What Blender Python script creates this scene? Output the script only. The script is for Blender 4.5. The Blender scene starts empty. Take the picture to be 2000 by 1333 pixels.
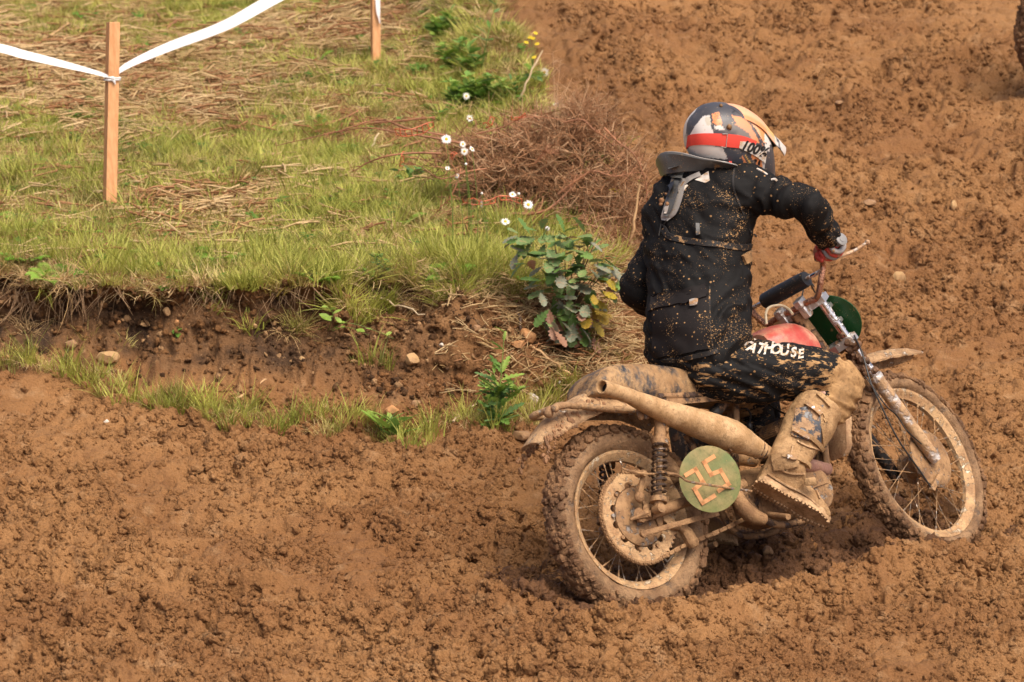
import bpy, math, random
import numpy as np
from mathutils import Vector, Matrix, Euler
from mathutils.bvhtree import BVHTree

random.seed(7)
RNG = np.random.default_rng(11)
S = bpy.context.scene
COL = S.collection
R = math.radians

# ------------------------------------------------------------------ camera
PITCH = R(12.5)
CAM_H = 3.86
FPX = 7700.0
cam_d = bpy.data.cameras.new('camera')
cam_d.sensor_width = 36.0
cam_d.lens = FPX / 2000 * 36
cam_d.clip_start = 0.1
cam_d.clip_end = 1500
cam_d.dof.use_dof = True
cam_d.dof.focus_distance = 13.9
cam_d.dof.aperture_fstop = 7.1
cam = bpy.data.objects.new('camera', cam_d)
cam.location = (0, 0, CAM_H)
cam.rotation_euler = (math.pi / 2 - PITCH, 0, 0)
COL.objects.link(cam)
S.camera = cam

# ------------------------------------------------------------------ world, sun, exposure
SUN_EL, SUN_AZ = R(60), R(142)      # azimuth of the sun measured clockwise from +Y
world = bpy.data.worlds.new('World')
S.world = world
world.use_nodes = True
nt = world.node_tree
nt.nodes.clear()
sky = nt.nodes.new('ShaderNodeTexSky')
sky.sky_type = 'NISHITA'
sky.sun_disc = False
sky.sun_elevation = SUN_EL
sky.sun_rotation = SUN_AZ
sky.air_density = 0.35
sky.dust_density = 6.0
sky.ozone_density = 0.3
bg = nt.nodes.new('ShaderNodeBackground')
bg.inputs['Strength'].default_value = 0.15
wo = nt.nodes.new('ShaderNodeOutputWorld')
nt.links.new(sky.outputs[0], bg.inputs[0])
nt.links.new(bg.outputs[0], wo.inputs[0])
sun_d = bpy.data.lights.new('sun', 'SUN')
sun_d.energy = 1.35
sun_d.angle = R(40)
sun_d.color = (1.0, 0.90, 0.74)
sun = bpy.data.objects.new('sun', sun_d)
sd = Vector((math.sin(SUN_AZ) * math.cos(SUN_EL), math.cos(SUN_AZ) * math.cos(SUN_EL), math.sin(SUN_EL)))
sun.rotation_euler = sd.to_track_quat('Z', 'Y').to_euler()
sun.location = (0, 0, 20)
COL.objects.link(sun)
S.view_settings.view_transform = 'Standard'
S.view_settings.look = 'None'
S.view_settings.exposure = 0.64
S.view_settings.gamma = 1.0
S.view_settings.use_curve_mapping = False
S.render.engine = 'CYCLES'
S.cycles.max_bounces = 5
S.cycles.diffuse_bounces = 3
S.cycles.glossy_bounces = 3
S.cycles.transmission_bounces = 4
S.cycles.transparent_max_bounces = 6

# ------------------------------------------------------------------ rays: pixel of the 2000 px photo -> world
C_F = np.array([0, math.cos(PITCH), -math.sin(PITCH)])
C_U = np.array([0, math.sin(PITCH), math.cos(PITCH)])
C_R = np.array([1.0, 0, 0])
C_O = np.array([0, 0, CAM_H])
def ray(px, py): return C_F + C_R * (px - 1000) / FPX + C_U * (666.5 - py) / FPX
def wp(px, py, d): return Vector(C_O + ray(px, py) * d)
def to_px(P):
    P = np.asarray(P, float) - C_O
    t = P @ C_F
    return 1000 + FPX * (P @ C_R) / t, 666.5 - FPX * (P @ C_U) / t

# ------------------------------------------------------------------ noise
_pr = np.random.default_rng(3)
PERM = _pr.permutation(4096).astype(np.int64)
VAL = _pr.random(4096)
VAL2 = _pr.random(4096)
def _h2(i, j, s): return PERM[(PERM[(i + 7919 * s) & 4095] + j) & 4095]
def _h3(i, j, k, s): return PERM[(PERM[(PERM[(i + 7919 * s) & 4095] + j) & 4095] + k) & 4095]
GA = _pr.random(4096) * 2 * np.pi
GX, GY = np.cos(GA), np.sin(GA)
def perlin2(x, y, s=0):
    xi = np.floor(x).astype(np.int64); yi = np.floor(y).astype(np.int64)
    fx = x - xi; fy = y - yi
    u = fx * fx * fx * (fx * (fx * 6 - 15) + 10); v = fy * fy * fy * (fy * (fy * 6 - 15) + 10)
    def g(a, b):
        h = _h2(xi + a, yi + b, s)
        return GX[h] * (fx - a) + GY[h] * (fy - b)
    return ((g(0, 0) * (1 - u) + g(1, 0) * u) * (1 - v) + (g(0, 1) * (1 - u) + g(1, 1) * u) * v) * 1.4
def fbm2(x, y, o=4, s=0, gain=.5):
    r = 0; a = 1; t = 0
    for k in range(o):
        r = r + a * perlin2(x * 2 ** k + 17.3 * k, y * 2 ** k - 9.1 * k, s + k); t += a; a *= gain
    return r / t
def worley2(x, y, s=0):
    xi = np.floor(x).astype(np.int64); yi = np.floor(y).astype(np.int64)
    best = np.full(x.shape, 9.0); idv = np.zeros(x.shape)
    for a in (-1, 0, 1):
        for b in (-1, 0, 1):
            h = _h2(xi + a, yi + b, s)
            dx = xi + a + VAL[h] - x; dy = yi + b + VAL2[h] - y
            d = dx * dx + dy * dy
            m = d < best
            best = np.where(m, d, best); idv = np.where(m, VAL[(h * 3 + 1) & 4095], idv)
    return np.sqrt(best), idv
def noise3(p, s=0):
    x, y, z = p[..., 0], p[..., 1], p[..., 2]
    xi = np.floor(x).astype(np.int64); yi = np.floor(y).astype(np.int64); zi = np.floor(z).astype(np.int64)
    fx = x - xi; fy = y - yi; fz = z - zi
    u = fx * fx * (3 - 2 * fx); v = fy * fy * (3 - 2 * fy); w = fz * fz * (3 - 2 * fz)
    def g(a, b, c): return VAL[_h3(xi + a, yi + b, zi + c, s)]
    c00 = g(0, 0, 0) * (1 - u) + g(1, 0, 0) * u; c10 = g(0, 1, 0) * (1 - u) + g(1, 1, 0) * u
    c01 = g(0, 0, 1) * (1 - u) + g(1, 0, 1) * u; c11 = g(0, 1, 1) * (1 - u) + g(1, 1, 1) * u
    return ((c00 * (1 - v) + c10 * v) * (1 - w) + (c01 * (1 - v) + c11 * v) * w) * 2 - 1
def fbm3(p, o=3, s=0):
    r = 0; a = 1; t = 0
    for k in range(o):
        r = r + a * noise3(p * 2 ** k + 5.7 * k, s + k); t += a; a *= .5
    return r / t
def sst(a, b, x):
    t = np.clip((x - a) / (b - a), 0, 1)
    return t * t * (3 - 2 * t)

# ------------------------------------------------------------------ node materials
class NT:
    def __init__(s, name):
        s.m = bpy.data.materials.new(name); s.m.use_nodes = True
        s.t = s.m.node_tree; s.t.nodes.clear()
        s.out = s.t.nodes.new('ShaderNodeOutputMaterial')
        s.b = s.t.nodes.new('ShaderNodeBsdfPrincipled')
        s.t.links.new(s.b.outputs[0], s.out.inputs[0])
        s.tc = s.t.nodes.new('ShaderNodeTexCoord')
    def _in(s, sock, v):
        if isinstance(v, bpy.types.NodeSocket): s.t.links.new(v, sock)
        elif v is not None:
            if sock.type == 'RGBA' and not isinstance(v, (int, float)): v = (*v[:3], 1)
            sock.default_value = v
    def set(s, **k):
        for n, v in k.items(): s._in(s.b.inputs[n.replace('_', ' ')], v)
        return s
    def co(s, kind='Object', scale=(1, 1, 1), rot=(0, 0, 0)):
        mp = s.t.nodes.new('ShaderNodeMapping')
        s.t.links.new(s.tc.outputs[kind], mp.inputs[0])
        mp.inputs['Scale'].default_value = scale; mp.inputs['Rotation'].default_value = rot
        return mp.outputs[0]
    def noise(s, vec, scale, detail=3, rough=.55, dist=0, out=0):
        n = s.t.nodes.new('ShaderNodeTexNoise')
        s._in(n.inputs['Vector'], vec); n.inputs['Scale'].default_value = scale
        n.inputs['Detail'].default_value = detail; n.inputs['Roughness'].default_value = rough
        n.inputs['Distortion'].default_value = dist
        return n.outputs[out]
    def vor(s, vec, scale, feat='F1', out='Distance', rnd=1):
        n = s.t.nodes.new('ShaderNodeTexVoronoi'); n.feature = feat
        s._in(n.inputs['Vector'], vec); n.inputs['Scale'].default_value = scale
        n.inputs['Randomness'].default_value = rnd
        return n.outputs[out]
    def math(s, op, a, b=None, clamp=False):
        n = s.t.nodes.new('ShaderNodeMath'); n.operation = op; n.use_clamp = clamp
        s._in(n.inputs[0], a)
        if b is not None: s._in(n.inputs[1], b)
        return n.outputs[0]
    def rng(s, v, a, b, c=0., d=1.):
        n = s.t.nodes.new('ShaderNodeMapRange'); n.interpolation_type = 'SMOOTHSTEP'
        s._in(n.inputs['Value'], v); s._in(n.inputs['From Min'], a); s._in(n.inputs['From Max'], b)
        n.inputs['To Min'].default_value = c; n.inputs['To Max'].default_value = d
        return n.outputs[0]
    def mix(s, f, a, b):
        n = s.t.nodes.new('ShaderNodeMix'); n.data_type = 'RGBA'
        s._in(n.inputs[0], f); s._in(n.inputs[6], a); s._in(n.inputs[7], b)
        return n.outputs[2]
    def fmix(s, f, a, b):
        n = s.t.nodes.new('ShaderNodeMix'); n.data_type = 'FLOAT'
        s._in(n.inputs[0], f); s._in(n.inputs[2], a); s._in(n.inputs[3], b)
        return n.outputs[0]
    def attr(s, name, out='Fac'):
        n = s.t.nodes.new('ShaderNodeAttribute'); n.attribute_name = name
        return n.outputs[out]
    def rand(s):
        n = s.t.nodes.new('ShaderNodeObjectInfo'); return n.outputs['Random']
    def bump(s, h, dist, strength=1., chain=None):
        n = s.t.nodes.new('ShaderNodeBump'); n.inputs['Distance'].default_value = dist
        n.inputs['Strength'].default_value = strength
        s._in(n.inputs['Height'], h)
        if chain is not None: s.t.links.new(chain, n.inputs['Normal'])
        return n.outputs[0]

DRY = (.41, .232, .100); WET = (.20, .10, .045); MID = (.27, .142, .058)
def mudcol(n, vec, lo=MID, hi=DRY, sc=14):
    c = n.mix(n.rng(n.noise(vec, sc, 5, .65), .36, .64), lo, hi)
    c = n.mix(n.rng(n.noise(vec, sc * .55, 4, .7), .50, .66, 0, .55), c, tuple(q * .68 for q in lo))
    c = n.mix(n.rng(n.noise(vec, sc * 5, 4, .7), .50, .70, 0, .75), c, tuple(q * .52 for q in lo))
    return n.mix(n.rng(n.noise(vec, sc * 9, 3, .7), .58, .76, 0, .5), c, tuple(min(.85, q * 1.22) for q in hi))
def muddy(name, base, amount=.5, scale=30, rough=.45, metal=0., stretch=(1, 1, 1), rot=(0, 0, 0), lo=MID, hi=DRY, soft=.05,
          dots=0., bumpy=.004, var=.1, kind='Object', attr=None, coat=0.):
    """a surface of its own colour under a broken coat of mud"""
    n = NT(name); v = n.co(kind, stretch, rot); v0 = n.co(kind)
    m = n.noise(v, scale, 5, .65)
    thr = .5 + (.5 - amount) * .5
    if attr:
        thr = n.math('SUBTRACT', thr + .25, n.math('MULTIPLY', n.attr(attr), .5))
        mask = n.rng(m, n.math('SUBTRACT', thr, soft), n.math('ADD', thr, soft))
    else:
        mask = n.rng(m, thr - soft, thr + soft)
    if dots:
        d1 = n.vor(v0, 175, out='Distance'); c1 = n.vor(v0, 175, out='Color')
        sep = n.t.nodes.new('ShaderNodeSeparateColor'); n.t.links.new(c1, sep.inputs[0])
        cl = n.rng(n.noise(v0, 7, 2), .38, .68)
        rad = n.math('MULTIPLY', n.math('MULTIPLY', n.math('POWER', sep.outputs[0], 2.5), dots), cl)
        if attr: rad = n.math('MULTIPLY', rad, n.math('ADD', n.attr(attr), .45))
        dm = n.rng(n.math('SUBTRACT', d1, rad), -.05, .04, 1., 0.)
        d2 = n.vor(v0, 85, out='Distance'); c2 = n.vor(v0, 85, out='Color')
        sep2 = n.t.nodes.new('ShaderNodeSeparateColor'); n.t.links.new(c2, sep2.inputs[0])
        rad2 = n.math('MULTIPLY', n.math('POWER', sep2.outputs[1], 6), dots * .62)
        warp = n.math('MULTIPLY', n.math('SUBTRACT', n.noise(v0, 160, 2), .5), .35)
        dm2 = n.rng(n.math('SUBTRACT', n.math('ADD', d2, warp), rad2), -.04, .03, 1., 0.)
        d3 = n.vor(v0, 300, out='Distance'); c3 = n.vor(v0, 300, out='Color')
        sep3 = n.t.nodes.new('ShaderNodeSeparateColor'); n.t.links.new(c3, sep3.inputs[0])
        rad3 = n.math('MULTIPLY', n.math('MULTIPLY', n.math('POWER', sep3.outputs[2], 3), dots * 1.05), cl)
        dm3 = n.rng(n.math('SUBTRACT', d3, rad3), -.05, .05, .85, 0.)
        mask = n.math('MAXIMUM', mask, n.math('MAXIMUM', dm3, n.math('MAXIMUM', dm, dm2)))
    bc = n.mix(n.rng(n.noise(v0, 9, 3), .3, .7), base, tuple(c * (1 - var) for c in base))
    n.set(Base_Color=n.mix(mask, bc, mudcol(n, v0, lo, hi)), Roughness=n.fmix(mask, rough, .72), Metallic=n.fmix(mask, metal, 0.))
    if coat: n.set(Coat_Weight=coat)
    fine = n.noise(v0, 170, 4, .7)
    h = n.math('ADD', n.math('MULTIPLY', mask, .6), n.math('MULTIPLY', n.math('MULTIPLY', n.math('ADD', fine, n.math('MULTIPLY', n.noise(v0, 45, 4, .65), 1.2)), mask), .6))
    n.set(Normal=n.bump(h, bumpy))
    return n.m

def plain(name, col, rough=.6, metal=0., var=.12, sc=20, bumpd=.0, spec=.5):
    n = NT(name); v = n.co()
    f = n.noise(v, sc, 4, .6)
    n.set(Base_Color=n.mix(n.rng(f, .3, .7), tuple(min(1, c * (1 + var)) for c in col), tuple(c * (1 - var) for c in col)),
          Roughness=rough, Metallic=metal)
    n.b.inputs['Specular IOR Level'].default_value = spec
    if bumpd: n.set(Normal=n.bump(n.noise(v, sc * 4, 4, .6), bumpd))
    return n.m

def leafm(name, a, b, c=None, rough=.55, trans=.35):
    """leaf or blade: colour varies from one instance to the next; light passes through"""
    n = NT(name)
    col = n.mix(n.rand(), a, b)
    if c is not None:
        f = n.noise(n.co('Object'), 9, 3)
        col = n.mix(n.rng(f, .5, .72), col, c)
    n.set(Base_Color=col, Roughness=rough)
    n.b.inputs['Specular IOR Level'].default_value = .3
    tr = n.t.nodes.new('ShaderNodeBsdfTranslucent'); n.t.links.new(col, tr.inputs[0])
    mx = n.t.nodes.new('ShaderNodeMixShader'); mx.inputs[0].default_value = trans
    n.t.links.new(n.b.outputs[0], mx.inputs[1]); n.t.links.new(tr.outputs[0], mx.inputs[2])
    n.t.links.new(mx.outputs[0], n.out.inputs[0])
    return n.m

# ------------------------------------------------------------------ objects
def tag(o, label=None, cat=None, group=None, kind=None):
    if label: o['label'] = label
    if cat: o['category'] = cat
    if group: o['group'] = group
    if kind: o['kind'] = kind
    return o
def empty(name, loc=(0, 0, 0), mtx=None):
    o = bpy.data.objects.new(name, None); COL.objects.link(o); o.empty_display_size = .1
    if mtx is not None: o.matrix_world = mtx
    else: o.location = loc
    return o
def link(name, me, parent=None, mtx=None):
    o = bpy.data.objects.new(name, me); COL.objects.link(o)
    if mtx is not None: o.matrix_local = mtx
    if parent is not None: o.parent = parent
    return o
def copy_tree(o, parent=None):
    c = o.copy(); COL.objects.link(c); c.parent = parent
    for ch in list(o.children): copy_tree(ch, c)
    return c
def npmesh(name, verts, faces, mats=(), smooth=True, fmat=None):
    """faces: array (n,3) or (n,4) or list"""
    me = bpy.data.meshes.new(name)
    verts = np.asarray(verts, np.float32)
    if isinstance(faces, np.ndarray):
        nf, k = faces.shape
        me.vertices.add(len(verts)); me.vertices.foreach_set('co', verts.ravel())
        me.loops.add(nf * k); me.loops.foreach_set('vertex_index', faces.astype(np.int32).ravel())
        me.polygons.add(nf)
        me.polygons.foreach_set('loop_start', np.arange(0, nf * k, k, dtype=np.int32))
        me.update(calc_edges=True)
    else:
        me.from_pydata(verts.tolist(), [], faces)
    for m in mats: me.materials.append(m)
    if fmat is not None: me.polygons.foreach_set('material_index', np.asarray(fmat, np.int32))
    me.polygons.foreach_set('use_smooth', np.full(len(me.polygons), smooth, bool))
    me.update()
    return me

def frame_for(d):
    d = Vector(d).normalized()
    a = Vector((0, 0, 1)) if abs(d.z) < .9 else Vector((1, 0, 0))
    x = d.cross(a).normalized(); y = d.cross(x).normalized()
    return x, y
def spline(pts, n):
    """Catmull-Rom through pts (tuples of any size)"""
    P = np.array([list(p) for p in pts], float)
    if len(P) == 2:
        t = np.linspace(0, 1, n)[:, None]; return P[0] * (1 - t) + P[1] * t
    Q = np.vstack([2 * P[0] - P[1], P, 2 * P[-1] - P[-2]])
    out = []
    for u in np.linspace(0, len(P) - 1 - 1e-9, n):
        i = int(u); t = u - i
        p0, p1, p2, p3 = Q[i], Q[i + 1], Q[i + 2], Q[i + 3]
        out.append(.5 * ((2 * p1) + (-p0 + p2) * t + (2 * p0 - 5 * p1 + 4 * p2 - p3) * t * t + (-p0 + 3 * p1 - 3 * p2 + p3) * t ** 3))
    return np.array(out)

class MB:
    def __init__(s): s.v = []; s.f = []
    def add(s, vs, fs):
        o = len(s.v); s.v += [tuple(p) for p in vs]; s.f += [tuple(i + o for i in f) for f in fs]; return s
    def tube(s, pts, r, n=8, cap=True, steps=None, flat=1.):
        pts = [tuple(p) for p in pts]
        if np.isscalar(r): r = [r] * len(pts)
        A = [(*p, q) for p, q in zip(pts, r)]
        if steps: A = spline(A, steps)
        A = np.array(A); m = len(A)
        x = None; vs = []
        for i in range(m):
            d = A[min(i + 1, m - 1), :3] - A[max(i - 1, 0), :3]
            d = Vector(d).normalized()
            if x is None: x, y = frame_for(d)
            else:
                x = (x - d * x.dot(d)).normalized(); y = d.cross(x).normalized()
            for k in range(n):
                a = 2 * math.pi * k / n
                vs.append(Vector(A[i, :3]) + (x * math.cos(a) + y * math.sin(a) * flat) * A[i, 3])
        fs = [(i * n + k, i * n + (k + 1) % n, (i + 1) * n + (k + 1) % n, (i + 1) * n + k) for i in range(m - 1) for k in range(n)]
        if cap: fs += [tuple(range(n))[::-1], tuple((m - 1) * n + k for k in range(n))]
        return s.add(vs, fs)
    def loft(s, secs, n=24, p=2.0, cap=True, steps=None):
        """secs: (centre, axis1, axis2) ; superellipse of exponent p"""
        A = [list(c) + list(a) + list(b) for c, a, b in secs]
        A = spline(A, steps) if steps else np.array(A)
        vs = []
        for row in A:
            c, a, b = row[:3], row[3:6], row[6:9]
            for k in range(n):
                t = 2 * math.pi * k / n; ct, st = math.cos(t), math.sin(t)
                vs.append(c + a * math.copysign(abs(ct) ** (2 / p), ct) + b * math.copysign(abs(st) ** (2 / p), st))
        m = len(A)
        fs = [(i * n + k, i * n + (k + 1) % n, (i + 1) * n + (k + 1) % n, (i + 1) * n + k) for i in range(m - 1) for k in range(n)]
        if cap: fs += [tuple(range(n))[::-1], tuple((m - 1) * n + k for k in range(n))]
        return s.add(vs, fs)
    def ball(s, c, r, nu=10, nv=7):
        if np.isscalar(r): r = (r, r, r)
        c = Vector(c); vs = [c + Vector((0, 0, r[2]))]
        for j in range(1, nv):
            b = math.pi * j / nv
            for k in range(nu):
                a = 2 * math.pi * k / nu
                vs.append(c + Vector((r[0] * math.sin(b) * math.cos(a), r[1] * math.sin(b) * math.sin(a), r[2] * math.cos(b))))
        vs.append(c - Vector((0, 0, r[2])))
        fs = [(0, 1 + k, 1 + (k + 1) % nu) for k in range(nu)]
        for j in range(nv - 2):
            for k in range(nu):
                a = 1 + j * nu + k; b = 1 + j * nu + (k + 1) % nu
                fs.append((a, a + nu, b + nu, b))
        L = len(vs) - 1; o = 1 + (nv - 2) * nu
        fs += [(L, o + (k + 1) % nu, o + k) for k in range(nu)]
        return s.add(vs, fs)
    def box(s, c, ax, ay, az, bev=0):
        c = Vector(c); ax, ay, az = Vector(ax), Vector(ay), Vector(az)
        if not bev:
            vs = [c + ax * i + ay * j + az * k for i in (-1, 1) for j in (-1, 1) for k in (-1, 1)]
            return s.add(vs, [(0, 1, 3, 2), (4, 6, 7, 5), (0, 4, 5, 1), (2, 3, 7, 6), (0, 2, 6, 4), (1, 5, 7, 3)])
        q = 1 - bev
        ring = [(q, 1), (1, q), (1, -q), (q, -1), (-q, -1), (-1, -q), (-1, q), (-q, 1)]
        vs = []
        for zz, sc in ((-1, q), (-q, 1), (q, 1), (1, q)):
            for a, b in ring: vs.append(c + ax * a * sc + ay * b * sc + az * zz)
        fs = [(i * 8 + k, i * 8 + (k + 1) % 8, (i + 1) * 8 + (k + 1) % 8, (i + 1) * 8 + k) for i in range(3) for k in range(8)]
        fs += [tuple(range(8))[::-1], tuple(24 + k for k in range(8))]
        return s.add(vs, fs)
    def lathe(s, c, axis, prof, n=24, cap=False):
        """prof: list of (distance along axis, radius)"""
        c = Vector(c); d = Vector(axis).normalized(); x, y = frame_for(d)
        vs = [c + d * h + (x * math.cos(2 * math.pi * k / n) + y * math.sin(2 * math.pi * k / n)) * r for h, r in prof for k in range(n)]
        m = len(prof)
        fs = [(i * n + k, i * n + (k + 1) % n, (i + 1) * n + (k + 1) % n, (i + 1) * n + k) for i in range(m - 1) for k in range(n)]
        if cap: fs += [tuple(range(n))[::-1], tuple((m - 1) * n + k for k in range(n))]
        return s.add(vs, fs)
    def disc(s, c, axis, r, t, n=24): return s.lathe(c, axis, [(-t, r * .97), (-t * .7, r), (t * .7, r), (t, r * .97)], n, True)
    def poly(s, outline, thick):
        """flat outline of Vectors given a thickness vector"""
        n = len(outline); t = Vector(thick)
        vs = [Vector(p) for p in outline] + [Vector(p) + t for p in outline]
        fs = [tuple(range(n))[::-1], tuple(range(n, 2 * n))] + [(i, (i + 1) % n, n + (i + 1) % n, n + i) for i in range(n)]
        return s.add(vs, fs)
    def build(s, name, mat, parent=None, mtx=None, smooth=True, rough=0., rs=40., sub=0):
        V = np.array([list(p) for p in s.v], float)
        if mtx is not None:
            M = np.array(mtx); V = V @ M[:3, :3].T + M[:3, 3]
        me = bpy.data.meshes.new(name); me.from_pydata(V.tolist(), [], s.f)
        mats = mat if isinstance(mat, (list, tuple)) else [mat]
        for m in mats: me.materials.append(m)
        me.polygons.foreach_set('use_smooth', np.full(len(me.polygons), smooth, bool))
        me.update()
        if smooth: me.set_sharp_from_angle(angle=R(38))
        if rough: roughen(me, rough, rs)
        return link(name, me, parent)

def get_v(me):
    a = np.empty(len(me.vertices) * 3, np.float32); me.vertices.foreach_get('co', a); return a.reshape(-1, 3).astype(float)
def get_n(me):
    a = np.empty(len(me.vertices) * 3, np.float32); me.vertices.foreach_get('normal', a); return a.reshape(-1, 3).astype(float)
def set_v(me, v):
    me.vertices.foreach_set('co', v.astype(np.float32).ravel()); me.update()
def roughen(me, amp, sc, s=0):
    v = get_v(me); nn = get_n(me)
    set_v(me, v + nn * (fbm3(v * sc, 3, s) * amp)[:, None])
def remeshed(name, mb, voxel, mat, parent=None, smooth=6, factor=.5, mtx=None):
    me = bpy.data.meshes.new('tmp'); me.from_pydata([tuple(p) for p in mb.v], [], mb.f); me.update()
    o = bpy.data.objects.new('tmp', me); COL.objects.link(o)
    m = o.modifiers.new('r', 'REMESH'); m.mode = 'VOXEL'; m.voxel_size = voxel; m.use_smooth_shade = True
    if smooth:
        q = o.modifiers.new('s', 'SMOOTH'); q.iterations = smooth; q.factor = factor
    dg = bpy.context.evaluated_depsgraph_get()
    out = bpy.data.meshes.new_from_object(o.evaluated_get(dg))
    bpy.data.objects.remove(o); bpy.data.meshes.remove(me)
    out.name = name; out.materials.clear(); out.materials.append(mat)
    out.polygons.foreach_set('use_smooth', np.full(len(out.polygons), True, bool))
    if mtx is not None: out.transform(mtx)
    out.update()
    return link(name, out, parent)
def text_mesh(txt, size=1., extrude=0., offset=0., shear=0., align='CENTER'):
    cu = bpy.data.curves.new('t', 'FONT'); cu.body = txt; cu.size = size; cu.extrude = extrude; cu.offset = offset
    cu.shear = shear; cu.align_x = align; cu.align_y = 'CENTER'; cu.resolution_u = 3
    o = bpy.data.objects.new('t', cu); COL.objects.link(o)
    dg = bpy.context.evaluated_depsgraph_get()
    me = bpy.data.meshes.new_from_object(o.evaluated_get(dg))
    bpy.data.objects.remove(o); bpy.data.curves.remove(cu)
    return me
def bvh_of(obs):
    bpy.context.view_layer.update()
    vs = []; fs = []
    for o in obs:
        off = len(vs); M = o.matrix_world if o.parent is None else (o.parent.matrix_world @ o.matrix_local)
        vs += [M @ v.co for v in o.data.vertices]
        fs += [[i + off for i in p.vertices] for p in o.data.polygons]
    return BVHTree.FromPolygons(vs, fs)
# ================================================================== TERRAIN
LIP = np.array([(-60, 17.0), (-9, 15.9), (-4, 15.62), (-2.0, 15.55), (-.9, 15.5), (-.2, 15.55), (.12, 15.75), (.40, 16.25), (.52, 17.0), (.46, 18.0), (.28, 19.2), (.02, 20.6),
                (-.22, 22.0), (-.6, 24.5), (-1.2, 28), (-3, 40), (-10, 90)])
def sdist(X, Y):
    """signed distance to the lip of the bank; positive on the mud side"""
    best = np.full(X.shape, 1e9); sg = np.ones(X.shape)
    for (x0, y0), (x1, y1) in zip(LIP[:-1], LIP[1:]):
        dx, dy = x1 - x0, y1 - y0; L2 = dx * dx + dy * dy
        t = np.clip(((X - x0) * dx + (Y - y0) * dy) / L2, 0, 1)
        ex = X - x0 - t * dx; ey = Y - y0 - t * dy
        d = ex * ex + ey * ey
        cr = dx * ey - dy * ex
        m = d < best
        best = np.where(m, d, best); sg = np.where(m, np.where(cr > 0, -1., 1.), sg)
    near = np.clip(1 - np.sqrt(best) / 2.5, 0, 1)
    wob = .24 * fbm2(X * 1.15, Y * 1.15, 3, 5) + .11 * perlin2(X * 3.3, Y * 3.3, 18) + .04 * perlin2(X * 7, Y * 7, 8)
    return np.sqrt(best) * sg + wob * near
RUT0 = np.array([.48, 13.05]); RUTD = np.array([math.cos(R(39.6)), math.sin(R(39.6))])
def base_height(X, Y):
    """large shapes only; returns z, s"""
    s = sdist(X, Y)
    zi = .64 + .05 * fbm2(X * .8, Y * .8, 3, 21) + .26 * sst(18, 23, Y) * sst(-2.2, .1, X) - .10 * sst(-.2, .6, X)*sst(18.5,16.5,Y)
    zi = zi + .015 * fbm2(X * 6, Y * 6, 3, 33)
    sl = np.interp(X, [-8, -2, -.2, .35, .9, 1.4], [.11, .106, .072, .03, .0, .0])
    zl = sl * np.clip(Y - 12.2, 0, 3.6)
    hill = .128 * (np.clip(Y - 14.2, 0, None) - .35 * sst(14.2, 15.6, Y)) * sst(-.3, .7, X + (Y - 15) * .12)
    hill = hill + .05 * np.clip(X - 2.2, 0, 3) * sst(14.5, 17, Y)
    hill = np.where(Y > 26, .128 * (26 - 14.55) + .02 * (Y - 26), hill)
    zo = zl + hill + .05 * fbm2(X * .7, Y * .55, 3, 2)
    # the rut the motorcycle runs in, with the spoil thrown up beside it
    rx, ry = X - RUT0[0], Y - RUT0[1]
    t = rx * RUTD[0] + ry * RUTD[1]; n = -rx * RUTD[1] + ry * RUTD[0]     # n > 0 on the far side
    on = sst(-.55, -.1, t) * sst(2.6, 1.7, t)
    zo = zo - on * .045 * np.exp(-((n - .02) / .17) ** 2)
    zo = zo + sst(-.95, -.40, t) * sst(3.0, 1.8, t) * (.085 + .050 * np.exp(-((t + .12) / .40) ** 2) - .035 * sst(.9, 1.3, t)) * np.exp(-((n + .25) / .12) ** 2)
    zo = zo + .085 * np.exp(-((t + .42) / .22) ** 2) * np.exp(-((n - .05) / .3) ** 2)
    zo = zo + .05 * np.exp(-((t - .75) / .5) ** 2) * np.exp(-((n - .42) / .15) ** 2)
    # old ruts: three across the near track, four curving down the far slope
    for (x0, y0, x1, y1, dep, wid) in ((-2.4, 14.0, .1, 13.35, .05, .11), (-2.2, 13.35, .9, 12.55, .06, .10), (-1.6, 12.75, 1.9, 12.25, .045, .10), (.95, 21, 2.0, 16.6, .06, .13), (1.35, 20.6, 2.35, 16.2, .05, .11), (.75, 19.0, 1.75, 15.6, .045, .10), (1.9, 20.5, 2.7, 17.2, .06, .13)):
        dx, dy = x1 - x0, y1 - y0; LL = math.hypot(dx, dy); ta = ((X - x0) * dx + (Y - y0) * dy) / LL; na = (-(X - x0) * dy + (Y - y0) * dx) / LL + .10 * perlin2(ta * .9, ta * 0 + x0 * 3, 61)
        m_ = sst(-.3, .3, ta) * sst(LL + .3, LL - .3, ta) * (.55 + .6 * perlin2(ta * 1.7, x0 * 5 + ta * 0, 62)); na = na / wid
        zo = zo + m_ * dep * (-np.exp(-na ** 2) + .75 * np.exp(-((na - 1.7) / .7) ** 2) + .6 * np.exp(-((na + 1.7) / .7) ** 2))
    # knobbly track prints at the lower right
    qx, qy = X - 1.52, Y - 13.25; tq = qx * .93 + qy * .36; nq = -qx * .36 + qy * .93
    zo = zo - .030 * np.exp(-(nq / .06) ** 4) * sst(-.42, -.3, tq) * sst(.6, .4, tq) * (.45 + .55 * (np.sin(tq * 95 + np.sign(nq) * 1.2) > 0))
    # bank profile
    w = np.interp(X, [-3, -.9, -.4, 0, .5], [.22, .26, .48, .55, .6])
    b = sst(0, 1, -s / w + 1)     # 1 inside at s<=0, 0 outside at s>=w
    b = np.where(s <= 0, 1., np.where(s >= w, 0., np.clip(1 - s / w, 0, 1)))
    b = b ** .8
    z = zo + (zi - zo) * b
    z = np.where((s <= 0) & (zi < zo), np.maximum(zi, zo - .02), z)
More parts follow.
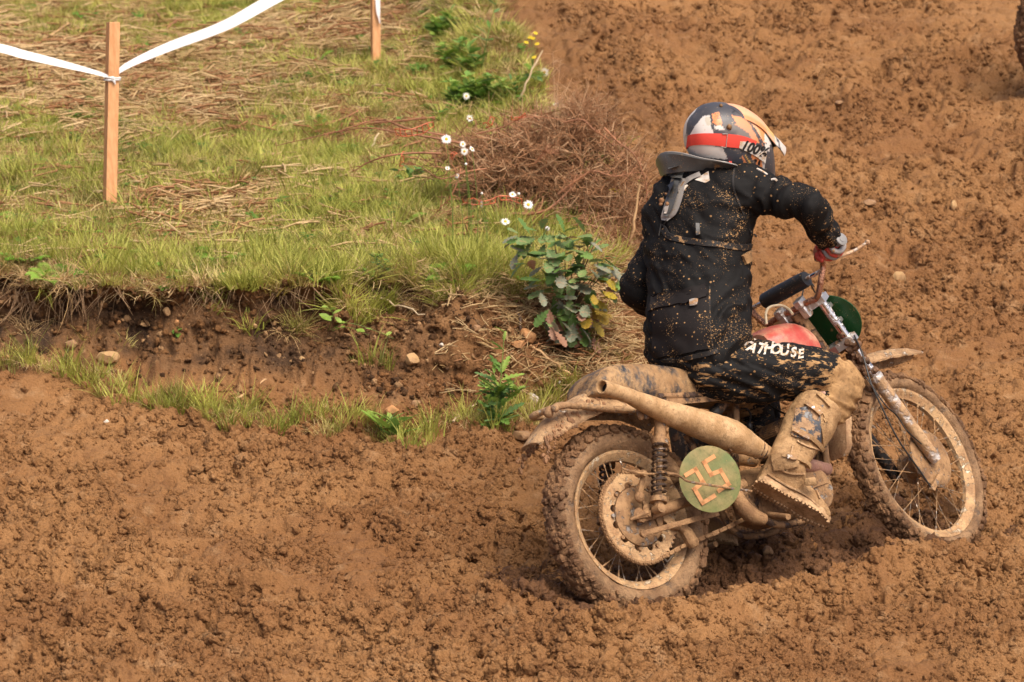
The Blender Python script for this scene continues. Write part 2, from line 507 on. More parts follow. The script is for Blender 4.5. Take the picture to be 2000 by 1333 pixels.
    # scree at the foot
    z = z + .06 * np.exp(-((s - w - .1) / .14) ** 2) * (.6 + .6 * perlin2(X * 2.2, Y * 2.2, 12))
    return z, s, b, w
def fine_height(X, Y, s, b, w):
    # crumbly clods
    patch = sst(-.5, .2, fbm2(X * 1.3, Y * 1.0, 3, 40))           # how broken up the surface is here
    wx, wy = X + .012 * perlin2(X * 26, Y * 26, 2), Y + .012 * perlin2(X * 26, Y * 26, 3)
    d1, i1 = worley2(wx * 9, wy * 8, 4)
    d2, i2 = worley2(wx * 24 + 3, wy * 20, 7)
    def puff(q, s_): return np.abs(perlin2(X * q + .6 * perlin2(X * q * .7, Y * q * .7, s_ + 9), Y * q * .82, s_))
    c = .016 * i1 ** 4 * np.clip(1 - d1 * 1.3, 0, 1) ** .5
    c = c + .010 * i2 ** 2 * np.clip(1 - d2 * 1.3, 0, 1) ** .6
    c = c + .040 * puff(8, 201) + .024 * puff(19, 203) + .013 * puff(43, 205) + .006 * puff(88, 207)
    pit = sst(.08, .40, fbm2(X * 13, Y * 9, 3, 60)) * .042
    rid = .050 * fbm2(X * 2.6, Y * 3.2, 4, 70, .6) + .050 * fbm2((X * .9 + Y * .25) * .9, (Y - X * .22) * 4.2, 3, 75)
    f = (c - pit) * (.35 + .75 * patch) + rid - .012
    far = 1 + .15 * sst(15, 19, Y)
    f = f * far
    grass = sst(.02, -.1, s)
    face = b * (1 - grass) * sst(w, w * .7, s)
    return f * (1 - .6 * grass) * (1 - .3 * face)

def grid_xy():
    ys = [11.3]
    while ys[-1] < 27:
        y = ys[-1]; st = .0115 * (y / 13) ** 1.15
        if 14.95 < y < 15.9: st *= .55
        ys.append(y + st)
    y = ys[-1]; st = .05
    while y < 400: st *= 1.18; y += st; ys.append(y)
    lo = [11.3]; y = 11.3; st = .04
    while y > -30: st *= 1.3; y -= st; lo.append(y)
    ys = np.array(lo[1:][::-1] + ys)
    h = np.arange(-.182, .1821, .0066 / 13)
    ext = [h[-1]]; st = .002
    while ext[-1] < 12: st *= 1.35; ext.append(ext[-1] + st)
    ext = np.array(ext[1:]); hs = np.concatenate([-ext[::-1], h, ext])
    wy = np.maximum(ys, 11.0)
    X = hs[None, :] * wy[:, None]; Y = np.repeat(ys[:, None], len(hs), 1)
    return X, Y
TX, TY = grid_xy()
TZ, TS, TB, TW = base_height(TX, TY)
inner = (np.abs(TX) < 6) & (TY > 9) & (TY < 30)
fine = np.zeros_like(TZ)
fine[inner] = fine_height(TX[inner], TY[inner], TS[inner], TB[inner], TW[inner])
TZ = TZ + fine
face = np.where((TS > 0) & (TS < TW), 1., 0.) * inner
hgt = TB
# the earth under the turf is eaten away: push the face back into the bank, rough and pitted
und = np.where(face > 0, np.sin(np.clip(hgt, 0, 1) * math.pi) ** .8, 0) * np.interp(TX, [-3, -.9, -.3], [.22, .19, .07])
rgh = fbm2(TX * 7, TZ * 11, 4, 90) * .07 + fbm2(TX * 28, TZ * 34, 3, 95) * .022
wq, wi = worley2(TX * 16, TZ * 20, 31)
rgh = rgh - .03 * wi * np.clip(1 - 1.5 * wq, 0, 1)
TY = TY + und + rgh * np.where(face > 0, np.clip(hgt * (1 - hgt) * 5, 0, 1), 0)
ny, nx = TX.shape
idx = np.arange(ny * nx).reshape(ny, nx)
F = np.stack([idx[:-1, :-1], idx[:-1, 1:], idx[1:, 1:], idx[1:, :-1]], -1).reshape(-1, 4)
V = np.stack([TX, TY, TZ], -1).reshape(-1, 3)

def ground_mat(wetk=None):
    n = NT('earth' if wetk is None else 'wet earth'); v = n.t.nodes.new('ShaderNodeNewGeometry').outputs['Position']
    soil = n.attr('turf'); face = n.attr('face'); wet = n.attr('wet') if wetk is None else wetk
    n1 = n.noise(v, 1.3, 4, .6); n2 = n.noise(v, 9, 5, .65); n3 = n.noise(v, 55, 4, .7)
    c = n.mix(n.rng(n1, .35, .65), (.218, .099, .034), (.292, .145, .053))
    c = n.mix(n.rng(n2, .52, .75, 0, .8), c, (.36, .208, .098))
    c = n.mix(n.rng(n2, .44, .28, 0, .7), c, (.140, .058, .018))
    c = n.mix(n.rng(n3, .62, .8, 0, .6), c, (.38, .215, .105))
    c = n.mix(n.rng(n3, .40, .25, 0, .65), c, (.15, .066, .019))
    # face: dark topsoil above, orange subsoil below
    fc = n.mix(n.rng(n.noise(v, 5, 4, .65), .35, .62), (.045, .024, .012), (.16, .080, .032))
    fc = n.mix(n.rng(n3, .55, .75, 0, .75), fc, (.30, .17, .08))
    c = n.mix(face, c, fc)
    tc = n.mix(n.rng(n.noise(v, 12, 4, .7), .35, .65), (.15, .085, .036), (.30, .19, .085))
    c = n.mix(soil, c, tc)
    wc = n.mix(n.rng(n2, .35, .65), (.085, .036, .013), (.145, .066, .025))
    c = n.mix(wet, c, wc)
    n.set(Base_Color=c, Roughness=n.fmix(wet, n.rng(n2, .3, .7, .78, .95), .60))
    n.b.inputs['Specular IOR Level'].default_value = .3
    b1 = n.bump(n.vor(v, 85, out='Distance'), .006, .8)
    b2 = n.bump(n.noise(v, 210, 4, .75), .005, .9, b1)
    n.set(Normal=b2)
    return n.m
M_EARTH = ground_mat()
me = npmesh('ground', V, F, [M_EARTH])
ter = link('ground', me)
tag(ter, kind='structure', label='brown churned clay track rising behind the rider with a cut turf bank')
def fattr(me, name, arr):
    a = me.attributes.new(name, 'FLOAT', 'POINT'); a.data.foreach_set('value', np.asarray(arr, np.float32).ravel())
turf = sst(.03, -.06, TS + .05 * perlin2(TX * 9, TY * 9, 3))
fattr(me, 'turf', turf)
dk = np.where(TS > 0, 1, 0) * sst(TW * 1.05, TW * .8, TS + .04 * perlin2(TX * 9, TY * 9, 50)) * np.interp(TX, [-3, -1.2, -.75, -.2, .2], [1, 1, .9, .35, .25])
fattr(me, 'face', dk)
rx, ry = TX - RUT0[0], TY - RUT0[1]
tt = rx * RUTD[0] + ry * RUTD[1]; nn_ = -rx * RUTD[1] + ry * RUTD[0]
wet = sst(-.5, -.1, tt) * sst(2.0, 1.3, tt) * sst(-.26, -.14, nn_ + .05 * perlin2(TX * 6, TY * 6, 17)) * sst(.62, .22, nn_ + .08 * perlin2(TX * 4, TY * 4, 19))
wet = wet * .95
fattr(me, 'wet', wet)

# coarse copy for placing things
st = 3
cz = idx[::st, ::st]
Vc = V[cz.ravel()]; k = np.arange(cz.size).reshape(cz.shape)
Fc = np.stack([k[:-1, :-1], k[:-1, 1:], k[1:, 1:], k[1:, :-1]], -1).reshape(-1, 4)
TBVH = BVHTree.FromPolygons(Vc.tolist(), Fc.tolist())
def G(px, py):
    """where the sight line through a photo pixel meets the ground"""
    h = TBVH.ray_cast(Vector(C_O), Vector(ray(px, py)).normalized(), 300)
    return h[0] if h[0] is not None else wp(px, py, 18)
def gz(x, y):
    h = TBVH.ray_cast(Vector((x, y, 20)), Vector((0, 0, -1)))
    return h[0].z if h[0] is not None else 0.
def gzn(P):
    out = np.zeros(len(P)); nr = np.zeros((len(P), 3))
    for i, (x, y) in enumerate(P):
        h = TBVH.ray_cast(Vector((x, y, 20)), Vector((0, 0, -1)))
        if h[0] is not None: out[i] = h[0].z; nr[i] = h[1]
        else: nr[i] = (0, 0, 1)
    return out, nr
# ================================================================== MOTORCYCLE
TH, LEAN, NOSE = R(40), R(26), R(-2)
_f = np.array([math.cos(TH), math.sin(TH), 0]); _l = np.array([-math.sin(TH), math.cos(TH), 0]); _z = np.array([0, 0, 1.])
_f2 = _f * math.cos(NOSE) + _z * math.sin(NOSE); _z2 = _z * math.cos(NOSE) - _f * math.sin(NOSE)
BU = _z2 * math.cos(LEAN) + _l * math.sin(LEAN); BL = _l * math.cos(LEAN) - _z2 * math.sin(LEAN); BF = _f2
AX = C_O + ray(1224, 1019) * 13.63
BM = Matrix([[BF[i], BL[i], BU[i], AX[i]] for i in range(3)] + [[0, 0, 0, 1]])
BMI = BM.inverted()
def bk(px, py, v):
    """photo pixel on the plane v metres to the left of the bike's mid plane -> bike coordinates (forward, left, up)"""
    o = BMI @ Vector(C_O); d = BMI.to_3x3() @ Vector(ray(px, py))
    t = (v - o.y) / d.y
    return o + d * t
# steering: front wheel, forks and bars turn together
RAKE, STEER = R(28), R(12)
FA = bk(1792, 908, 0)                                     # where the front axle is
sax = Vector((-math.sin(RAKE), 0, math.cos(RAKE)))
SR = Matrix.Rotation(STEER, 4, sax)
SP = FA + Vector((-.05, 0, 0))
SM = Matrix.Translation(SP) @ SR @ Matrix.Translation(-SP) @ Matrix.Translation(FA)   # front-axle coordinates -> bike
_o = SM @ Vector((0, 0, 0)); SM = Matrix.Translation(FA - _o) @ SM
SMI = SM.inverted()
def fk(px, py, v):
    o = SMI @ (BMI @ Vector(C_O)); d = SMI.to_3x3() @ (BMI.to_3x3() @ Vector(ray(px, py)))
    t = (v - o.y) / d.y
    return o + d * t

M_TYRE = muddy('muddy rubber', (.10, .085, .07), .80, 16, .7, 0, lo=(.19, .10, .043), hi=(.34, .20, .095), bumpy=.008, soft=.12)
M_TREAD = muddy('mud packed tread', (.06, .045, .035), 1.1, 25, .7, 0, lo=(.135, .062, .023), hi=(.27, .14, .058), bumpy=.01)
M_RIM = muddy('muddy rim', (.70, .56, .38), .70, 42, .4, .15, lo=(.36, .20, .09), hi=(.54, .34, .165), soft=.05)
M_SPOKE = muddy('spoke steel', (.40, .34, .28), .6, 40, .35, .7, lo=(.35,.21,.1))
M_MUD = muddy('caked mud', (.2, .11, .05), 1.3, 14, .8, 0, lo=(.235, .122, .050), hi=(.39, .222, .098), bumpy=.008)
M_CLOD = plain('wet mud clods', (.24, .12, .052), .75, 0, .35, 30, .004)
M_PIPE = muddy('mud baked exhaust', (.24, .115, .045), .84, 7, .6, 0, lo=(.40, .235, .10), hi=(.58, .375, .19), soft=.02, bumpy=.004)
M_CHROME = muddy('scratched chrome', (.72, .70, .68), .36, 26, .16, 1., stretch=(1, 1, .6), lo=(.33, .16, .075), hi=(.47, .25, .12), soft=.12)
M_ALLOY = muddy('cast alloy', (.62, .60, .57), .30, 22, .35, .85, soft=.1)
M_DALLOY = muddy('muddy alloy', (.32, .28, .24), .70, 24, .5, .35, lo=(.22, .115, .048), hi=(.39, .225, .10))
M_SLIDER = muddy('fork slider alloy', (.62, .58, .54), .62, 14, .35, .5, lo=(.34, .19, .085), hi=(.52, .33, .17), soft=.08)
M_STEEL = muddy('muddy frame steel', (.07, .042, .03), .62, 24, .5, .1, lo=(.19, .10, .042), hi=(.34, .19, .085))
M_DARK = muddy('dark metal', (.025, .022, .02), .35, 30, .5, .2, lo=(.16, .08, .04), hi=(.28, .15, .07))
M_SPRING = muddy('spring steel', (.09, .06, .045), .35, 40, .4, .5)
M_SEAT = muddy('seat vinyl', (.030, .033, .038), .58, 16, .42, 0, stretch=(1.5, 1, .9), lo=(.27, .15, .062), hi=(.42, .26, .12), soft=.12, bumpy=.002, dots=.3)
M_SEATTOP = muddy('seat top vinyl', (.03, .03, .035), .9, 14, .5, 0, lo=(.40, .23, .105), hi=(.55, .35, .18), bumpy=.002)
M_TANK = muddy('faded red paint', (.62, .085, .06), .50, 10, .28, 0, lo=(.55, .22, .14), hi=(.60, .36, .22), soft=.16, bumpy=.001, var=.25)
M_GREEN = muddy('green plate paint', (.004, .060, .012), .18, 30, .42, 0, lo=(.2,.15,.06), dots=.25, bumpy=.0005)
M_GREENMUD = muddy('muddy green plate', (.10, .155, .025), .48, 6, .45, 0, lo=(.20, .17, .05), hi=(.32, .235, .095), soft=.2, bumpy=.001, var=.25, dots=.4)
M_ORANGE = muddy('orange digits', (.60, .27, .09), .22, 34, .5, 0, lo=(.26, .20, .07), hi=(.40, .26, .11), soft=.10, bumpy=.0004)
M_BLACKR = muddy('black rubber', (.018, .018, .019), .12, 26, .45, 0, dots=.35, bumpy=.001)
M_CABLE = plain('black cable', (.02, .018, .016), .5)
M_HOSE = plain('cream fuel hose', (.62, .50, .32), .4)
M_COPPER = muddy('rusty red bar paint', (.42, .20, .12), .3, 30, .22, .75, lo=(.40, .17, .09), hi=(.55, .30, .18), soft=.12)
M_FENDER = muddy('mud crusted mudguard', (.66, .55, .42), .72, 38, .5, 0, lo=(.33, .185, .085), hi=(.54, .34, .17), bumpy=.008)

def torus_wheel(R0, r, wid, n=96, m=18, flat=.0):
    mb = MB(); vs = []
    for i in range(n):
        a = 2 * math.pi * i / n
        for k in range(m):
            b = 2 * math.pi * k / m
            q = R0 + r * math.cos(b)
            vs.append((q * math.cos(a), wid * math.sin(b), q * math.sin(a)))
    fs = [(i * m + k, ((i + 1) % n) * m + k, ((i + 1) % n) * m + (k + 1) % m, i * m + (k + 1) % m) for i in range(n) for k in range(m)]
    return mb.add(vs, fs)

def make_wheel(parent, mtx, R_rim, R_out, halfw, front, nclod, seed):
    """hub mesh with tyre, tread blocks, rim, spokes ... as its sub-parts; axle at the origin of mtx, turning about y"""
    rg = random.Random(seed)
    Y = Vector((0, 1, 0))
    hub = MB()
    if front: hub.lathe((0, -.055, 0), Y, [(0, .02), (0, .078), (.012, .084), (.02, .05), (.09, .045), (.1, .060), (.108, .055), (.112, .02)], 28, True)
    else: hub.lathe((0, -.05, 0), Y, [(0, .02), (0, .088), (.012, .092), (.03, .085), (.05, .05), (.085, .045), (.09, .062), (.098, .055), (.1, .02)], 28, True)
    w = hub.build('wheel', M_DALLOY, parent, mtx, rough=.0015)
    r = (R_out - R_rim) / 2
    tyre = torus_wheel(R_rim + r * 1.02, r * 1.02, halfw * .96, 110, 20)
    ty = tyre.build('tyre', M_TYRE, w, mtx, rough=.005, rs=34)
    # tread blocks: three staggered rows, mud packed between them
    mb = MB(); nb = 46 if not front else 52
    for i in range(nb):
        a0 = 2 * math.pi * i / nb
        for row, (off, tilt, bw, bl) in enumerate(((-.88, 1.02, .013, .017), (-.45, .5, .013, .017), (0, 0, .015, .016), (.45, -.5, .013, .017), (.88, -1.02, .013, .017))):
            a = a0 + (.5 if row % 2 else 0) * 2 * math.pi / nb
            if front and row in (1, 3) and i % 2: continue
            b = off * 1.0
            ro = R_rim + r * 1.02 + (r * 1.02 + .004) * math.cos(b); yy = (halfw * .96 + .003) * math.sin(b)
            rad = Vector((math.cos(a), 0, math.sin(a))); tan = Vector((-math.sin(a), 0, math.cos(a)))
            nrm = (rad * math.cos(b) + Y * math.sin(b)).normalized(); sid = tan.cross(nrm).normalized()
            c = rad * ro + Y * yy
            mb.box(c, tan * bl * rg.uniform(.6, 1), sid * bw * rg.uniform(.8, 1.2), nrm * .011 * rg.uniform(.2, 1.1), .3)
    mb.build('tread_block', M_TREAD, w, mtx, rough=.009, rs=45)['kind'] = 'stuff'
    cl = MB()
    for i in range(nclod):
        a = rg.uniform(0, 2 * math.pi); b = rg.gauss(0, .62)
        b = max(-1.35, min(1.35, b))
        ro = R_rim + r * 1.02 + (r * 1.02 + rg.uniform(0, .010)) * math.cos(b); yy = (halfw * .96 + .004) * math.sin(b)
        s = rg.uniform(.004, .015) * (1.15 if abs(b) < .9 else .6)
        cl.ball((ro * math.cos(a), yy, ro * math.sin(a)), (s * rg.uniform(.7, 1.3), s * rg.uniform(.7, 1.3), s * rg.uniform(.7, 1.3)), 5, 4)
    o = cl.build('mud_clods', M_TREAD, w, mtx, smooth=True, rough=.004, rs=90); o['kind'] = 'stuff'
    # rim: a channel with rolled flanges
    hw = halfw * .56
    pr = [(-hw, R_rim - .004), (-hw - .002, R_rim + .005), (-hw + .003, R_rim + .006), (-hw + .004, R_rim - .006), (-hw + .010, R_rim - .016), (-.008, R_rim - .023), (.008, R_rim - .023),
          (hw - .010, R_rim - .016), (hw - .004, R_rim - .006), (hw - .003, R_rim + .006), (hw + .002, R_rim + .005), (hw, R_rim - .004), (hw - .006, R_rim - .012),
          (hw - .013, R_rim - .021), (.008, R_rim - .028), (-.008, R_rim - .028), (-hw + .013, R_rim - .021), (-hw + .006, R_rim - .012), (-hw, R_rim - .004)]
    mb = MB().lathe((0, 0, 0), Y, pr, 96)
    mb.build('rim', M_RIM, w, mtx, rough=.0012)
    # spokes, one object each
    ns = 36; base = None
    for i in range(ns):
        side = 1 if i % 2 else -1; cross = 1 if (i // 2) % 2 else -1
        a = 2 * math.pi * i / ns; ah = a + cross * R(34)
        hr = .05 if side > 0 else (.082 if not front else .080)
        p0 = Vector((math.cos(ah) * hr, side * .038, math.sin(ah) * hr)); p1 = Vector((math.cos(a) * (R_rim - .026), side * .006, math.sin(a) * (R_rim - .026)))
        q = MB().tube([p0, p1], .0017, 5); q.tube([p1 - (p1 - p0).normalized() * .018, p1], .0034, 6)
        q.build('spoke', M_SPOKE, w, mtx)
    return w

bike = empty('motorcycle', mtx=BM)
tag(bike, 'vintage motocross motorcycle caked in mud with red tank and green oval number plates', 'motorcycle')
I4 = Matrix.Identity(4)
Yv = Vector((0, 1, 0))
rw = make_wheel(bike, I4, .243, .326, .053, False, 950, 1)
# rear sprocket with holes and teeth
def gear(name, c, rad, teeth, th, holes, mat, parent, rin):
    mb = MB(); vs = []; n = teeth * 4
    prof = [0, .0, 1, 1]
    for yy in (-th, th):
        for i in range(n):
            a = 2 * math.pi * i / n; rr = rad + (.008 if i % 4 in (2, 3) else 0)
            vs.append((c[0] + rr * math.cos(a), c[1] + yy, c[2] + rr * math.sin(a)))
        for i in range(n):
            a = 2 * math.pi * i / n; rr = rin
            if holes:
                ph = (a * holes / (2 * math.pi)) % 1
                rr = rin + .017 * max(0, math.sin(ph * math.pi * 2)) ** .5 if ph < .5 else rin
            vs.append((c[0] + rr * math.cos(a), c[1] + yy, c[2] + rr * math.sin(a)))
    fs = []
    for i in range(n):
        j = (i + 1) % n
        fs += [(i, j, n + j, n + i), (2 * n + j, 2 * n + i, 3 * n + i, 3 * n + j), (i, 2 * n + i, 2 * n + j, j), (n + j, 3 * n + j, 3 * n + i, n + i)]
    mb.add(vs, fs)
    return mb.build(name, mat, parent, smooth=False)
SC = (0, -.066, 0)
gear('sprocket', SC, .158, 54, .0035, 12, M_RIM, rw, .108)
mb = MB().lathe((0, -.07, 0), Yv, [(0, .02), (-.004, .05), (-.004, .095), (0, .104), (.012, .104), (.012, .02)], 40, True)
mb.tube([(.03, -.079, .09), (.028, -.081, .03)], .006, 6); mb.tube([(.07, -.078, -.05), (.055, -.081, .04)], .004, 6)
mb.build('brake_drum', M_DALLOY, rw, rough=.0012)
mb = MB()
for i in range(9):
    a = 2 * math.pi * i / 9 + .2; mb.disc((.118 * math.cos(a), -.073, .118 * math.sin(a)), Yv, .0075, .005, 8)
mb.build('sprocket_bolt', M_DALLOY, rw)
# axle end, adjuster and lumps of mud round it
mb = MB().tube([(0, -.125, 0), (0, .09, 0)], .011, 10); mb.disc((0, -.112, 0), Yv, .018, .008, 6)
mb.box((.005, -.1, -.002), (.034, 0, .006), (0, .007, 0), (-.003, 0, .02), .3)
mb.tube([(-.075, -.105, -.01), (-.03, -.105, -.004), (0, -.108, 0)], [.004, .012, .02], 8)
mb.ball((-.03, -.105, .005), (.022, .012, .02)); mb.ball((.012, -.108, .022), (.018, .012, .014))
mb.build('axle', M_MUD, bike, rough=.006, rs=70)
# swing arm, both sides
for sgn in (-1, 1):
    v = .098 * sgn
    mb = MB().tube([(.02, v, -.005), (.20, v, .018), (.36, v * .95, .035), (.50, v * .8, .045)], [.020, .019, .019, .021], 12, steps=14)
    mb.box((.01, v, -.004), (.045, 0, .004), (0, .010, 0), (-.002, 0, .020), .3)
    mb.build('swing_arm', M_STEEL if sgn > 0 else M_MUD, bike, rough=.003, rs=50)
# flat torque stay and brake rod, traced on their own plane
p = [bk(1256, 1043, -.125), bk(1330, 1022, -.125), bk(1402, 1003, -.12)]
mb = MB()
for a, b in zip(p[:-1], p[1:]):
    d = (b - a); mb.box((a + b) / 2, d * .51, (0, .004, 0), d.cross(Yv).normalized() * .0095, .2)
mb.disc(p[0], Yv, .013, .006, 10)
mb.build('torque_arm', M_MUD, bike, rough=.0025, rs=60)
p = [bk(1214, 915, -.135), bk(1232, 921, -.14), bk(1262, 926, -.15), bk(1312, 926, -.17), bk(1330, 932, -.20), bk(1346, 941, -.235), bk(1400, 950, -.235), bk(1468, 960, -.22)]
mb = MB().tube(p, .0042, 6, steps=40); mb.disc(bk(1257, 926, -.14), Yv, .011, .009, 8)
mb.build('brake_rod', M_DALLOY, bike, rough=.001)
mb = MB(); a = bk(1256, 926, -.125); b = bk(1249, 972, -.112)
mb.box((a + b) / 2, (b - a) * .55, (0, .006, 0), (b - a).cross(Yv).normalized() * .010, .3); mb.ball(b, (.02, .015, .02)); mb.ball(a + Vector((-.02, 0, .004)), (.016, .01, .012))
mb.build('brake_lever', M_MUD, bike, rough=.006, rs=60)
# shocks
for sgn in (-1, 1):
    vv = .15 * sgn
    T = bk(1290, 800, -.15); Bm = bk(1286, 994, -.15)
    T = Vector((T.x, vv, T.z)); Bm = Vector((Bm.x, vv, Bm.z)); d = (Bm - T)
    def at(t, T=T, d=d): return T + d * t
    mb = MB().tube([at(0), at(.30)], [.019, .021], 14); mb.tube([at(.30), at(.33), at(.36)], [.029, .030, .029], 14)
    mb.tube([at(.3), at(.9)], .011, 10); mb.tube([at(.89), at(.94)], [.031, .031], 14); mb.tube([at(.93), at(1.0)], [.018, .014], 10)
    mb.disc(at(1.0), Yv, .018, .018, 12); mb.disc(at(0), Yv, .018, .018, 12)
    sh = mb.build('shock_absorber', M_DALLOY, bike, rough=.001)
    x, y = frame_for(d); pts = []
    for i in range(9 * 14 + 1):
        a = 2 * math.pi * i / 14; t = .36 + .53 * i / (9 * 14)
        pts.append(at(t) + (x * math.cos(a) + y * math.sin(a)) * .0245)
    MB().tube(pts, .0048, 6).build('spring', M_SPRING, sh)
# chain: upper and lower run as links
def chain_run(pts, n, parent):
    P = spline(pts, n)
    mb = MB()
    for i in range(n - 1):
        a = Vector(P[i]); b = Vector(P[i + 1]); d = b - a; up_ = d.cross(Yv).normalized()
        w = .007 if i % 2 else .0045
        mb.box((a + b) / 2, d * .5, (0, w, 0), up_ * (.0072 if i % 2 else .0085), .3)
        mb.tube([a - Yv * .009, a + Yv * .009], .0045, 6)
    return mb.build('chain', M_MUD, parent, smooth=False)
FS = bk(1478, 992, -.066)
lo = []
for a in np.linspace(math.pi * .62, math.pi * 1.62, 14): lo.append((.164 * math.cos(a), -.066, .164 * math.sin(a)))
lo += [tuple(bk(1300, 1086, -.066)), tuple(bk(1345, 1062, -.066)), tuple(bk(1400, 1040, -.066)), tuple(bk(1466, 1008, -.066))]
chain_run(lo, 74, bike)
chain_run([(.164 * math.cos(1.7), -.066, .164 * math.sin(1.7)), (.2, -.066, .125), (FS.x, -.066, FS.z + .035)], 36, bike)
gear('drive_sprocket', FS, .03, 12, .004, 0, M_STEEL, bike, .008)
mb = MB(); c = bk(1346, 1050, -.08)
mb.box(c, (.022, 0, .006), (0, .016, 0), (-.008, 0, .036), .4); mb.ball(c + Vector((.012, 0, -.018)), (.022, .018, .02)); mb.ball(c + Vector((-.02, 0, .03)), (.02, .018, .016)); mb.ball(bk(1320, 1030, -.08), (.02, .015, .014))
mb.build('chain_guide', M_MUD, bike, rough=.009, rs=60)
# expansion chamber and stinger
ex = [(1176, 756, .0262), (1196, 763, .0262), (1222, 772, .0268), (1246, 782, .030), (1300, 805, .0405), (1350, 823, .049), (1392, 838, .055), (1424, 850, .057), (1446, 860, .050), (1470, 871, .038), (1498, 884, .0255)]
P = [(*bk(x, y, v_), r) for (x, y, r), v_ in zip(ex, (-.250, -.232, -.212, -.195, -.178, -.168, -.165, -.165, -.165, -.165, -.165))]
A = spline(P, 46); mb = MB()
mb.tube([a[:3] for a in A], [a[3] for a in A], 28, cap=False)
d0 = Vector(A[0][:3]) - Vector(A[1][:3]); d0.normalize(); p0 = Vector(A[0][:3])
mb.lathe(p0, -d0, [(0, .0262), (-.003, .0235), (-.002, .0205), (.004, .0190), (.10, .0190)], 28)
xh = mb.build('exhaust_pipe', M_PIPE, bike, rough=.0028, rs=38)
MB().disc(p0 - d0 * .03, d0, .0192, .002, 20).build('bore_shade', plain('painted_shade', (.004, .0035, .003), .95), xh)  # black disc paints the darkness inside the open pipe end
e = Vector(A[-1][:3])
mb = MB().tube([e, bk(1520, 897, -.15), bk(1550, 905, -.13), bk(1590, 912, -.10), bk(1612, 918, -.03), bk(1606, 905, .03), bk(1585, 880, .04)], [.022, .022, .024, .026, .026, .024, .022], 16, steps=24)
mb.build('header_pipe', muddy('pink scorched pipe', (.42, .22, .17), .35, 12, .4, .2, lo=(.38, .2, .12), hi=(.45, .27, .16), soft=.2), bike)
mb = MB(); q = bk(1420, 872, -.16); mb.box(q, (.010, 0, -.003), (0, .006, 0), (-.004, 0, .022), .3); mb.disc(q + Vector((0, -.01, -.012)), Yv, .009, .006, 8)
mb.box(bk(1262, 806, -.15), (.010, 0, 0), (0, .006, 0), (.0, 0, .022), .3); mb.ball(bk(1250, 808, -.15), (.014, .012, .024)); mb.ball(bk(1262, 812, -.15), (.012, .01, .016))
mb.build('exhaust_bracket', M_DALLOY, xh, rough=.004, rs=60)
wire = MB(); 
for s0 in (1482, 1490):
    c = bk(s0, 878 if s0 == 1482 else 882, -.165); ax = (Vector(A[-1][:3]) - Vector(A[-5][:3])).normalized()
    x, y = frame_for(ax); rr = .034 if s0 == 1482 else .0295
    wire.tube([c + (x * math.cos(t) + y * math.sin(t)) * rr for t in np.linspace(0, 2 * math.pi, 25)], .0022, 5)
wire.build('wire_tie', M_STEEL, xh)
# seat: humped at the rear, thin at the tank
prof = [(1163, 752, 1166, 768), (1168, 730, 1190, 775), (1186, 714, 1222, 779), (1222, 707, 1262, 783), (1270, 707, 1312, 784), (1312, 712, 1350, 782), (1352, 721, 1386, 780), (1392, 738, 1412, 778), (1425, 757, 1432, 774)]
secs = []
for i, (xt, yt, xb, yb) in enumerate(prof):
    t = bk(xt, yt, -.085); b = bk(xb, yb, -.105)
    c = (t + b) / 2; h = (t - b) / 2
    wv = np.interp(i, [0, 1, 4, 8], [.07, .105, .115, .085])
    secs.append((Vector((c.x, 0, c.z)), Vector((h.x, 0, h.z)), Vector((0, wv, 0))))
for i in range(3):    # on under the rider to the back of the tank
    q = (.66 + .12 * i); secs.append((Vector((q, 0, .37 + .02 * i)), Vector((0, 0, .045)), Vector((0, .085 - .012 * i, 0))))
mb = MB().loft(secs, 32, 3.4, True, 40)
seat = mb.build('seat', M_SEAT, bike, rough=.002, rs=18)
# seat piping, lower trim strip, top skin
sv = BVHTree.FromPolygons([v.co for v in seat.data.vertices], [list(p.vertices) for p in seat.data.polygons])
def seat_pt(px, py, off=.002):
    o = BMI @ Vector(C_O); d = (BMI.to_3x3() @ Vector(ray(px, py))).normalized()
    h = sv.ray_cast(o, d)
    return None if h[0] is None else h[0] + h[1] * off
def seat_line(pix, r, name, mat):
    P = [seat_pt(x, y) for x, y in spline(pix, 30)]; P = [q for q in P if q is not None]
    if len(P) > 3: MB().tube(P, r, 6).build(name, mat, seat)
seat_line([(1164, 740), (1180, 722), (1215, 712), (1270, 712), (1320, 719), (1370, 733), (1415, 756)], .0028, 'piping', M_SEATTOP)
seat_line([(1232, 712), (1241, 735), (1247, 762)], .0018, 'seam', M_DARK)
seat_line([(1262, 768), (1290, 759), (1330, 753), (1380, 752), (1415, 757)], .0022, 'trim', M_SEATTOP)
mb = MB()
P = spline([tuple(bk(1262, 785, -.10)), tuple(bk(1340, 784, -.10)), tuple(bk(1424, 776, -.095))], 12)
for a, b in zip(P[:-1], P[1:]): a, b = Vector(a), Vector(b); mb.box((a + b) / 2, (b - a) * .52, (0, .006, 0), (0, 0, .010), 0)
mb.build('seat_rail', M_STEEL, bike, rough=.001)
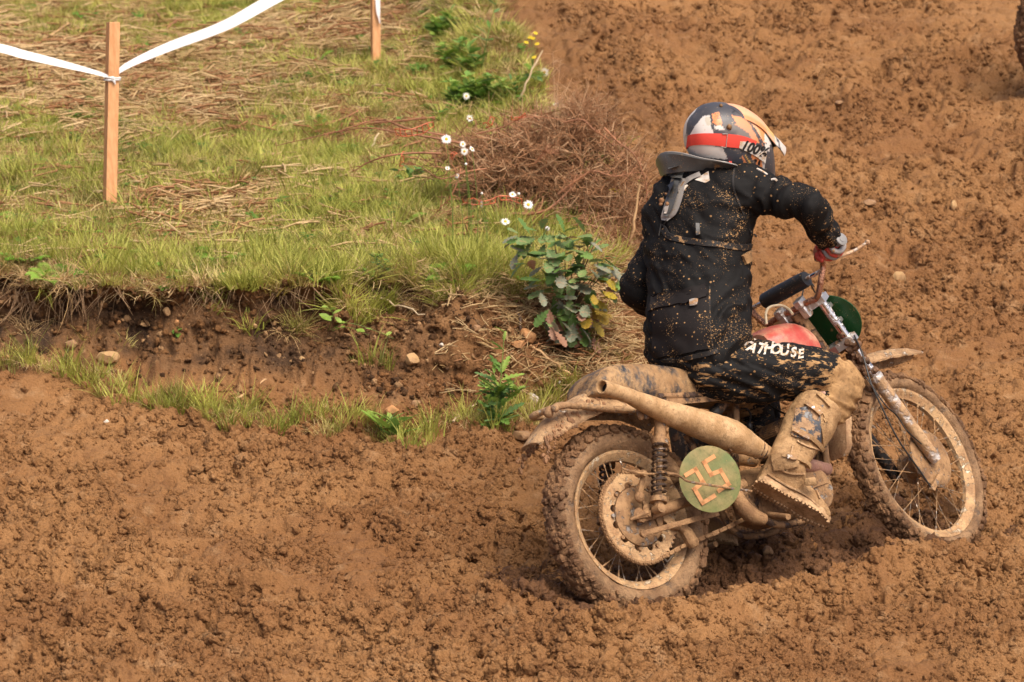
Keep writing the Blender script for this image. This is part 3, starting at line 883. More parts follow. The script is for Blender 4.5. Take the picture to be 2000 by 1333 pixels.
# rear mudguard: channel section sweeping up over the wheel and down behind
path = [bk(1030, 869, 0), bk(1050, 838, 0), bk(1078, 806, 0), bk(1112, 781, 0), bk(1160, 762, 0)]
path = [Vector((q.x, 0, q.z)) for q in path]
path += [Vector((.10, 0, .46)), Vector((.20, 0, .42)), Vector((.30, 0, .34))]
def channel(path, widths, drop, thick, name, mat, parent, mtx=None, n=48, rough=.004, lip=0):
    A = spline([(*p, w, dd) for p, w, dd in zip(path, widths, drop)], n); vs = []; m = 13
    for i in range(n):
        d = Vector(A[min(i + 1, n - 1)][:3]) - Vector(A[max(i - 1, 0)][:3]); d.normalize()
        up_ = Yv.cross(d).normalized()
        up_ = -up_ if up_.z < 0 else up_
        w, dd = A[i][3], A[i][4]
        for lay in (0, 1):
            for k in range(m):
                u = -1 + 2 * k / (m - 1)
                off = -dd * abs(u) ** 3.4 - (thick if lay else 0)
                vs.append(Vector(A[i][:3]) + Yv * w * u * (1 - (.03 if lay else 0)) + up_ * off)
    fs = []; K = 2 * m
    for i in range(n - 1):
        for k in range(m - 1):
            a = i * K + k; fs.append((a, a + 1, a + K + 1, a + K)); a += m; fs.append((a + 1, a, a + K, a + K + 1))
        for k, s_ in ((0, 1), (m - 1, 0)):
            a = i * K + k; fs.append((a, a + K, a + K + m, a + m))
    for i in (0, n - 1):
        for k in range(m - 1): a = i * K + k; fs.append((a, a + m, a + m + 1, a + 1))
    return MB().add(vs, fs).build(name, mat, parent, mtx, rough=rough, rs=45)
rf = channel(path, [.050, .070, .078, .080, .082, .082, .08, .075], [.012, .050, .072, .082, .085, .08, .06, .04], .006, 'mudguard', M_FENDER, bike)
cr = MB(); rg = random.Random(5)
for i in range(260):
    t = rg.random(); A = spline([tuple(p) for p in path[:6]], 30)[int(t * 29)]; u = rg.choice((-1, 1)) * rg.uniform(.75, 1)
    s_ = rg.uniform(.003, .009)
    cr.ball((A[0] + rg.uniform(-.01, .01), .075 * u, A[2] - .075 * abs(u) ** 3.4 - rg.uniform(0, .012)), (s_, s_, s_ * rg.uniform(.8, 1.6)), 5, 4)
cr.build('mud_crumbs', M_CLOD, rf, rough=.004, rs=80)['kind'] = 'stuff'
mb = MB().tube([bk(1084, 797, -.082), bk(1100, 792, -.092), bk(1130, 793, -.095), bk(1180, 799, -.095), bk(1232, 801, -.10), bk(1270, 800, -.10)], [.012, .0125, .013, .0125, .013, .013], 12, steps=22)
mb.tube([bk(1084, 797, -.082), bk(1074, 800, -.05), (bk(1074, 800, -.05).x, .05, bk(1074, 800, -.05).z), (-.10, .09, .42), (.1, .1, .40)], .012, 10, steps=20)
mb.ball(bk(1072, 806, -.06), (.018, .018, .02)); mb.ball(bk(1084, 799, -.085), (.014, .014, .014))
mb.build('frame_loop', M_FENDER, bike, rough=.005, rs=50)
# frame tubes
def tubes(name, lst, mat, r=.0135, parent=bike):
    mb = MB()
    for pts in lst: mb.tube(pts, r, 10, steps=max(2, 8 * (len(pts) - 1)))
    return mb.build(name, mat, parent, rough=.0015)
SWP = Vector((.50, 0, .045))
tubes('frame', [
    [bk(1437, 778, -.06), bk(1437, 850, -.06), bk(1434, 950, -.07)],
    [bk(1428, 780, .04), bk(1428, 860, .04)],
    [(1.12, 0, .50), (1.0, .0, .46), (.8, .03, .40), (.45, .09, .40), (.10, .10, .40)],
    [(1.12, 0, .50), (1.0, .0, .46), (.8, -.03, .40), (.45, -.085, .385), (.20, -.10, .40)],
    [(1.13, 0, .46), (1.03, .0, .20), (.92, .05, .0), (.80, .07, -.10), (.62, .08, -.12), (.52, .08, -.05), (.48, .07, .2), (.45, .08, .38)],
    [(1.13, 0, .46), (1.03, .0, .20), (.92, -.05, .0), (.80, -.07, -.10), (.62, -.08, -.12), (.52, -.08, -.05), (.48, -.07, .1)],
    [bk(1340, 850, -.1), bk(1375, 905, -.1), bk(1440, 960, -.09)]], M_STEEL)
mb = MB().tube([bk(1436, 950, -.12), bk(1444, 980, -.13), bk(1464, 1004, -.135), bk(1492, 1016, -.135)], [.022, .026, .028, .022], 14, steps=20)
mb.build('cradle_tube', M_MUD, bike, rough=.004, rs=40)
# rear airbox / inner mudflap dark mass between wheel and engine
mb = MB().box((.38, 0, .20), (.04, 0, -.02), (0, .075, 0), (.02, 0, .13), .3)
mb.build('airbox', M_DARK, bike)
mb = MB().tube([bk(1418, 782, -.07), bk(1392, 812, -.06)], .022, 12)
mb.build('filter_hose', M_DARK, bike)
# oval side plate with 25
pc = bk(1387, 936, -.205)
nrm = Vector((-.36, -.93, -.05)).normalized()
side_x = Vector((0, 0, 1)).cross(nrm).normalized(); side_y = nrm.cross(side_x)
def plate(c, n, rx_, ry_, th, name, mat, rot=0.):
    ex_ = Vector((0, 0, 1)).cross(n).normalized(); ey = n.cross(ex_); mb = MB(); N = 40
    ex_, ey = ex_ * math.cos(rot) + ey * math.sin(rot), ey * math.cos(rot) - ex_ * math.sin(rot)
    rings = [(0.0, .004), (.5, .003), (.93, 0), (1.0, -.001), (1.0, -th), (0, -th)]
    vs = [c + ex_ * rx_ * r * math.cos(2 * math.pi * k / N) + ey * ry_ * r * math.sin(2 * math.pi * k / N) + n * h for r, h in rings for k in range(N)]
    fs = [(i * N + k, i * N + (k + 1) % N, (i + 1) * N + (k + 1) % N, (i + 1) * N + k) for i in range(len(rings) - 1) for k in range(N)]
    return mb.add(vs, fs).build(name, mat, bike), ex_, ey
pl, ex_, ey_ = plate(pc, nrm, .113, .117, .004, 'number_plate', M_GREENMUD)
pl['label'] = 'oval green side plate smeared with mud with number 25'
# digits drawn as bars; they lean the way the plate has turned (about 22 degrees)
dg = R(17)
def dpt(x, y): return pc + (ex_ * (x * math.cos(dg) - y * math.sin(dg)) + ey_ * (x * math.sin(dg) + y * math.cos(dg))) + nrm * .0046
seg2 = [[(-.070, .055), (-.030, .055), (-.030, .004), (-.070, -.002), (-.070, -.057), (-.022, -.057)]]
seg5 = [[(.050, .060), (.010, .060), (.010, .012), (.048, .006), (.048, -.048), (.006, -.050)]]
for segs in (seg2, seg5):
    mb = MB()
    for line in segs:
        for a, b in zip(line[:-1], line[1:]):
            A_, B_ = dpt(*a), dpt(*b); d = (B_ - A_); u = d.normalized() * .0075; w = nrm.cross(d).normalized() * .0075
            mb.box((A_ + B_) / 2, d / 2 + u, w, nrm * .0005)
    mb.build('digit', M_ORANGE, pl, smooth=False)
# engine: cases, round cover, finned barrel and head, carburettor
mb = MB()
mb.box((.70, 0, -.02), (.155, 0, 0), (0, .085, 0), (0, 0, .085), .35)
mb.box((.60, 0, .04), (.09, 0, 0), (0, .07, 0), (0, 0, .06), .35)
mb.build('crankcase', M_MUD, bike, rough=.004, rs=35)
cc = bk(1597, 955, -.12)
mb = MB().lathe(cc + Vector((0, .04, 0)), -Yv, [(0, .082), (.03, .082), (.037, .076), (.040, .05), (.041, .0)], 36)
mb.box(cc + Vector((.01, -.004, .012)), (.045, 0, .006), (0, .004, 0), (0, 0, .004), .2)
mb.build('engine_cover', M_DALLOY, bike, rough=.0015)
ccx = bk(1535, 838, 0)
cyl_c = Vector((.80, 0, .075)); cd = Vector((.12, 0, 1)).normalized()
x_, y_ = Vector((1, 0, -.12)).normalized(), Yv
for i in range(11):
    h = i * .0165; big = .078 + (.012 if i > 5 else 0) - (.014 if i > 9 else 0)
    mb = MB(); c = cyl_c + cd * h; N = 28; vs = []
    for lz in (-.002, .002):
        for k in range(N):
            a = 2 * math.pi * k / N; ct, st_ = math.cos(a), math.sin(a)
            vs.append(c + x_ * big * math.copysign(abs(ct) ** .6, ct) * 1.05 + y_ * big * math.copysign(abs(st_) ** .6, st_) + cd * lz)
    mb.add(vs, [tuple(range(N))[::-1], tuple(range(N, 2 * N))] + [(k, (k + 1) % N, N + (k + 1) % N, N + k) for k in range(N)])
    mb.build('cooling_fin', M_STEEL, bike, smooth=False)
mb = MB().lathe(cyl_c - cd * .03, cd, [(0, .05), (.22, .05), (.225, .02)], 20, True)
mb.tube([cyl_c + cd * .18, cyl_c + cd * .235], [.012, .008], 8)
mb.build('cylinder', M_DARK, bike)
# a row of radial fins seen as the ribbed dome beside the boot
rib = MB(); c0 = bk(1520, 850, -.05)
for i in range(17):
    a = R(200 - i * 10.5)
    rib.box(c0 + Vector((math.cos(a) * .048, -.01, math.sin(a) * .030 + .008)), (math.cos(a) * .012, 0, math.sin(a) * .010), (0, .045, 0), Vector((-math.sin(a), 0, math.cos(a))) * .0022)
rib.build('head_fins', M_STEEL, bike, smooth=False)
MB().lathe(c0 + Vector((0, .03, 0)), -Yv, [(0, .046), (.06, .046), (.064, .03), (.064, 0)], 20).build('cylinder_head', M_DARK, bike)
MB().tube([(.66, 0, .14), (.58, 0, .16), (.50, 0, .17)], [.03, .032, .036], 14, steps=10).build('carburettor', M_DALLOY, bike)
# cables
mb = MB()
for P in ([bk(1496, 772, -.02), bk(1502, 790, -.03), bk(1520, 802, -.04), bk(1540, 812, -.05)],
          [bk(1448, 797, -.02), bk(1460, 800, -.02), bk(1466, 812, -.03), bk(1463, 832, -.03)]):
    mb.tube(P, .0035, 6, steps=16)
mb.ball(bk(1464, 832, -.03), (.011, .011, .018)); mb.ball(bk(1537, 811, -.05), (.012, .01, .009))
mb.build('ignition_lead', M_CABLE, bike)
# foot peg, kick lever, downtube guard
mb = MB().tube([bk(1500, 1006, -.12), bk(1540, 1010, -.27)], .011, 10)
mb.build('footpeg', M_MUD, bike, rough=.002)
mb = MB().tube([(.48, .12, -.12), (.5, .27, -.11)], .011, 10); mb.build('footpeg', M_MUD, bike)
a = bk(1640, 812, .0); b = bk(1642, 892, .0)
mb = MB().box((a + b) / 2, (b - a) / 2 * 1.05, (0, .05, 0), (.024, 0, .004), .35)
mb.build('down_tube_guard', muddy('guard mud', (.45, .40, .34), .8, 18, .4, .3, lo=(.34, .18, .085), hi=(.52, .34, .18)), bike, rough=.003, rs=30)
# tank
secs = []
for px, top, bot, w in ((1488, 652, 705, .085), (1505, 640, 712, .105), (1530, 632, 722, .118), (1555, 630, 730, .120), (1580, 641, 738, .108), (1596, 664, 742, .080), (1603, 690, 742, .035)):
    t = bk(px, top, -.035); b = bk(px + 6, bot, -.07); c = (t + b) / 2; h = (t - b) / 2
    secs.append((Vector((c.x, 0, c.z)), Vector((0, 0, h.z)), Vector((0, w, 0))))
mb = MB().loft(secs, 36, 2.5, True, 34)
tank = mb.build('fuel_tank', M_TANK, bike, rough=.0012, rs=20)
tv = BVHTree.FromPolygons([v.co for v in tank.data.vertices], [list(p.vertices) for p in tank.data.polygons])
def tank_pt(px, py, off=.0012):
    o = BMI @ Vector(C_O); d = (BMI.to_3x3() @ Vector(ray(px, py))).normalized(); h = tv.ray_cast(o, d)
    return None if h[0] is None else h[0] + h[1] * off
def tank_line(pix, r, name, mat, n=40):
    P = [tank_pt(x, y) for x, y in spline(pix, n)]; P = [q for q in P if q is not None]
    if len(P) > 3: MB().tube(P, r, 5).build(name, mat, tank)
M_BADGE = muddy('badge line', (.16, .05, .035), .45, 60, .4, 0, lo=(.4, .2, .12), hi=(.5, .3, .18))
tank_line([(1569 + 13 * math.cos(t), 671 + 14 * math.sin(t)) for t in np.linspace(0, 2 * math.pi, 18)], .0010, 'badge', M_BADGE)
tank_line([(1569 + 7 * math.cos(t), 672 + 7.5 * math.sin(t)) for t in np.linspace(0, 2 * math.pi, 18)], .0008, 'badge', M_BADGE)
tank_line([(1566, 668), (1569, 673), (1572, 669), (1573, 676)], .0012, 'badge', M_BADGE, 10)
tank_line([(1528, 662), (1545, 655), (1565, 651), (1582, 655), (1592, 668)], .0009, 'badge', M_BADGE)
tank_line([(1484, 642), (1500, 635), (1522, 629)], .005, 'tank_rim', M_FENDER, 14)
# ------------------------------------------------ front end, in fork coordinates
def fp(px, py, v): return SM @ fk(px, py, v)
frw = make_wheel(bike, SM, .290, .347, .043, True, 800, 2)
ax2 = SM.to_3x3() @ Yv
hc = SM @ Vector((0, -.062, 0))
mb = MB().lathe(hc, -ax2, [(-.012, .098), (-.004, .114), (.004, .114), (.007, .106), (.009, .10), (.009, .02), (.012, 0)], 44)
d_ = fp(1838, 925, -.085) - fp(1820, 957, -.085)
mb.box((fp(1838, 925, -.082) + fp(1820, 957, -.082)) / 2, d_ * .5, ax2 * .006, d_.cross(ax2).normalized() * .010, .3)
mb.disc(fp(1821, 954, -.09), ax2, .012, .007, 10)
mb.tube([hc - ax2 * -.02, hc - ax2 * .035], .012, 10)
mb.build('brake_plate', M_DALLOY, frw, rough=.0015)
for sgn in (-1, 1):
    v = .094 * sgn
    bot = Vector((-.004, v, -.02)); dirn = Vector((-math.sin(RAKE), 0, math.cos(RAKE)))
    off = Vector((-.012, 0, 0))
    def q(t, bot=bot, off=off): return bot + off + dirn * t
    mb = MB().tube([q(0), q(.03), q(.32), q(.375)], [.020, .0235, .0245, .0245], 18)
    mb.tube([q(.375), q(.383), q(.395)], [.0268, .0275, .0268], 18)
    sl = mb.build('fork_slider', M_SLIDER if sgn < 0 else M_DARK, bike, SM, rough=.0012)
    MB().tube([q(.395), q(.76)], .0168, 16).build('fork_tube', M_CHROME, bike, SM)
    # mud packed at the lower yoke
    if sgn < 0:
        mb = MB(); rg = random.Random(8)
        for i in range(70):
            t = rg.uniform(.40, .575); s_ = rg.uniform(.008, .020)
            mb.ball(q(t) + Vector((rg.gauss(-.012, .012), rg.gauss(0.008, .016), rg.gauss(0, .008))), s_, 6, 5)
        mb.build('mud_clods', plain('dark clinging mud', (.14, .07, .032), .7, 0, .5, 30, .004), sl, SM, rough=.012, rs=60)['kind'] = 'stuff'
dirn = Vector((-math.sin(RAKE), 0, math.cos(RAKE))); fwdn = Vector((math.cos(RAKE), 0, math.sin(RAKE)))
def q0(t, v, f=0): return Vector((-.016, v, -.02)) + dirn * t + fwdn * f
for t, nm, th in ((.745, 'top_yoke', .012), (.560, 'lower_yoke', .014)):
    mb = MB()
    out = [q0(t - th, -.122, .02), q0(t - th, -.122, -.022), q0(t - th, -.06, -.050), q0(t - th, .06, -.050), q0(t - th, .122, -.022), q0(t - th, .122, .02), q0(t - th, .06, .012), q0(t - th, -.06, .012)]
    mb.poly(out, dirn * th * 2)
    for s_ in (-1, 1): mb.lathe(q0(t - th - .002, .094 * s_), dirn, [(0, .026), (2 * th + .004, .026), (2 * th + .006, .02)], 16, True)
    mb.build(nm, M_ALLOY, bike, SM, smooth=False)
MB().tube([q0(.56, 0, -.04), q0(.75, 0, -.04)], .026, 14).build('steering_head', M_STEEL, bike, SM)
# bar risers and clamps
BC = fk(1547, 607, 0)
mb = MB()
for s_ in (-1, 1):
    mb.box(BC + Vector((0, .048 * s_, 0)) - dirn * .022, fwdn * .018, Vector((0, .015, 0)), dirn * .028, .2)
    mb.box(BC + Vector((0, .048 * s_, 0)) + dirn * .012, fwdn * .024, Vector((0, .016, 0)), dirn * .016, .2)
mb.build('bar_clamp', M_ALLOY, bike, SM)
# handlebar: low centre, rising bends, cross bar, grips pulled back
bcz = .81
hb = {}
GR = SMI @ bk(1643, 468, -.405)           # end of the right grip, in fork coordinates
grip_end = GR
gdir = Vector((-.22, -.95, .02)).normalized()
grip_in = GR - gdir * .125
bend = fk(1596, 581, -.125); up1 = fk(1607, 512, -.195)
near = grip_in + Vector((.010, .030, -.006))
right = [BC, BC + Vector((0, -.085, 0)), bend, bend * .55 + up1 * .45 + Vector((0, -.006, 0)), up1, near, grip_in, grip_end]
left = [Vector((p.x, -p.y, p.z)) for p in right]
full = left[::-1] + right[1:]
barm = MB().tube(full, .0115, 14, steps=110)
barm.build('handlebar', M_COPPER, bike, SM)
xa = bend * .25 + up1 * .75
mb = MB().tube([xa, Vector((xa.x, -xa.y, xa.z))], .0075, 10)
cb = mb.build('crossbar', M_CHROME, bike, SM)
c = Vector((xa.x, 0, xa.z))
MB().tube([c + Vector((0, s_, 0)) for s_ in (-.098, -.090, .090, .098)], [.022, .030, .030, .022], 20, steps=24).build('crossbar_pad', M_BLACKR, cb, SM)
for s_ in (-1, 1):
    ge = Vector((grip_end.x, -s_ * grip_end.y * -1 if s_ > 0 else grip_end.y, grip_end.z)) if False else Vector((grip_end.x, grip_end.y * (1 if s_ < 0 else -1), grip_end.z))
    gi = Vector((grip_in.x, grip_in.y * (1 if s_ < 0 else -1), grip_in.z)); gd = (ge - gi).normalized()
    mb = MB().tube([gi, gi + gd * .008, gi + gd * .009, ge - gd * .006, ge - gd * .005, ge + gd * .004], [.026, .026, .0165, .0165, .024, .024], 18)
    mb.tube([ge + gd * .004, ge + gd * .0065], [.024, .019], 18); mb.tube([ge + gd * .0062, ge + gd * .0085], .012, 18)
    mb.build('grip', plain('grey rubber grip', (.24, .235, .23), .5), bike, SM)
# brake lever with ball end (right), clutch lever (left)
for s_ in (-1, 1):
    gi = Vector((grip_in.x, grip_in.y * (1 if s_ < 0 else -1), grip_in.z))
    tip = fk(1694, 474, -.33); 
    tip = Vector((tip.x, tip.y * (1 if s_ < 0 else -1), tip.z))
    root = gi + Vector((.02, .02 * -s_, -.01)); mid = root + Vector((.035, .03 * s_, -.012))
    mb = MB().tube([root, mid, mid * .5 + tip * .5 + Vector((.006, 0, -.006)), tip], [.009, .007, .0062, .0058], 10, steps=18)
    mb.ball(tip, .0105, 12, 9)
    mb.box(root, (.014, 0, 0), (0, .012, 0), (0, 0, .010), .3)
    mb.build('hand_lever', muddy('lever alloy', (.6, .5, .4), .6, 30, .3, .5, lo=(.36, .2, .1), hi=(.62, .42, .26)), bike, SM)
# front green plate, ahead of the forks
fc = fp(1612, 636, .0)
fn = (SM.to_3x3() @ Vector((-1, 0, .28))).normalized()
fc2 = SM @ (q0(.66, 0, .055))
fpl = MB(); N = 44
nrm2 = (SM.to_3x3() @ (-fwdn)).normalized(); exv = (SM.to_3x3() @ Yv).normalized(); eyv = nrm2.cross(exv)
_pp = SM @ q0(.65, 0, .05); _o = BMI @ Vector(C_O); _d = BMI.to_3x3() @ Vector(ray(1613, 637))
c_ = _o + _d * ((_pp - _o).dot(nrm2) / _d.dot(nrm2))
rings = [(0, .006), (.5, .004), (.95, 0), (1, -.001), (1, -.005), (0, -.003)]
vs = [c_ + exv * .150 * r * math.cos(2 * math.pi * k / N) + eyv * .118 * r * math.sin(2 * math.pi * k / N) + nrm2 * h for r, h in rings for k in range(N)]
fpl.add(vs, [(i * N + k, i * N + (k + 1) % N, (i + 1) * N + (k + 1) % N, (i + 1) * N + k) for i in range(len(rings) - 1) for k in range(N)])
fo = fpl.build('number_plate', M_GREEN, bike)
fo['label'] = 'plain glossy green front plate seen from behind'
mb = MB()
for t, f in ((.70, .03), (.635, .03)):
    mb.box(q0(t, -.094, f * .6), fwdn * .022, Vector((0, .008, 0)), dirn * .009, .2); mb.disc(q0(t, -.080, f + .012), Yv, .012, .006, 12)
mb.build('plate_bracket', M_ALLOY, bike, SM)
# front mudguard, high and tilted
pth = [fk(1650, 712, 0), fk(1672, 702, 0), fk(1700, 692, 0), fk(1728, 687, 0), fk(1760, 686, 0), fk(1790, 688, 0)]
pth = [Vector((q.x, 0, q.z)) for q in pth]
ff = channel(pth, [.05, .062, .068, .068, .060, .030], [.02, .035, .042, .042, .034, .012], .005, 'mudguard', M_FENDER, bike, SM, 36, .004)
# cables
mb = MB()
mb.tube([fp(1590, 560, -.04), fp(1576, 545, -.02), fp(1566, 585, -.02), fp(1572, 612, 0)], .0028, 6, steps=18)
mb.tube([fp(1580, 535, -.08), fp(1583, 553, -.08), fp(1592, 572, -.06)], .0028, 6, steps=14)
mb.tube([fp(1668, 655, -.13), fp(1684, 690, -.125), fp(1700, 745, -.125), fp(1722, 795, -.12), fp(1755, 860, -.11), fp(1800, 925, -.095), fp(1820, 955, -.09)], .0034, 6, steps=36)
mb.tube([fp(1690, 735, -.12), fp(1728, 790, -.13), fp(1752, 812, -.125), fp(1770, 840, -.12), fp(1800, 868, -.11)], .0026, 6, steps=30)
mb.build('control_cable', M_CABLE, bike)
MB().tube([fp(1497, 634, .02), fp(1496, 612, .02), fp(1504, 600, .02), fp(1524, 597, 0), fp(1540, 604, -.03), fp(1548, 614, -.05)], .005, 8, steps=24).build('breather_hose', M_HOSE, bike)
# ================================================================== RIDER
PM = lambda px, py, d: wp(px, py, d)
def cloth(name, base, **k):
    return muddy(name, base, k.get('amount', .28), k.get('scale', 26), .75, 0, stretch=k.get('stretch', (1, 1, 1)), rot=k.get('rot', (0, 0, 0)),
                 lo=k.get('lo', (.26, .145, .06)), hi=(.46, .275, .12), soft=.03, dots=k.get('dots', .5), bumpy=.0015, attr='mud', var=.3)
M_JACKET = cloth('black jacket cloth', (.0075, .0070, .0068), amount=-.12, dots=.60)
M_PANTS = cloth('black riding trousers', (.0085, .0082, .0082), amount=.50, scale=36, stretch=(.45, 1, 1.8), rot=(0, R(35), R(40)), dots=.62)
M_KNEE = muddy('mud soaked knee cloth', (.03, .03, .03), 1.0, 16, .7, 0, lo=(.36, .21, .095), hi=(.54, .35, .18), bumpy=.002)
M_STRAP = cloth('dark strap', (.014, .012, .011), amount=.4, scale=50, dots=.6)
M_POCKET = cloth('pocket cloth', (.0125, .0095, .009), amount=.0, scale=30, dots=.6)
for _m in (M_JACKET, M_PANTS, M_POCKET): _m.node_tree.nodes['Principled BSDF'].inputs['Specular IOR Level'].default_value = .22
M_BOOT = muddy('mud covered boot', (.10, .085, .07), .92, 22, .55, 0, lo=(.31, .175, .072), hi=(.48, .295, .135), bumpy=.006, soft=.05)
M_BOOTBLK = muddy('boot plastic', (.03, .035, .045), .45, 30, .3, 0, lo=(.3, .17, .08), hi=(.5, .31, .16), bumpy=.001)
M_SOLE = muddy('boot sole', (.05, .04, .03), 1.0, 24, .7, 0, lo=(.34, .19, .085), hi=(.58, .38, .2), bumpy=.004)
M_BRACE = muddy('grey neck brace shell', (.10, .10, .095), .22, 20, .4, 0, dots=.3, lo=(.3, .2, .1), bumpy=.0008)
M_BRACEL = muddy('pale brace edge', (.34, .31, .28), .3, 24, .45, 0, dots=.3, bumpy=.0008)
M_WHITE = muddy('white print', (.66, .61, .54), .40, 60, .5, 0, lo=(.45, .28, .14), hi=(.6, .42, .25), soft=.12, bumpy=.0005)
M_GLOVEG = muddy('grey glove', (.30, .28, .27), .25, 40, .7, 0, dots=.3, bumpy=.001)
M_GLOVER = muddy('red glove', (.55, .065, .045), .35, 40, .6, 0, lo=(.35, .12, .06), hi=(.5, .28, .15), bumpy=.001)
M_GLOVEB = muddy('black glove', (.02, .02, .02), .2, 40, .6, 0, dots=.3, bumpy=.001)
M_SKIN = plain('skin', (.45, .26, .18), .5)
M_SILVER = muddy('buckle', (.55, .52, .48), .62, 60, .3, .6, soft=.08, bumpy=.0006)

MX = Vector((1, 0, 0))
rgt = Vector((.72, -.69, .0)).normalized()          # rider's right
fwd_r = Vector((.69, .72, .0)).normalized()
pel = PM(1362, 668, 13.99)
shc = PM(1398, 372, 14.19)
tup = (shc - pel).normalized()
def tors(px, py, d, w, dp, tilt=0.):
    c = PM(px, py, d)
    r = (rgt + Vector((0, 0, 1)) * tilt).normalized(); f = (fwd_r - tup * fwd_r.dot(tup)).normalized()
    return (c, r * w, f * dp)
def torso_secs(g=0.):
    return [tors(1358, 722, 13.98, .160 + g, .134 + g), tors(1362, 710, 13.98, .174 + g, .144 + g), tors(1366, 690, 13.98, .178 + g, .146 + g), tors(1367, 650, 13.99, .182 + g, .144 + g), tors(1366, 600, 14.03, .184 + g, .136 + g),
            tors(1365, 550, 14.07, .180 + g, .134 + g), tors(1364, 500, 14.10, .186 + g, .138 + g), tors(1364, 450, 14.13, .190 + g, .142 + g), tors(1372, 410, 14.15, .192 + g, .138 + g, .10),
            tors(1390, 375, 14.17, .200 + g, .128 + g, .14), tors(1398, 348, 14.19, .150 + g, .105 + g, .12), tors(1404, 330, 14.19, .088 + g, .085 + g, .1), tors(1408, 312, 14.19, .062 + g, .066 + g)]
Rsh = PM(1468, 368, 14.05); Lsh = PM(1322, 418, 14.29)
gend = BM @ (SM @ grip_end); gin = BM @ (SM @ grip_in)
lgend = BM @ (SM @ Vector((grip_end.x, -grip_end.y, grip_end.z))); lgin = BM @ (SM @ Vector((grip_in.x, -grip_in.y, grip_in.z)))
Rel = PM(1578, 402, 13.93); Rwr = PM(1620, 468, 14.10)
Lel = PM(1250, 566, 14.22); Lwr = lgin.lerp(lgend, .6) + Vector((-.07, -.03, .03))
Rhip = PM(1352, 716, 13.92); Lhip = PM(1330, 690, 14.10)
Rkn = PM(1630, 735, 14.11); 
Lkn = BM @ Vector((.93, .20, .34)); Lan = BM @ Vector((.50, .24, .0)); 
Ran = PM(1540, 890, 13.87); Rbt = PM(1600, 800, 14.02)
def arm_pts(a, e, w, ra, re, rw):
    """shoulder -> elbow -> wrist with the cloth's thickness"""
    return [(a, ra), (a.lerp(e, .35), ra * .92), (a.lerp(e, .75), re * 1.06), (e, re * 1.02), (e.lerp(w, .3), re * .98), (e.lerp(w, .75), (re + rw) / 2), (w, rw)]
def add_arm(mb, a, e, w, ra, re, rw, n=18):
    P = arm_pts(a, e, w, ra, re, rw); mb.tube([p[0] for p in P], [p[1] for p in P], n, steps=26)
def capsule(mb, pts, n=18, steps=20): mb.tube([p[0] for p in pts], [p[1] for p in pts], n, steps=steps)
def leg_pts(g=0.): return [(Rhip, .100 + g), (PM(1420, 724, 13.95), .096 + g), (PM(1500, 728, 14.0), .090 + g), (PM(1570, 728, 14.06), .081 + g), (Rkn, .066 + g)]

# the body itself, one continuous surface under the clothes
mb = MB().loft(torso_secs(-.03)[1:], 20, 2.3, True, 26)
mb.tube([PM(1408, 330, 14.19), PM(1420, 290, 14.17)], .055, 12)
mb.ball(PM(1430, 272, 14.16), (.075, .085, .105), 16, 12)
add_arm(mb, Rsh, Rel, Rwr, .045, .036, .026); add_arm(mb, Lsh, Lel, Lwr, .05, .042, .028)
capsule(mb, leg_pts(-.018)); capsule(mb, [(Lhip, .085), (Lhip.lerp(Lkn, .5), .08), (Lkn, .055)])
capsule(mb, [(Rkn, .055), (Rbt, .05), (Ran, .03)]); capsule(mb, [(Lkn, .055), (Lkn.lerp(Lan, .5), .05), (Lan, .04)])
root = empty('person', (pel.x, pel.y, pel.z))
tag(root, 'rider in mud-spattered black jacket with grey neck brace and orange and white helmet', 'person')
PINV = Matrix.Translation(-pel)
def pbuild(mb, name, mat, parent=root, **k): return mb.build(name, mat, parent, PINV, **k)
body = remeshed('body', mb, .014, M_SKIN, root, 4, mtx=PINV)

def folds(o, fn):
    me = o.data; v = get_v(me) + np.array(pel); nn = get_n(me)
    set_v(me, v + nn * fn(v)[:, None] - np.array(pel))
def pxs(v):
    P = v - C_O; t = P @ C_F
    return 1000 + FPX * (P @ C_R) / t, 666.5 - FPX * (P @ C_U) / t
def mudattr(o, fn):
    me = o.data; v = get_v(me) + np.array(pel); a = me.attributes.new('mud', 'FLOAT', 'POINT')
    a.data.foreach_set('value', np.clip(fn(v), 0, 2).astype(np.float32))

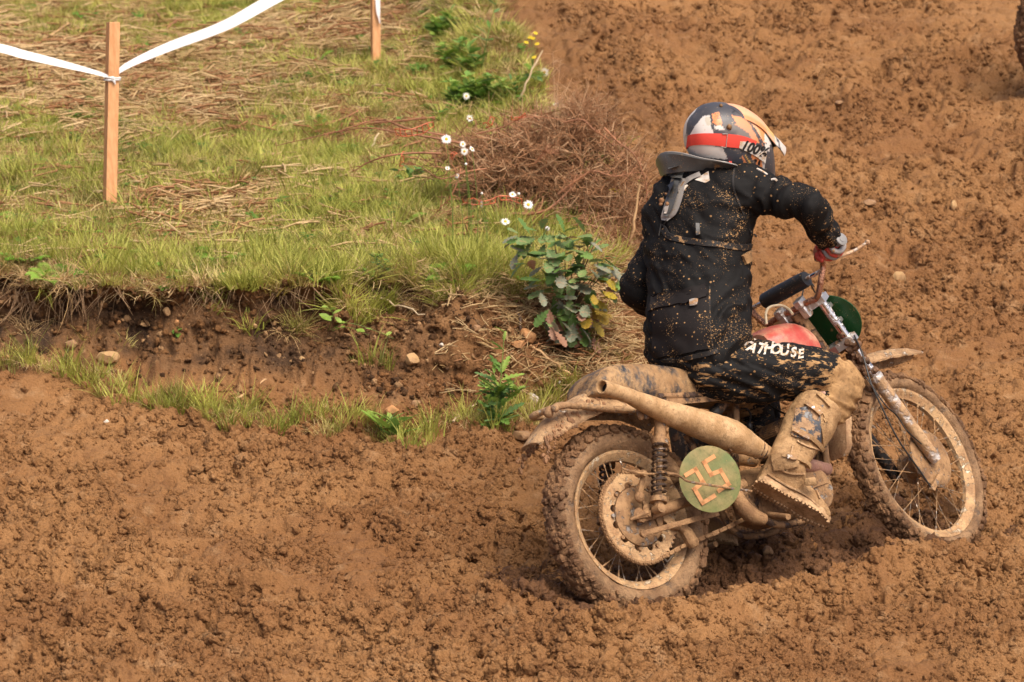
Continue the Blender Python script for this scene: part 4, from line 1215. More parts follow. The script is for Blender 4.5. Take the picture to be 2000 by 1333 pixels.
# jacket
mb = MB().loft(torso_secs(.006), 36, 2.35, True, 60)
add_arm(mb, Rsh + rgt * -.03, Rel, Rwr, .076, .056, .042); add_arm(mb, Lsh - rgt * -.03, Lel, Lwr, .078, .060, .042)
mb.ball(Rsh + Vector((-.02, 0, -.004)), .082, 16, 12); mb.ball(Lsh + Vector((.02, 0, 0)), .082, 16, 12)
mb.ball(Rel, .058, 14, 10)
jk = remeshed('jacket', mb, .0075, M_JACKET, root, 7, mtx=PINV)
def jk_fold(v):
    z = v[:, 2]; q = v - np.array(pel)
    # drag folds: mostly across the waist, diagonal from the armpit, rings round the sleeves
    st1 = np.stack([q @ np.array(rgt) * 4, q @ np.array(fwd_r) * 4, z * 11], 1)
    diag = (q @ np.array(rgt)) * .8 + q[:, 2]
    st2 = np.stack([diag * 13, q @ np.array(fwd_r) * 5, (q[:, 2] - (q @ np.array(rgt)) * .7) * 4], 1)
    d = .015 * (1 - 2 * np.abs(fbm3(st1, 3, 1))) + .016 * (1 - 2.4 * np.abs(fbm3(st2, 3, 5))) - .008
    toarm = np.array((Rel - Rsh).normalized())
    u = (v - np.array(Rsh)) @ toarm
    sl = np.clip((u - .02) / .08, 0, 1)
    ring = np.stack([u * 26, v[:, 2] * 7, v[:, 1] * 7], 1)
    d = d * (1 - sl) + sl * (.013 * (1 - 2.6 * np.abs(fbm3(ring + fbm3(v * 9, 2, 9)[:, None] * .8, 2, 7))))
    return d + .0016 * fbm3(v * 60, 2, 4)
folds(jk, jk_fold)
def jm(v):
    x, y = pxs(v)
    a = .40 + .5 * sst(470, 680, y) + .8 * sst(1560, 1620, x) * sst(380, 440, y) + .35 * sst(1400, 1450, x) * sst(400, 450, y)
    return a * (.75 + .7 * fbm3(v * 5, 2, 3))
mudattr(jk, jm)
# trousers
mb = MB(); capsule(mb, leg_pts(.012), 24, 30)
mb.loft([tors(1352, 735, 13.97, .15, .12), tors(1358, 712, 13.98, .17, .135), tors(1360, 690, 13.98, .175, .14)], 24, 2.3, True, 10)
mb.ball(PM(1395, 722, 13.93), (.12, .12, .09), 16, 12)
capsule(mb, [(Lhip, .105), (Lhip.lerp(Lkn, .5), .098), (Lkn, .07)], 20, 20); mb.ball(Lkn, .075, 14, 10)
capsule(mb, [(Lkn, .07), (Lkn.lerp(Lan, .35), .065)], 20, 8)
capsule(mb, [(Rkn, .079), (PM(1643, 750, 14.10), .076), (PM(1628, 785, 14.06), .068), (PM(1606, 815, 14.02), .06)], 22, 16)
tr = remeshed('trousers', mb, .0075, M_PANTS, root, 7, mtx=PINV)
lt = (Rkn - Rhip).normalized()
def tr_fold(v):
    u = (v - np.array(Rhip)) @ np.array(lt)
    x, y = pxs(v)
    a = np.stack([(x * .0025 - y * .006) * 9, v[:, 1] * 6, (x + y) * .004], 1)
    d = .013 * (1 - 2.2 * np.abs(fbm3(a + .5 * fbm3(v * 6, 2, 2)[:, None], 3, 8))) + .008 * fbm3(v * 12, 3, 3)
    return d + .002 * fbm3(v * 55, 2, 4)
folds(tr, tr_fold)
def tm(v):
    x, y = pxs(v)
    a = .42 + .6 * sst(725, 775, y) * sst(1520, 1400, x) + .12 * sst(1480, 1600, x) + 1.6 * sst(1622, 1645, x + (y - 740) * .25)
    a = a - .5 * sst(690, 650, y)
    return a * (.8 + .7 * fbm3(v * 6, 2, 3))
mudattr(tr, tm)

bpy.context.view_layer.update()
JB = bvh_of([jk]); TB_ = bvh_of([tr])
def hit(bv, px, py):
    o = Vector(C_O); d = Vector(ray(px, py)).normalized(); h = bv.ray_cast(o, d)
    return (h[0], (h[1] if h[1].dot(d) < 0 else -h[1])) if h[0] is not None else None
def ribbon(bv, path, wid, name, mat, off=.004, th=.003, n=40, parent=root):
    """a band lying on a garment along a traced line"""
    P = []
    for q in spline(path, n):
        h = hit(bv, *q[:2])
        if h: P.append((h[0] + h[1] * off, h[1]))
    if len(P) < 4: return None
    mb = MB(); vs = []
    pts = np.array([p[0] for p in P]); nn = np.array([p[1] for p in P])
    for _ in range(4): pts[1:-1] = (pts[:-2] + pts[1:-1] * 2 + pts[2:]) / 4; nn[1:-1] = (nn[:-2] + nn[1:-1] * 2 + nn[2:]) / 4
    for i in range(len(pts)):
        d = Vector(pts[min(i + 1, len(pts) - 1)] - pts[max(i - 1, 0)]).normalized(); nv = Vector(nn[i]).normalized(); s_ = d.cross(nv).normalized()
        c = Vector(pts[i]); w = wid / 2
        vs += [c + s_ * w - nv * .006, c + s_ * w * .96 + nv * th, c - s_ * w * .96 + nv * th, c - s_ * w - nv * .006]
    m = len(pts); fs = [(i * 4 + k, i * 4 + k + 1, i * 4 + k + 5, i * 4 + k + 4) for i in range(m - 1) for k in range(3)] + [(0, 3, 2, 1), ((m - 1) * 4, (m - 1) * 4 + 1, (m - 1) * 4 + 2, (m - 1) * 4 + 3)]
    o = pbuild(mb.add(vs, fs), name, mat, parent)
    a = o.data.attributes.new('mud', 'FLOAT', 'POINT'); a.data.foreach_set('value', np.full(len(o.data.vertices), .45, np.float32))
    return o
def patch(bv, outline, name, mat, off=.006, res=10, thick=.004, parent=root, rnd=.0, mud=.6, nx_=14, ny_=10):
    """a quad of cloth (four pixel corners) laid on a garment"""
    a, b, c, d = [np.array(p, float) for p in outline]; grid = []
    for j in range(ny_ + 1):
        for i in range(nx_ + 1):
            u, w = i / nx_, j / ny_
            p = (a * (1 - u) + b * u) * (1 - w) + (d * (1 - u) + c * u) * w
            h = hit(bv, p[0], p[1])
            grid.append(h)
    good = [g for g in grid if g]
    if len(good) < 4: return None
    last = good[0]; pts = []
    for g in grid:
        if g is None: g = last
        last = g; pts.append(g)
    vs = [p + n_ * off for p, n_ in pts]
    W = nx_ + 1; fs = [(j * W + i, j * W + i + 1, (j + 1) * W + i + 1, (j + 1) * W + i) for j in range(ny_) for i in range(nx_)]
    K = len(vs); vs2 = vs + [p - n_ * .004 for p, n_ in pts]
    edge = [i for i in range(nx_)]
    for i in range(nx_): fs.append((i + 1, i, K + i, K + i + 1)); q = ny_ * W; fs.append((q + i, q + i + 1, K + q + i + 1, K + q + i))
    for j in range(ny_): fs.append((j * W, (j + 1) * W, K + (j + 1) * W, K + j * W)); q = nx_; fs.append(((j + 1) * W + q, j * W + q, K + j * W + q, K + (j + 1) * W + q))
    o = pbuild(MB().add(vs2, fs), name, mat, parent)
    at_ = o.data.attributes.new('mud', 'FLOAT', 'POINT'); at_.data.foreach_set('value', np.full(len(o.data.vertices), mud, np.float32))
    return o
def band(bv, topp, botp, name, mat, off=.004, parent=root, nx_=30, ny_=5, mud=.4):
    T = spline([(*q,) for q in topp], nx_ + 1); B_ = spline([(*q,) for q in botp], nx_ + 1); pts = []; last = None
    for j in range(ny_ + 1):
        for i in range(nx_ + 1):
            w = j / ny_; q = T[i] * (1 - w) + B_[i] * w; h = hit(bv, q[0], q[1]); pts.append(h)
    good = [g for g in pts if g]
    if len(good) < 4: return None
    for i in range(len(pts)):
        if pts[i] is None: pts[i] = pts[i - 1] if i and pts[i - 1] else good[0]
    W = nx_ + 1; vs = [p + n_ * off for p, n_ in pts] + [p - n_ * .003 for p, n_ in pts]; K = len(pts)
    fs = [(j * W + i, j * W + i + 1, (j + 1) * W + i + 1, (j + 1) * W + i) for j in range(ny_) for i in range(nx_)]
    for i in range(nx_): fs.append((i + 1, i, K + i, K + i + 1)); q = ny_ * W; fs.append((q + i, q + i + 1, K + q + i + 1, K + q + i))
    for j in range(ny_): fs.append((j * W, (j + 1) * W, K + (j + 1) * W, K + j * W)); q = nx_; fs.append(((j + 1) * W + q, j * W + q, K + j * W + q, K + (j + 1) * W + q))
    o = pbuild(MB().add(vs, fs), name, mat, parent)
    at_ = o.data.attributes.new('mud', 'FLOAT', 'POINT'); at_.data.foreach_set('value', np.full(len(o.data.vertices), mud, np.float32))
    return o
# pocket bag, its flap, straps and hem
patch(JB, [(1277, 608), (1384, 582), (1386, 682), (1276, 700)], 'pocket', M_POCKET, .009, parent=jk, mud=.35)
patch(JB, [(1276, 578), (1380, 556), (1381, 584), (1272, 610)], 'pocket_flap', M_POCKET, .016, parent=jk, mud=.4)
patch(JB, [(1350, 592), (1362, 590), (1362, 597), (1351, 598)], 'pocket_tab', M_BRACEL, .020, parent=jk, nx_=3, ny_=3)
ribbon(JB, [(1296, 448), (1308, 462), (1340, 470), (1400, 478), (1440, 483), (1466, 482)], .022, 'strap', M_STRAP, .004, .003, parent=jk)
ribbon(JB, [(1362, 438), (1364, 458)], .014, 'patch', M_BRACE, .004, .002, 8, parent=jk)
patch(JB, [(1448, 500), (1466, 488), (1470, 506), (1455, 518)], 'strap_end', M_STRAP, .010, parent=jk, nx_=4, ny_=4, mud=.9)
ribbon(JB, [(1279, 703), (1310, 704), (1350, 698), (1400, 686)], .016, 'hem', M_STRAP, .004, .004, parent=jk)
ribbon(JB, [(1437, 322), (1432, 345), (1434, 372), (1444, 400), (1452, 420)], .006, 'seam', M_STRAP, .002, .002, parent=jk)
ribbon(JB, [(1386, 560), (1386, 620), (1392, 680)], .005, 'seam', M_STRAP, .002, .0015, parent=jk)
patch(JB, [(1357, 352), (1384, 335), (1386, 353), (1378, 358)], 'print', M_WHITE, .002, parent=jk, nx_=8, ny_=6, mud=.3)
ribbon(JB, [(1334, 372), (1342, 362)], .010, 'print', M_WHITE, .002, .001, 6, parent=jk)
ribbon(JB, [(1478, 330), (1492, 337), (1498, 342)], .008, 'print', M_WHITE, .002, .001, 8, parent=jk)
ribbon(JB, [(1506, 352), (1514, 350), (1518, 354)], .008, 'print', M_WHITE, .002, .001, 8, parent=jk)
cord = MB(); a = hit(JB, 1464, 448) or (PM(1468, 448, 14.1), MX)
cord.tube([a[0], a[0] + Vector((.008, -.01, -.012)), PM(1476, 462, 14.08)], .0022, 5, steps=8); cord.tube([PM(1473, 458, 14.08), PM(1478, 463, 14.08)], .004, 6)
pbuild(cord, 'drawcord', M_CABLE, jk)
# pale lettering along the thigh: each letter is flat print laid on the cloth
letters = [('F', 1461, 668, 22, -26), ('A', 1467, 680, 20, -22), ('T', 1484, 682, 22, -16), ('H', 1499, 682, 23, 6), ('O', 1514, 684, 21, 8), ('U', 1530, 686, 21, 9), ('S', 1548, 690, 19, 9), ('E', 1562, 693, 18, 9)]
for ch, x0, y0, hpx, rot in letters:
    me_t = text_mesh(ch, 1.0, 0, .035, .28)
    V_ = get_v(me_t)
    import bmesh
    bm = bmesh.new(); bm.from_mesh(me_t); bmesh.ops.triangulate(bm, faces=bm.faces)
    bmesh.ops.subdivide_edges(bm, edges=[e_ for e_ in bm.edges if e_.calc_length() > .12], cuts=2, use_grid_fill=False); bmesh.ops.triangulate(bm, faces=bm.faces)
    a = -R(rot)
    ok = True
    for v in bm.verts:
        x, y = v.co.x * hpx * 1.25, v.co.y * hpx * 1.30
        qx = x0 + x * math.cos(a) + y * math.sin(a); qy = y0 - (-x * math.sin(a) + y * math.cos(a))
        h = hit(TB_, qx, qy) 
        hj = hit(JB, qx, qy)
        if hj and h and (hj[0] - Vector(C_O)).length < (h[0] - Vector(C_O)).length: h = hj
        if h is None: h = (PM(qx, qy, 14.0), Vector((0, -1, 0)))
        v.co = h[0] + h[1] * .0022 - pel
    bm.to_mesh(me_t); bm.free(); me_t.materials.append(M_WHITE); me_t.name = 'letter'; me_t.update()
    link('letter', me_t, tr)

# neck brace: flared collar round the neck, back strut lying down the spine
def PH(x, y, d): return PM(x, y, d)
col_top = [(1287, 318, 14.28), (1288, 308, 14.22), (1300, 299, 14.15), (1330, 300, 14.08), (1370, 310, 14.03), (1405, 316, 14.00), (1432, 322, 14.02), (1455, 332, 14.10), (1465, 335, 14.22), (1450, 330, 14.36), (1400, 315, 14.42), (1330, 306, 14.38)]
col_bot = [(1296, 345, 14.24), (1300, 344, 14.18), (1312, 340, 14.12), (1340, 336, 14.09), (1375, 334, 14.07), (1405, 334, 14.06), (1432, 333, 14.07), (1452, 338, 14.13), (1458, 345, 14.22), (1448, 345, 14.32), (1400, 340, 14.36), (1335, 338, 14.33)]
n = 48
def ring(L):
    L2 = L + [L[0], L[1], L[2]]; A = spline([tuple(PH(*q)) for q in L2], n * (len(L2) - 1) // 12 * 1 + 1)
    A = spline([tuple(PH(*q)) for q in (L + [L[0]])], n + 1)[:-1]; return A
top, bot = ring(col_top), ring(col_bot); cen = (top.mean(0) + bot.mean(0)) / 2
vs = []
lay = []
for t_, off in ((0, 0), (.5, 0), (.88, 0), (1, .0), (1.02, -.008), (.9, -.014), (.5, -.012), (0, -.012)):
    rng_ = bot + (top - bot) * t_ + (cen - (top + bot) / 2) / np.linalg.norm(cen - (top + bot) / 2, axis=1)[:, None] * (-off if off else 0) * -1
    lay.append(rng_)
for L_ in lay: vs += [tuple(p) for p in L_]
fs = [(i * n + k, i * n + (k + 1) % n, (i + 1) * n + (k + 1) % n, (i + 1) * n + k) for i in range(len(lay) - 1) for k in range(n)]
nb = pbuild(MB().add(vs, fs), 'neck_brace', M_BRACE)
pbuild(MB().tube([Vector(p) for p in top] + [Vector(top[0])], .0045, 6), 'brace_rim', M_BRACEL, nb)
def on_jacket(x, y, off):
    h = hit(JB, x, y); return h[0] + h[1] * off if h else PM(x, y, 14.0)
def slab(bv, left, right, name, mat, off, th, parent, n_=14):
    L = spline(left, n_); Rr = spline(right, n_); vs = []
    for a, b in zip(L, Rr):
        pa = on_jacket(a[0], a[1], off); pb = on_jacket(b[0], b[1], off)
        nv = (Vector(C_O) - pa).normalized()
        vs += [pa - nv * .01, pa + nv * th, pb + nv * th, pb - nv * .01]
    m = n_; fs = [(i * 4 + k, i * 4 + k + 1, i * 4 + k + 5, i * 4 + k + 4) for i in range(m - 1) for k in range(3)] + [(0, 3, 2, 1), ((m - 1) * 4, (m - 1) * 4 + 1, (m - 1) * 4 + 2, (m - 1) * 4 + 3)]
    return pbuild(MB().add(vs, fs), name, mat, parent)
slab(JB, [(1314, 346), (1303, 385), (1293, 420), (1294, 430)], [(1340, 350), (1334, 385), (1322, 418), (1304, 433)], 'back_strut', M_BRACEL, .004, .008, nb)
slab(JB, [(1317, 346), (1307, 385), (1298, 415), (1299, 425)], [(1331, 350), (1325, 385), (1316, 412), (1306, 427)], 'strut_slider', M_BRACE, .010, .012, nb)
slab(JB, [(1316, 352), (1310, 372), (1306, 388)], [(1322, 353), (1318, 372), (1313, 390)], 'strut_bar', M_BLACKR, .018, .012, nb, 6)
slab(JB, [(1306, 405), (1302, 416), (1300, 422)], [(1313, 402), (1312, 413), (1306, 424)], 'strut_badge', M_WHITE, .019, .006, nb, 6)
slab(JB, [(1336, 352), (1350, 344), (1366, 337)], [(1339, 362), (1353, 352), (1370, 345)], 'brace_arm', M_BRACEL, .004, .006, nb, 8)
slab(JB, [(1306, 330), (1312, 345), (1314, 352)], [(1345, 326), (1342, 342), (1338, 356)], 'brace_mount', M_BRACE, .016, .014, nb, 8)
slab(JB, [(1420, 318), (1424, 326)], [(1430, 320), (1432, 328)], 'red_tab', M_GLOVER, .012, .006, nb, 4)
mb = MB(); 
for (x0, y0), (x1, y1) in (((1296, 430), (1292, 440)), ((1304, 432), (1298, 442)), ((1292, 440), (1302, 442)), ((1294, 440), (1289, 462)), ((1300, 442), (1308, 462)), ((1303, 442), (1312, 466))):
    mb.tube([on_jacket(x0, y0, .008), on_jacket(x1, y1, .006)], .0028, 5)
pbuild(mb, 'brace_cord', M_STRAP, nb)
mb = MB(); mb.ball(PM(1303, 398, 13.96), 0.008); mb.ball(on_jacket(1302, 398, .03), .010); mb.ball(on_jacket(1299, 404, .028), .007); mb.ball(on_jacket(1310, 388, .03), .006)
pbuild(mb, 'mud_lump', M_CLOD, nb, rough=.005, rs=90)

# ------------------------------------------------ helmet
hc = PM(1424, 276, 14.15)
hy = R(24)          # head turned: faces right and a little away
hx = Vector((math.cos(hy), math.sin(hy), -.10)).normalized()
hl = Vector((-math.sin(hy), math.cos(hy), .12)).normalized(); hl = (hl - hx * hl.dot(hx)).normalized(); hz = hx.cross(hl)
HM = Matrix([[hx[i], hl[i], hz[i], hc[i]] for i in range(3)] + [[0, 0, 0, 1]]); HMI = HM.inverted()
def hk(px, py, v=0.):
    o = HMI @ Vector(C_O); d = HMI.to_3x3() @ Vector(ray(px, py)); t = (v - o.y) / d.y; return o + d * t
# side outline of the shell traced at the mid plane: (top, bottom) pairs from the back of the head to the chin bar
vert = [(1343, 262, 290), (1350, 240, 303), (1362, 224, 318), (1380, 209, 330), (1402, 203, 340), (1425, 204, 346), (1450, 212, 352), (1470, 223, 358), (1484, 240, 364), (1492, 257, 366), (1497, 280, 366), (1499, 304, 362), (1498, 325, 352)]
secs = []
W_ = [.030, .066, .090, .108, .118, .122, .120, .113, .100, .084, .070, .058, .035]
for (x, yt, yb), w in zip(vert, W_):
    t = hk(x, yt); b = hk(x, yb); c = (t + b) / 2; h = (t - b) / 2
    secs.append((Vector((c.x, 0, c.z)), Vector((h.x, 0, h.z)), Vector((0, w, 0))))
mb = MB().loft(secs, 160, 2.25, True, 150)
HPI = PINV @ HM
hel = mb.build('helmet', plain('tmp', (.5, .5, .5)), root, HPI)
# printed graphics: painted by position on the shell (mirrored on the other side)
hv = get_v(hel.data) + np.array(pel)
HMn = np.array(HMI); q = hv @ HMn[:3, :3].T + HMn[:3, 3]; q[:, 1] = -np.abs(q[:, 1])
HMw = np.array(HM); wv = q @ HMw[:3, :3].T + HMw[:3, 3]
gx, gy = pxs(wv); gx = (gx - 1300) * 7.404; gy = (gy - 180) * 7.404
def inpoly(x, y, P):
    c = np.zeros(x.shape, bool); j = len(P) - 1
    for i in range(len(P)):
        xi, yi = P[i]; xj, yj = P[j]
        c ^= ((yi > y) != (yj > y)) & (x < (xj - xi) * (y - yi) / (yj - yi + 1e-9) + xi); j = i
    return c
navy, white, orange, peach, yellow, black, red = (.058, .058, .066), (.66, .62, .57), (.75, .27, .10), (.80, .40, .22), (.78, .45, .12), (.012, .012, .014), (.7, .09, .07)
colr = np.tile(np.array(navy), (len(hv), 1))
def paint(P, c): colr[inpoly(gx, gy, P)] = c
paint([(540, 350), (640, 330), (660, 500), (710, 640), (720, 780), (330, 800), (340, 640), (420, 500)], white)
paint([(330, 770), (820, 790), (900, 980), (700, 960), (330, 920)], white)
paint([(640, 330), (690, 300), (780, 290), (840, 560), (880, 600), (720, 600), (670, 500)], navy)
paint([(665, 310), (770, 290), (820, 440), (815, 490), (730, 480), (690, 440)], orange)
paint([(690, 490), (830, 490), (860, 560), (720, 540)], white)
paint([(560, 380), (635, 350), (660, 470), (600, 490)], (.55, .50, .40))
for k in range(5): paint([(690 + k * 22, 312 + k * 34), (760 + k * 12, 305 + k * 34), (762 + k * 12, 316 + k * 34), (696 + k * 22, 324 + k * 34)], navy)
paint([(945, 330), (1100, 370), (1200, 440), (1290, 540), (1360, 660), (1420, 800), (1400, 760), (1260, 700), (1200, 600), (1120, 540), (975, 455), (1030, 460), (985, 390)], orange)
paint([(1040, 222), (1150, 250), (1300, 350), (1380, 440), (1440, 560), (1450, 750), (1420, 740), (1340, 600), (1250, 470), (1160, 380), (1110, 300)], peach)
paint([(1330, 360), (1420, 430), (1500, 560), (1560, 640), (1520, 690), (1440, 560), (1350, 460)], yellow)
paint([(1300, 470), (1360, 470), (1430, 560), (1440, 700), (1400, 700), (1360, 560)], orange)
paint([(940, 225), (1010, 265), (1090, 320), (1080, 330), (1010, 285), (960, 300), (990, 270)], black)
paint([(1240, 480), (1300, 520), (1400, 760), (1360, 740), (1290, 590), (1240, 520)], navy)
paint([(1430, 600), (1600, 640), (1700, 760), (1500, 760), (1430, 720)], white)
paint([(820, 790), (1080, 810), (1160, 900), (1100, 1060), (900, 980)], (.05, .056, .07))
paint([(1080, 880), (1130, 960), (1180, 1050), (1140, 1040)], orange)
paint([(1240, 880), (1420, 960), (1400, 1090), (1340, 1170), (1290, 1100), (1310, 1000), (1240, 960)], orange)
paint([(1290, 960), (1330, 980), (1310, 1030), (1280, 1000)], black); paint([(1340, 1000), (1380, 990), (1370, 1060), (1335, 1070)], black)
paint([(1340, 1100), (1420, 1110), (1410, 1200), (1350, 1160)], yellow)
paint([(1400, 980), (1440, 1000), (1430, 1200), (1400, 1180)], white)
for k in range(11): paint([(1100 + k * 14, 845 + k * 24), (1122 + k * 14, 845 + k * 24), (1130 + k * 14, 856 + k * 24), (1108 + k * 14, 856 + k * 24)], yellow)
paint([(1430, 750), (1510, 750), (1500, 860), (1440, 850)], white)
ca = hel.data.color_attributes.new('print', 'FLOAT_COLOR', 'POINT'); ca.data.foreach_set('color', np.concatenate([colr, np.ones((len(hv), 1))], 1).astype(np.float32).ravel())
nh = NT('helmet print'); nv0 = nh.co()
col_ = nh.attr('print', 'Color')
ms = nh.rng(nh.noise(nv0, 60, 5, .7), .60, .70, 0, .8); ms2 = nh.rng(nh.noise(nv0, 9, 3), .5, .75, 0, .35)
nh.set(Base_Color=nh.mix(ms2, nh.mix(ms, col_, (.5, .34, .2)), (.42, .36, .30)), Roughness=nh.fmix(ms, .42, .75)); nh.b.inputs['Coat Weight'].default_value = .06
hel.data.materials.clear(); hel.data.materials.append(nh.m)
HB = bvh_of([hel])
def hhit(px, py, off=.002):
    h = hit(HB, px, py); return (h[0] + h[1] * off, h[1]) if h else None
# goggle strap
M_RED = muddy('red elastic', (.78, .07, .045), .1, 40, .75, 0, dots=.15, bumpy=.001)
band(HB, [(1344, 266), (1352, 263), (1372, 261), (1396, 261), (1420, 262), (1450, 266), (1478, 276)], [(1341, 292), (1350, 285), (1370, 283), (1392, 284), (1418, 287), (1446, 290), (1470, 294)], 'goggle_strap', M_RED, .003, hel, 44)
band(HB, [(1445, 276), (1462, 278), (1480, 286), (1496, 296)], [(1443, 289), (1462, 298), (1478, 307), (1494, 319)], 'strap_print', M_WHITE, .0045, hel, 24)
mb = MB(); 
for a, b in (((1410, 262), (1420, 262)), ((1420, 262), (1417, 288)), ((1417, 288), (1408, 286))):
    pa, pb = hhit(*a, .006), hhit(*b, .006)
    if pa and pb: mb.tube([pa[0], pb[0]], .0016, 5)
pbuild(mb, 'strap_buckle', M_BRACEL, hel)
def print_on(bv, txt, x0, y0, hpx, rot, name, mat, parent, off=.005, sx=1., shear=.2, bold=.03):
    me_t = text_mesh(txt, 1.0, 0, bold, shear); bm = bmesh.new(); bm.from_mesh(me_t); bmesh.ops.triangulate(bm, faces=bm.faces)
    a = -R(rot)
    for v in bm.verts:
        x, y = v.co.x * hpx * sx, v.co.y * hpx
        qx = x0 + x * math.cos(a) + y * math.sin(a); qy = y0 - (-x * math.sin(a) + y * math.cos(a))
        h = hit(bv, qx, qy)
        if h is None: h = (hc + Vector((0, -.1, 0)), Vector((0, -1, 0)))
        v.co = h[0] + h[1] * off - pel
    bm.to_mesh(me_t); bm.free(); me_t.materials.append(mat); me_t.name = name; me_t.update()
    return link(name, me_t, parent)
M_INK = plain('black ink', (.012, .012, .013), .5)
print_on(HB, '100%', 1471, 291, 27, -19, 'lettering', M_INK, hel, .0062, .86, .2, .04)
print_on(HB, 'FOX', 1398, 232, 9, 70, 'lettering', plain('orange ink', (.75, .25, .09), .5), hel, .002, 1.2, 0)
# vents: mud plugged
for x, y, r_ in ((1424, 249, .0105), (1408, 208, .007)):
    h = hhit(x, y, .002)
    if h: pbuild(MB().ball(h[0], (r_, r_, r_), 9, 7), 'vent_mud', plain('vent mud', (.22, .12, .05), .8, 0, .4, 120), hel, rough=.006, rs=150)
# visor
vp = [(1420, 206), (1450, 212), (1478, 230), (1500, 256), (1516, 272), (1530, 287)]
wds = [.070, .088, .092, .090, .080, .052]
secs = []; vs = []; m = 15
A = spline([(*hk(x, y - 1, 0), w) for (x, y), w in zip(vp, wds)], 26)
for lay_ in (0, 1):
    for i in range(26):
        d = Vector(A[min(i + 1, 25)][:3]) - Vector(A[max(i - 1, 0)][:3]); d.normalize(); up_ = Vector((0, 1, 0)).cross(d); up_ = -up_ if up_.z < 0 else up_; up_.normalize()
        for k in range(m):
            u = -1 + 2 * k / (m - 1)
            vs.append(Vector((A[i][0], 0, A[i][2])) + Vector((0, A[i][3] * u, 0)) + up_ * (-.030 * abs(u) ** 2.2 + .004 - lay_ * .0035))
fs = [(l_ * 26 * m + i * m + k, l_ * 26 * m + i * m + k + 1, l_ * 26 * m + (i + 1) * m + k + 1, l_ * 26 * m + (i + 1) * m + k) for l_ in (0, 1) for i in range(25) for k in range(m - 1)]
T_ = 26 * m
fs += [(i * m + e_, (i + 1) * m + e_, T_ + (i + 1) * m + e_, T_ + i * m + e_) for i in range(25) for e_ in (0, m - 1)]
fs += [(25 * m + k, 25 * m + k + 1, T_ + 25 * m + k + 1, T_ + 25 * m + k) for k in range(m - 1)]
vis = MB().add(vs, fs).build('visor', plain('t', (.5, .5, .5)), hel, HPI)
vv = get_v(vis.data); nvv = len(vv); u_ = np.tile(np.arange(T_) // m / 25., 2); side = np.tile(np.abs(-1 + 2 * (np.arange(T_) % m) / (m - 1)), 2)
vc = np.tile(np.array(peach), (nvv, 1)); 
vc[(u_ > .45) & (side < .75)] = yellow; vc[(u_ > .60) & (side > .35)] = white; vc[(np.abs(u_ - .62 - side * .12) < .035)] = black; vc[(side > .8) & (u_ < .45)] = orange; vc[u_ > .93] = white
vc[T_:] = black
ca = vis.data.color_attributes.new('print', 'FLOAT_COLOR', 'POINT'); ca.data.foreach_set('color', np.concatenate([vc, np.ones((nvv, 1))], 1).astype(np.float32).ravel())
vis.data.materials.clear(); vis.data.materials.append(nh.m)
# goggles at the far front of the face opening
pbuild(MB().loft([(HM @ Vector((.125, 0, .0)), (HM.to_3x3() @ Vector((0, .07, 0))), (HM.to_3x3() @ Vector((0, 0, .035)))), (HM @ Vector((.150, 0, -.005)), (HM.to_3x3() @ Vector((0, .062, 0))), (HM.to_3x3() @ Vector((0, 0, .03))))], 20, 3), 'goggles', M_BLACKR, hel)

# ------------------------------------------------ hands: gloves closed round the grips
def hand(ge, gi, wr, name, side):
    """ge: outer end of the grip, gi: inner end; fingers wrap over the front of the grip"""
    gd = (ge - gi).normalized(); c = gi.lerp(ge, .50)
    back = (wr - c); back = (back - gd * back.dot(gd)).normalized()
    dn = gd.cross(back) * side; dn.normalize()
    if dn.z > 0: dn = -dn
    mb = MB()
    # palm: from the wrist over the top of the grip
    up_ = -dn
    secs = [(wr, gd * .030, up_ * .024), (wr.lerp(c, .45) + up_ * .014, gd * .038, up_ * .022), (c + up_ * .028 + back * .008, gd * .043, (up_ + back * .3).normalized() * .016), (c + up_ * .026 - back * .018, gd * .042, (up_ - back * .6).normalized() * .013)]
    mb.loft(secs, 20, 2.6, True, 18)
    palm = pbuild(mb, name, M_GLOVEG, root, rough=.002, rs=60)
    for k in range(4):
        off = -.030 + .0195 * k; L = (.86, 1.0, .96, .80)[k] if side > 0 else (.80, .96, 1.0, .86)[k]
        b0 = c + gd * off + up_ * .028 - back * .012
        P = [b0, c + gd * off + up_ * .020 - back * .034 * L, c + gd * off + dn * .008 - back * .040 * L, c + gd * off + dn * .030 - back * .020 * L, c + gd * off + dn * .030 + back * .006]
        f = MB().tube(P, [.0115, .0115, .0105, .0098, .0085], 10, steps=16); f.ball(P[-1], .0088, 8, 6)
        pbuild(f, 'finger', M_GLOVER if k % 2 == 0 else M_GLOVEG, palm)
    th = gi + gd * .004
    P = [wr.lerp(c, .35) - gd * .022, c - gd * .050 + dn * .006 + back * .022, c - gd * .054 + dn * .030 + back * .004, c - gd * .040 + dn * .040 - back * .016]
    f = MB().tube(P, [.017, .0145, .012, .009], 10, steps=14); f.ball(P[-1], .0095, 8, 6)
    pbuild(f, 'thumb', M_GLOVER, palm)
    d = (c - wr).normalized()
    pbuild(MB().tube([wr - d * .022, wr + d * .012, wr + d * .028], [.036, .037, .034], 16), 'cuff', M_GLOVER if side > 0 else M_GLOVEB, palm, rough=.002, rs=50)
    return palm
hand(gend, gin, Rwr, 'glove', 1); hand(lgend, lgin, Lwr, 'glove', -1)

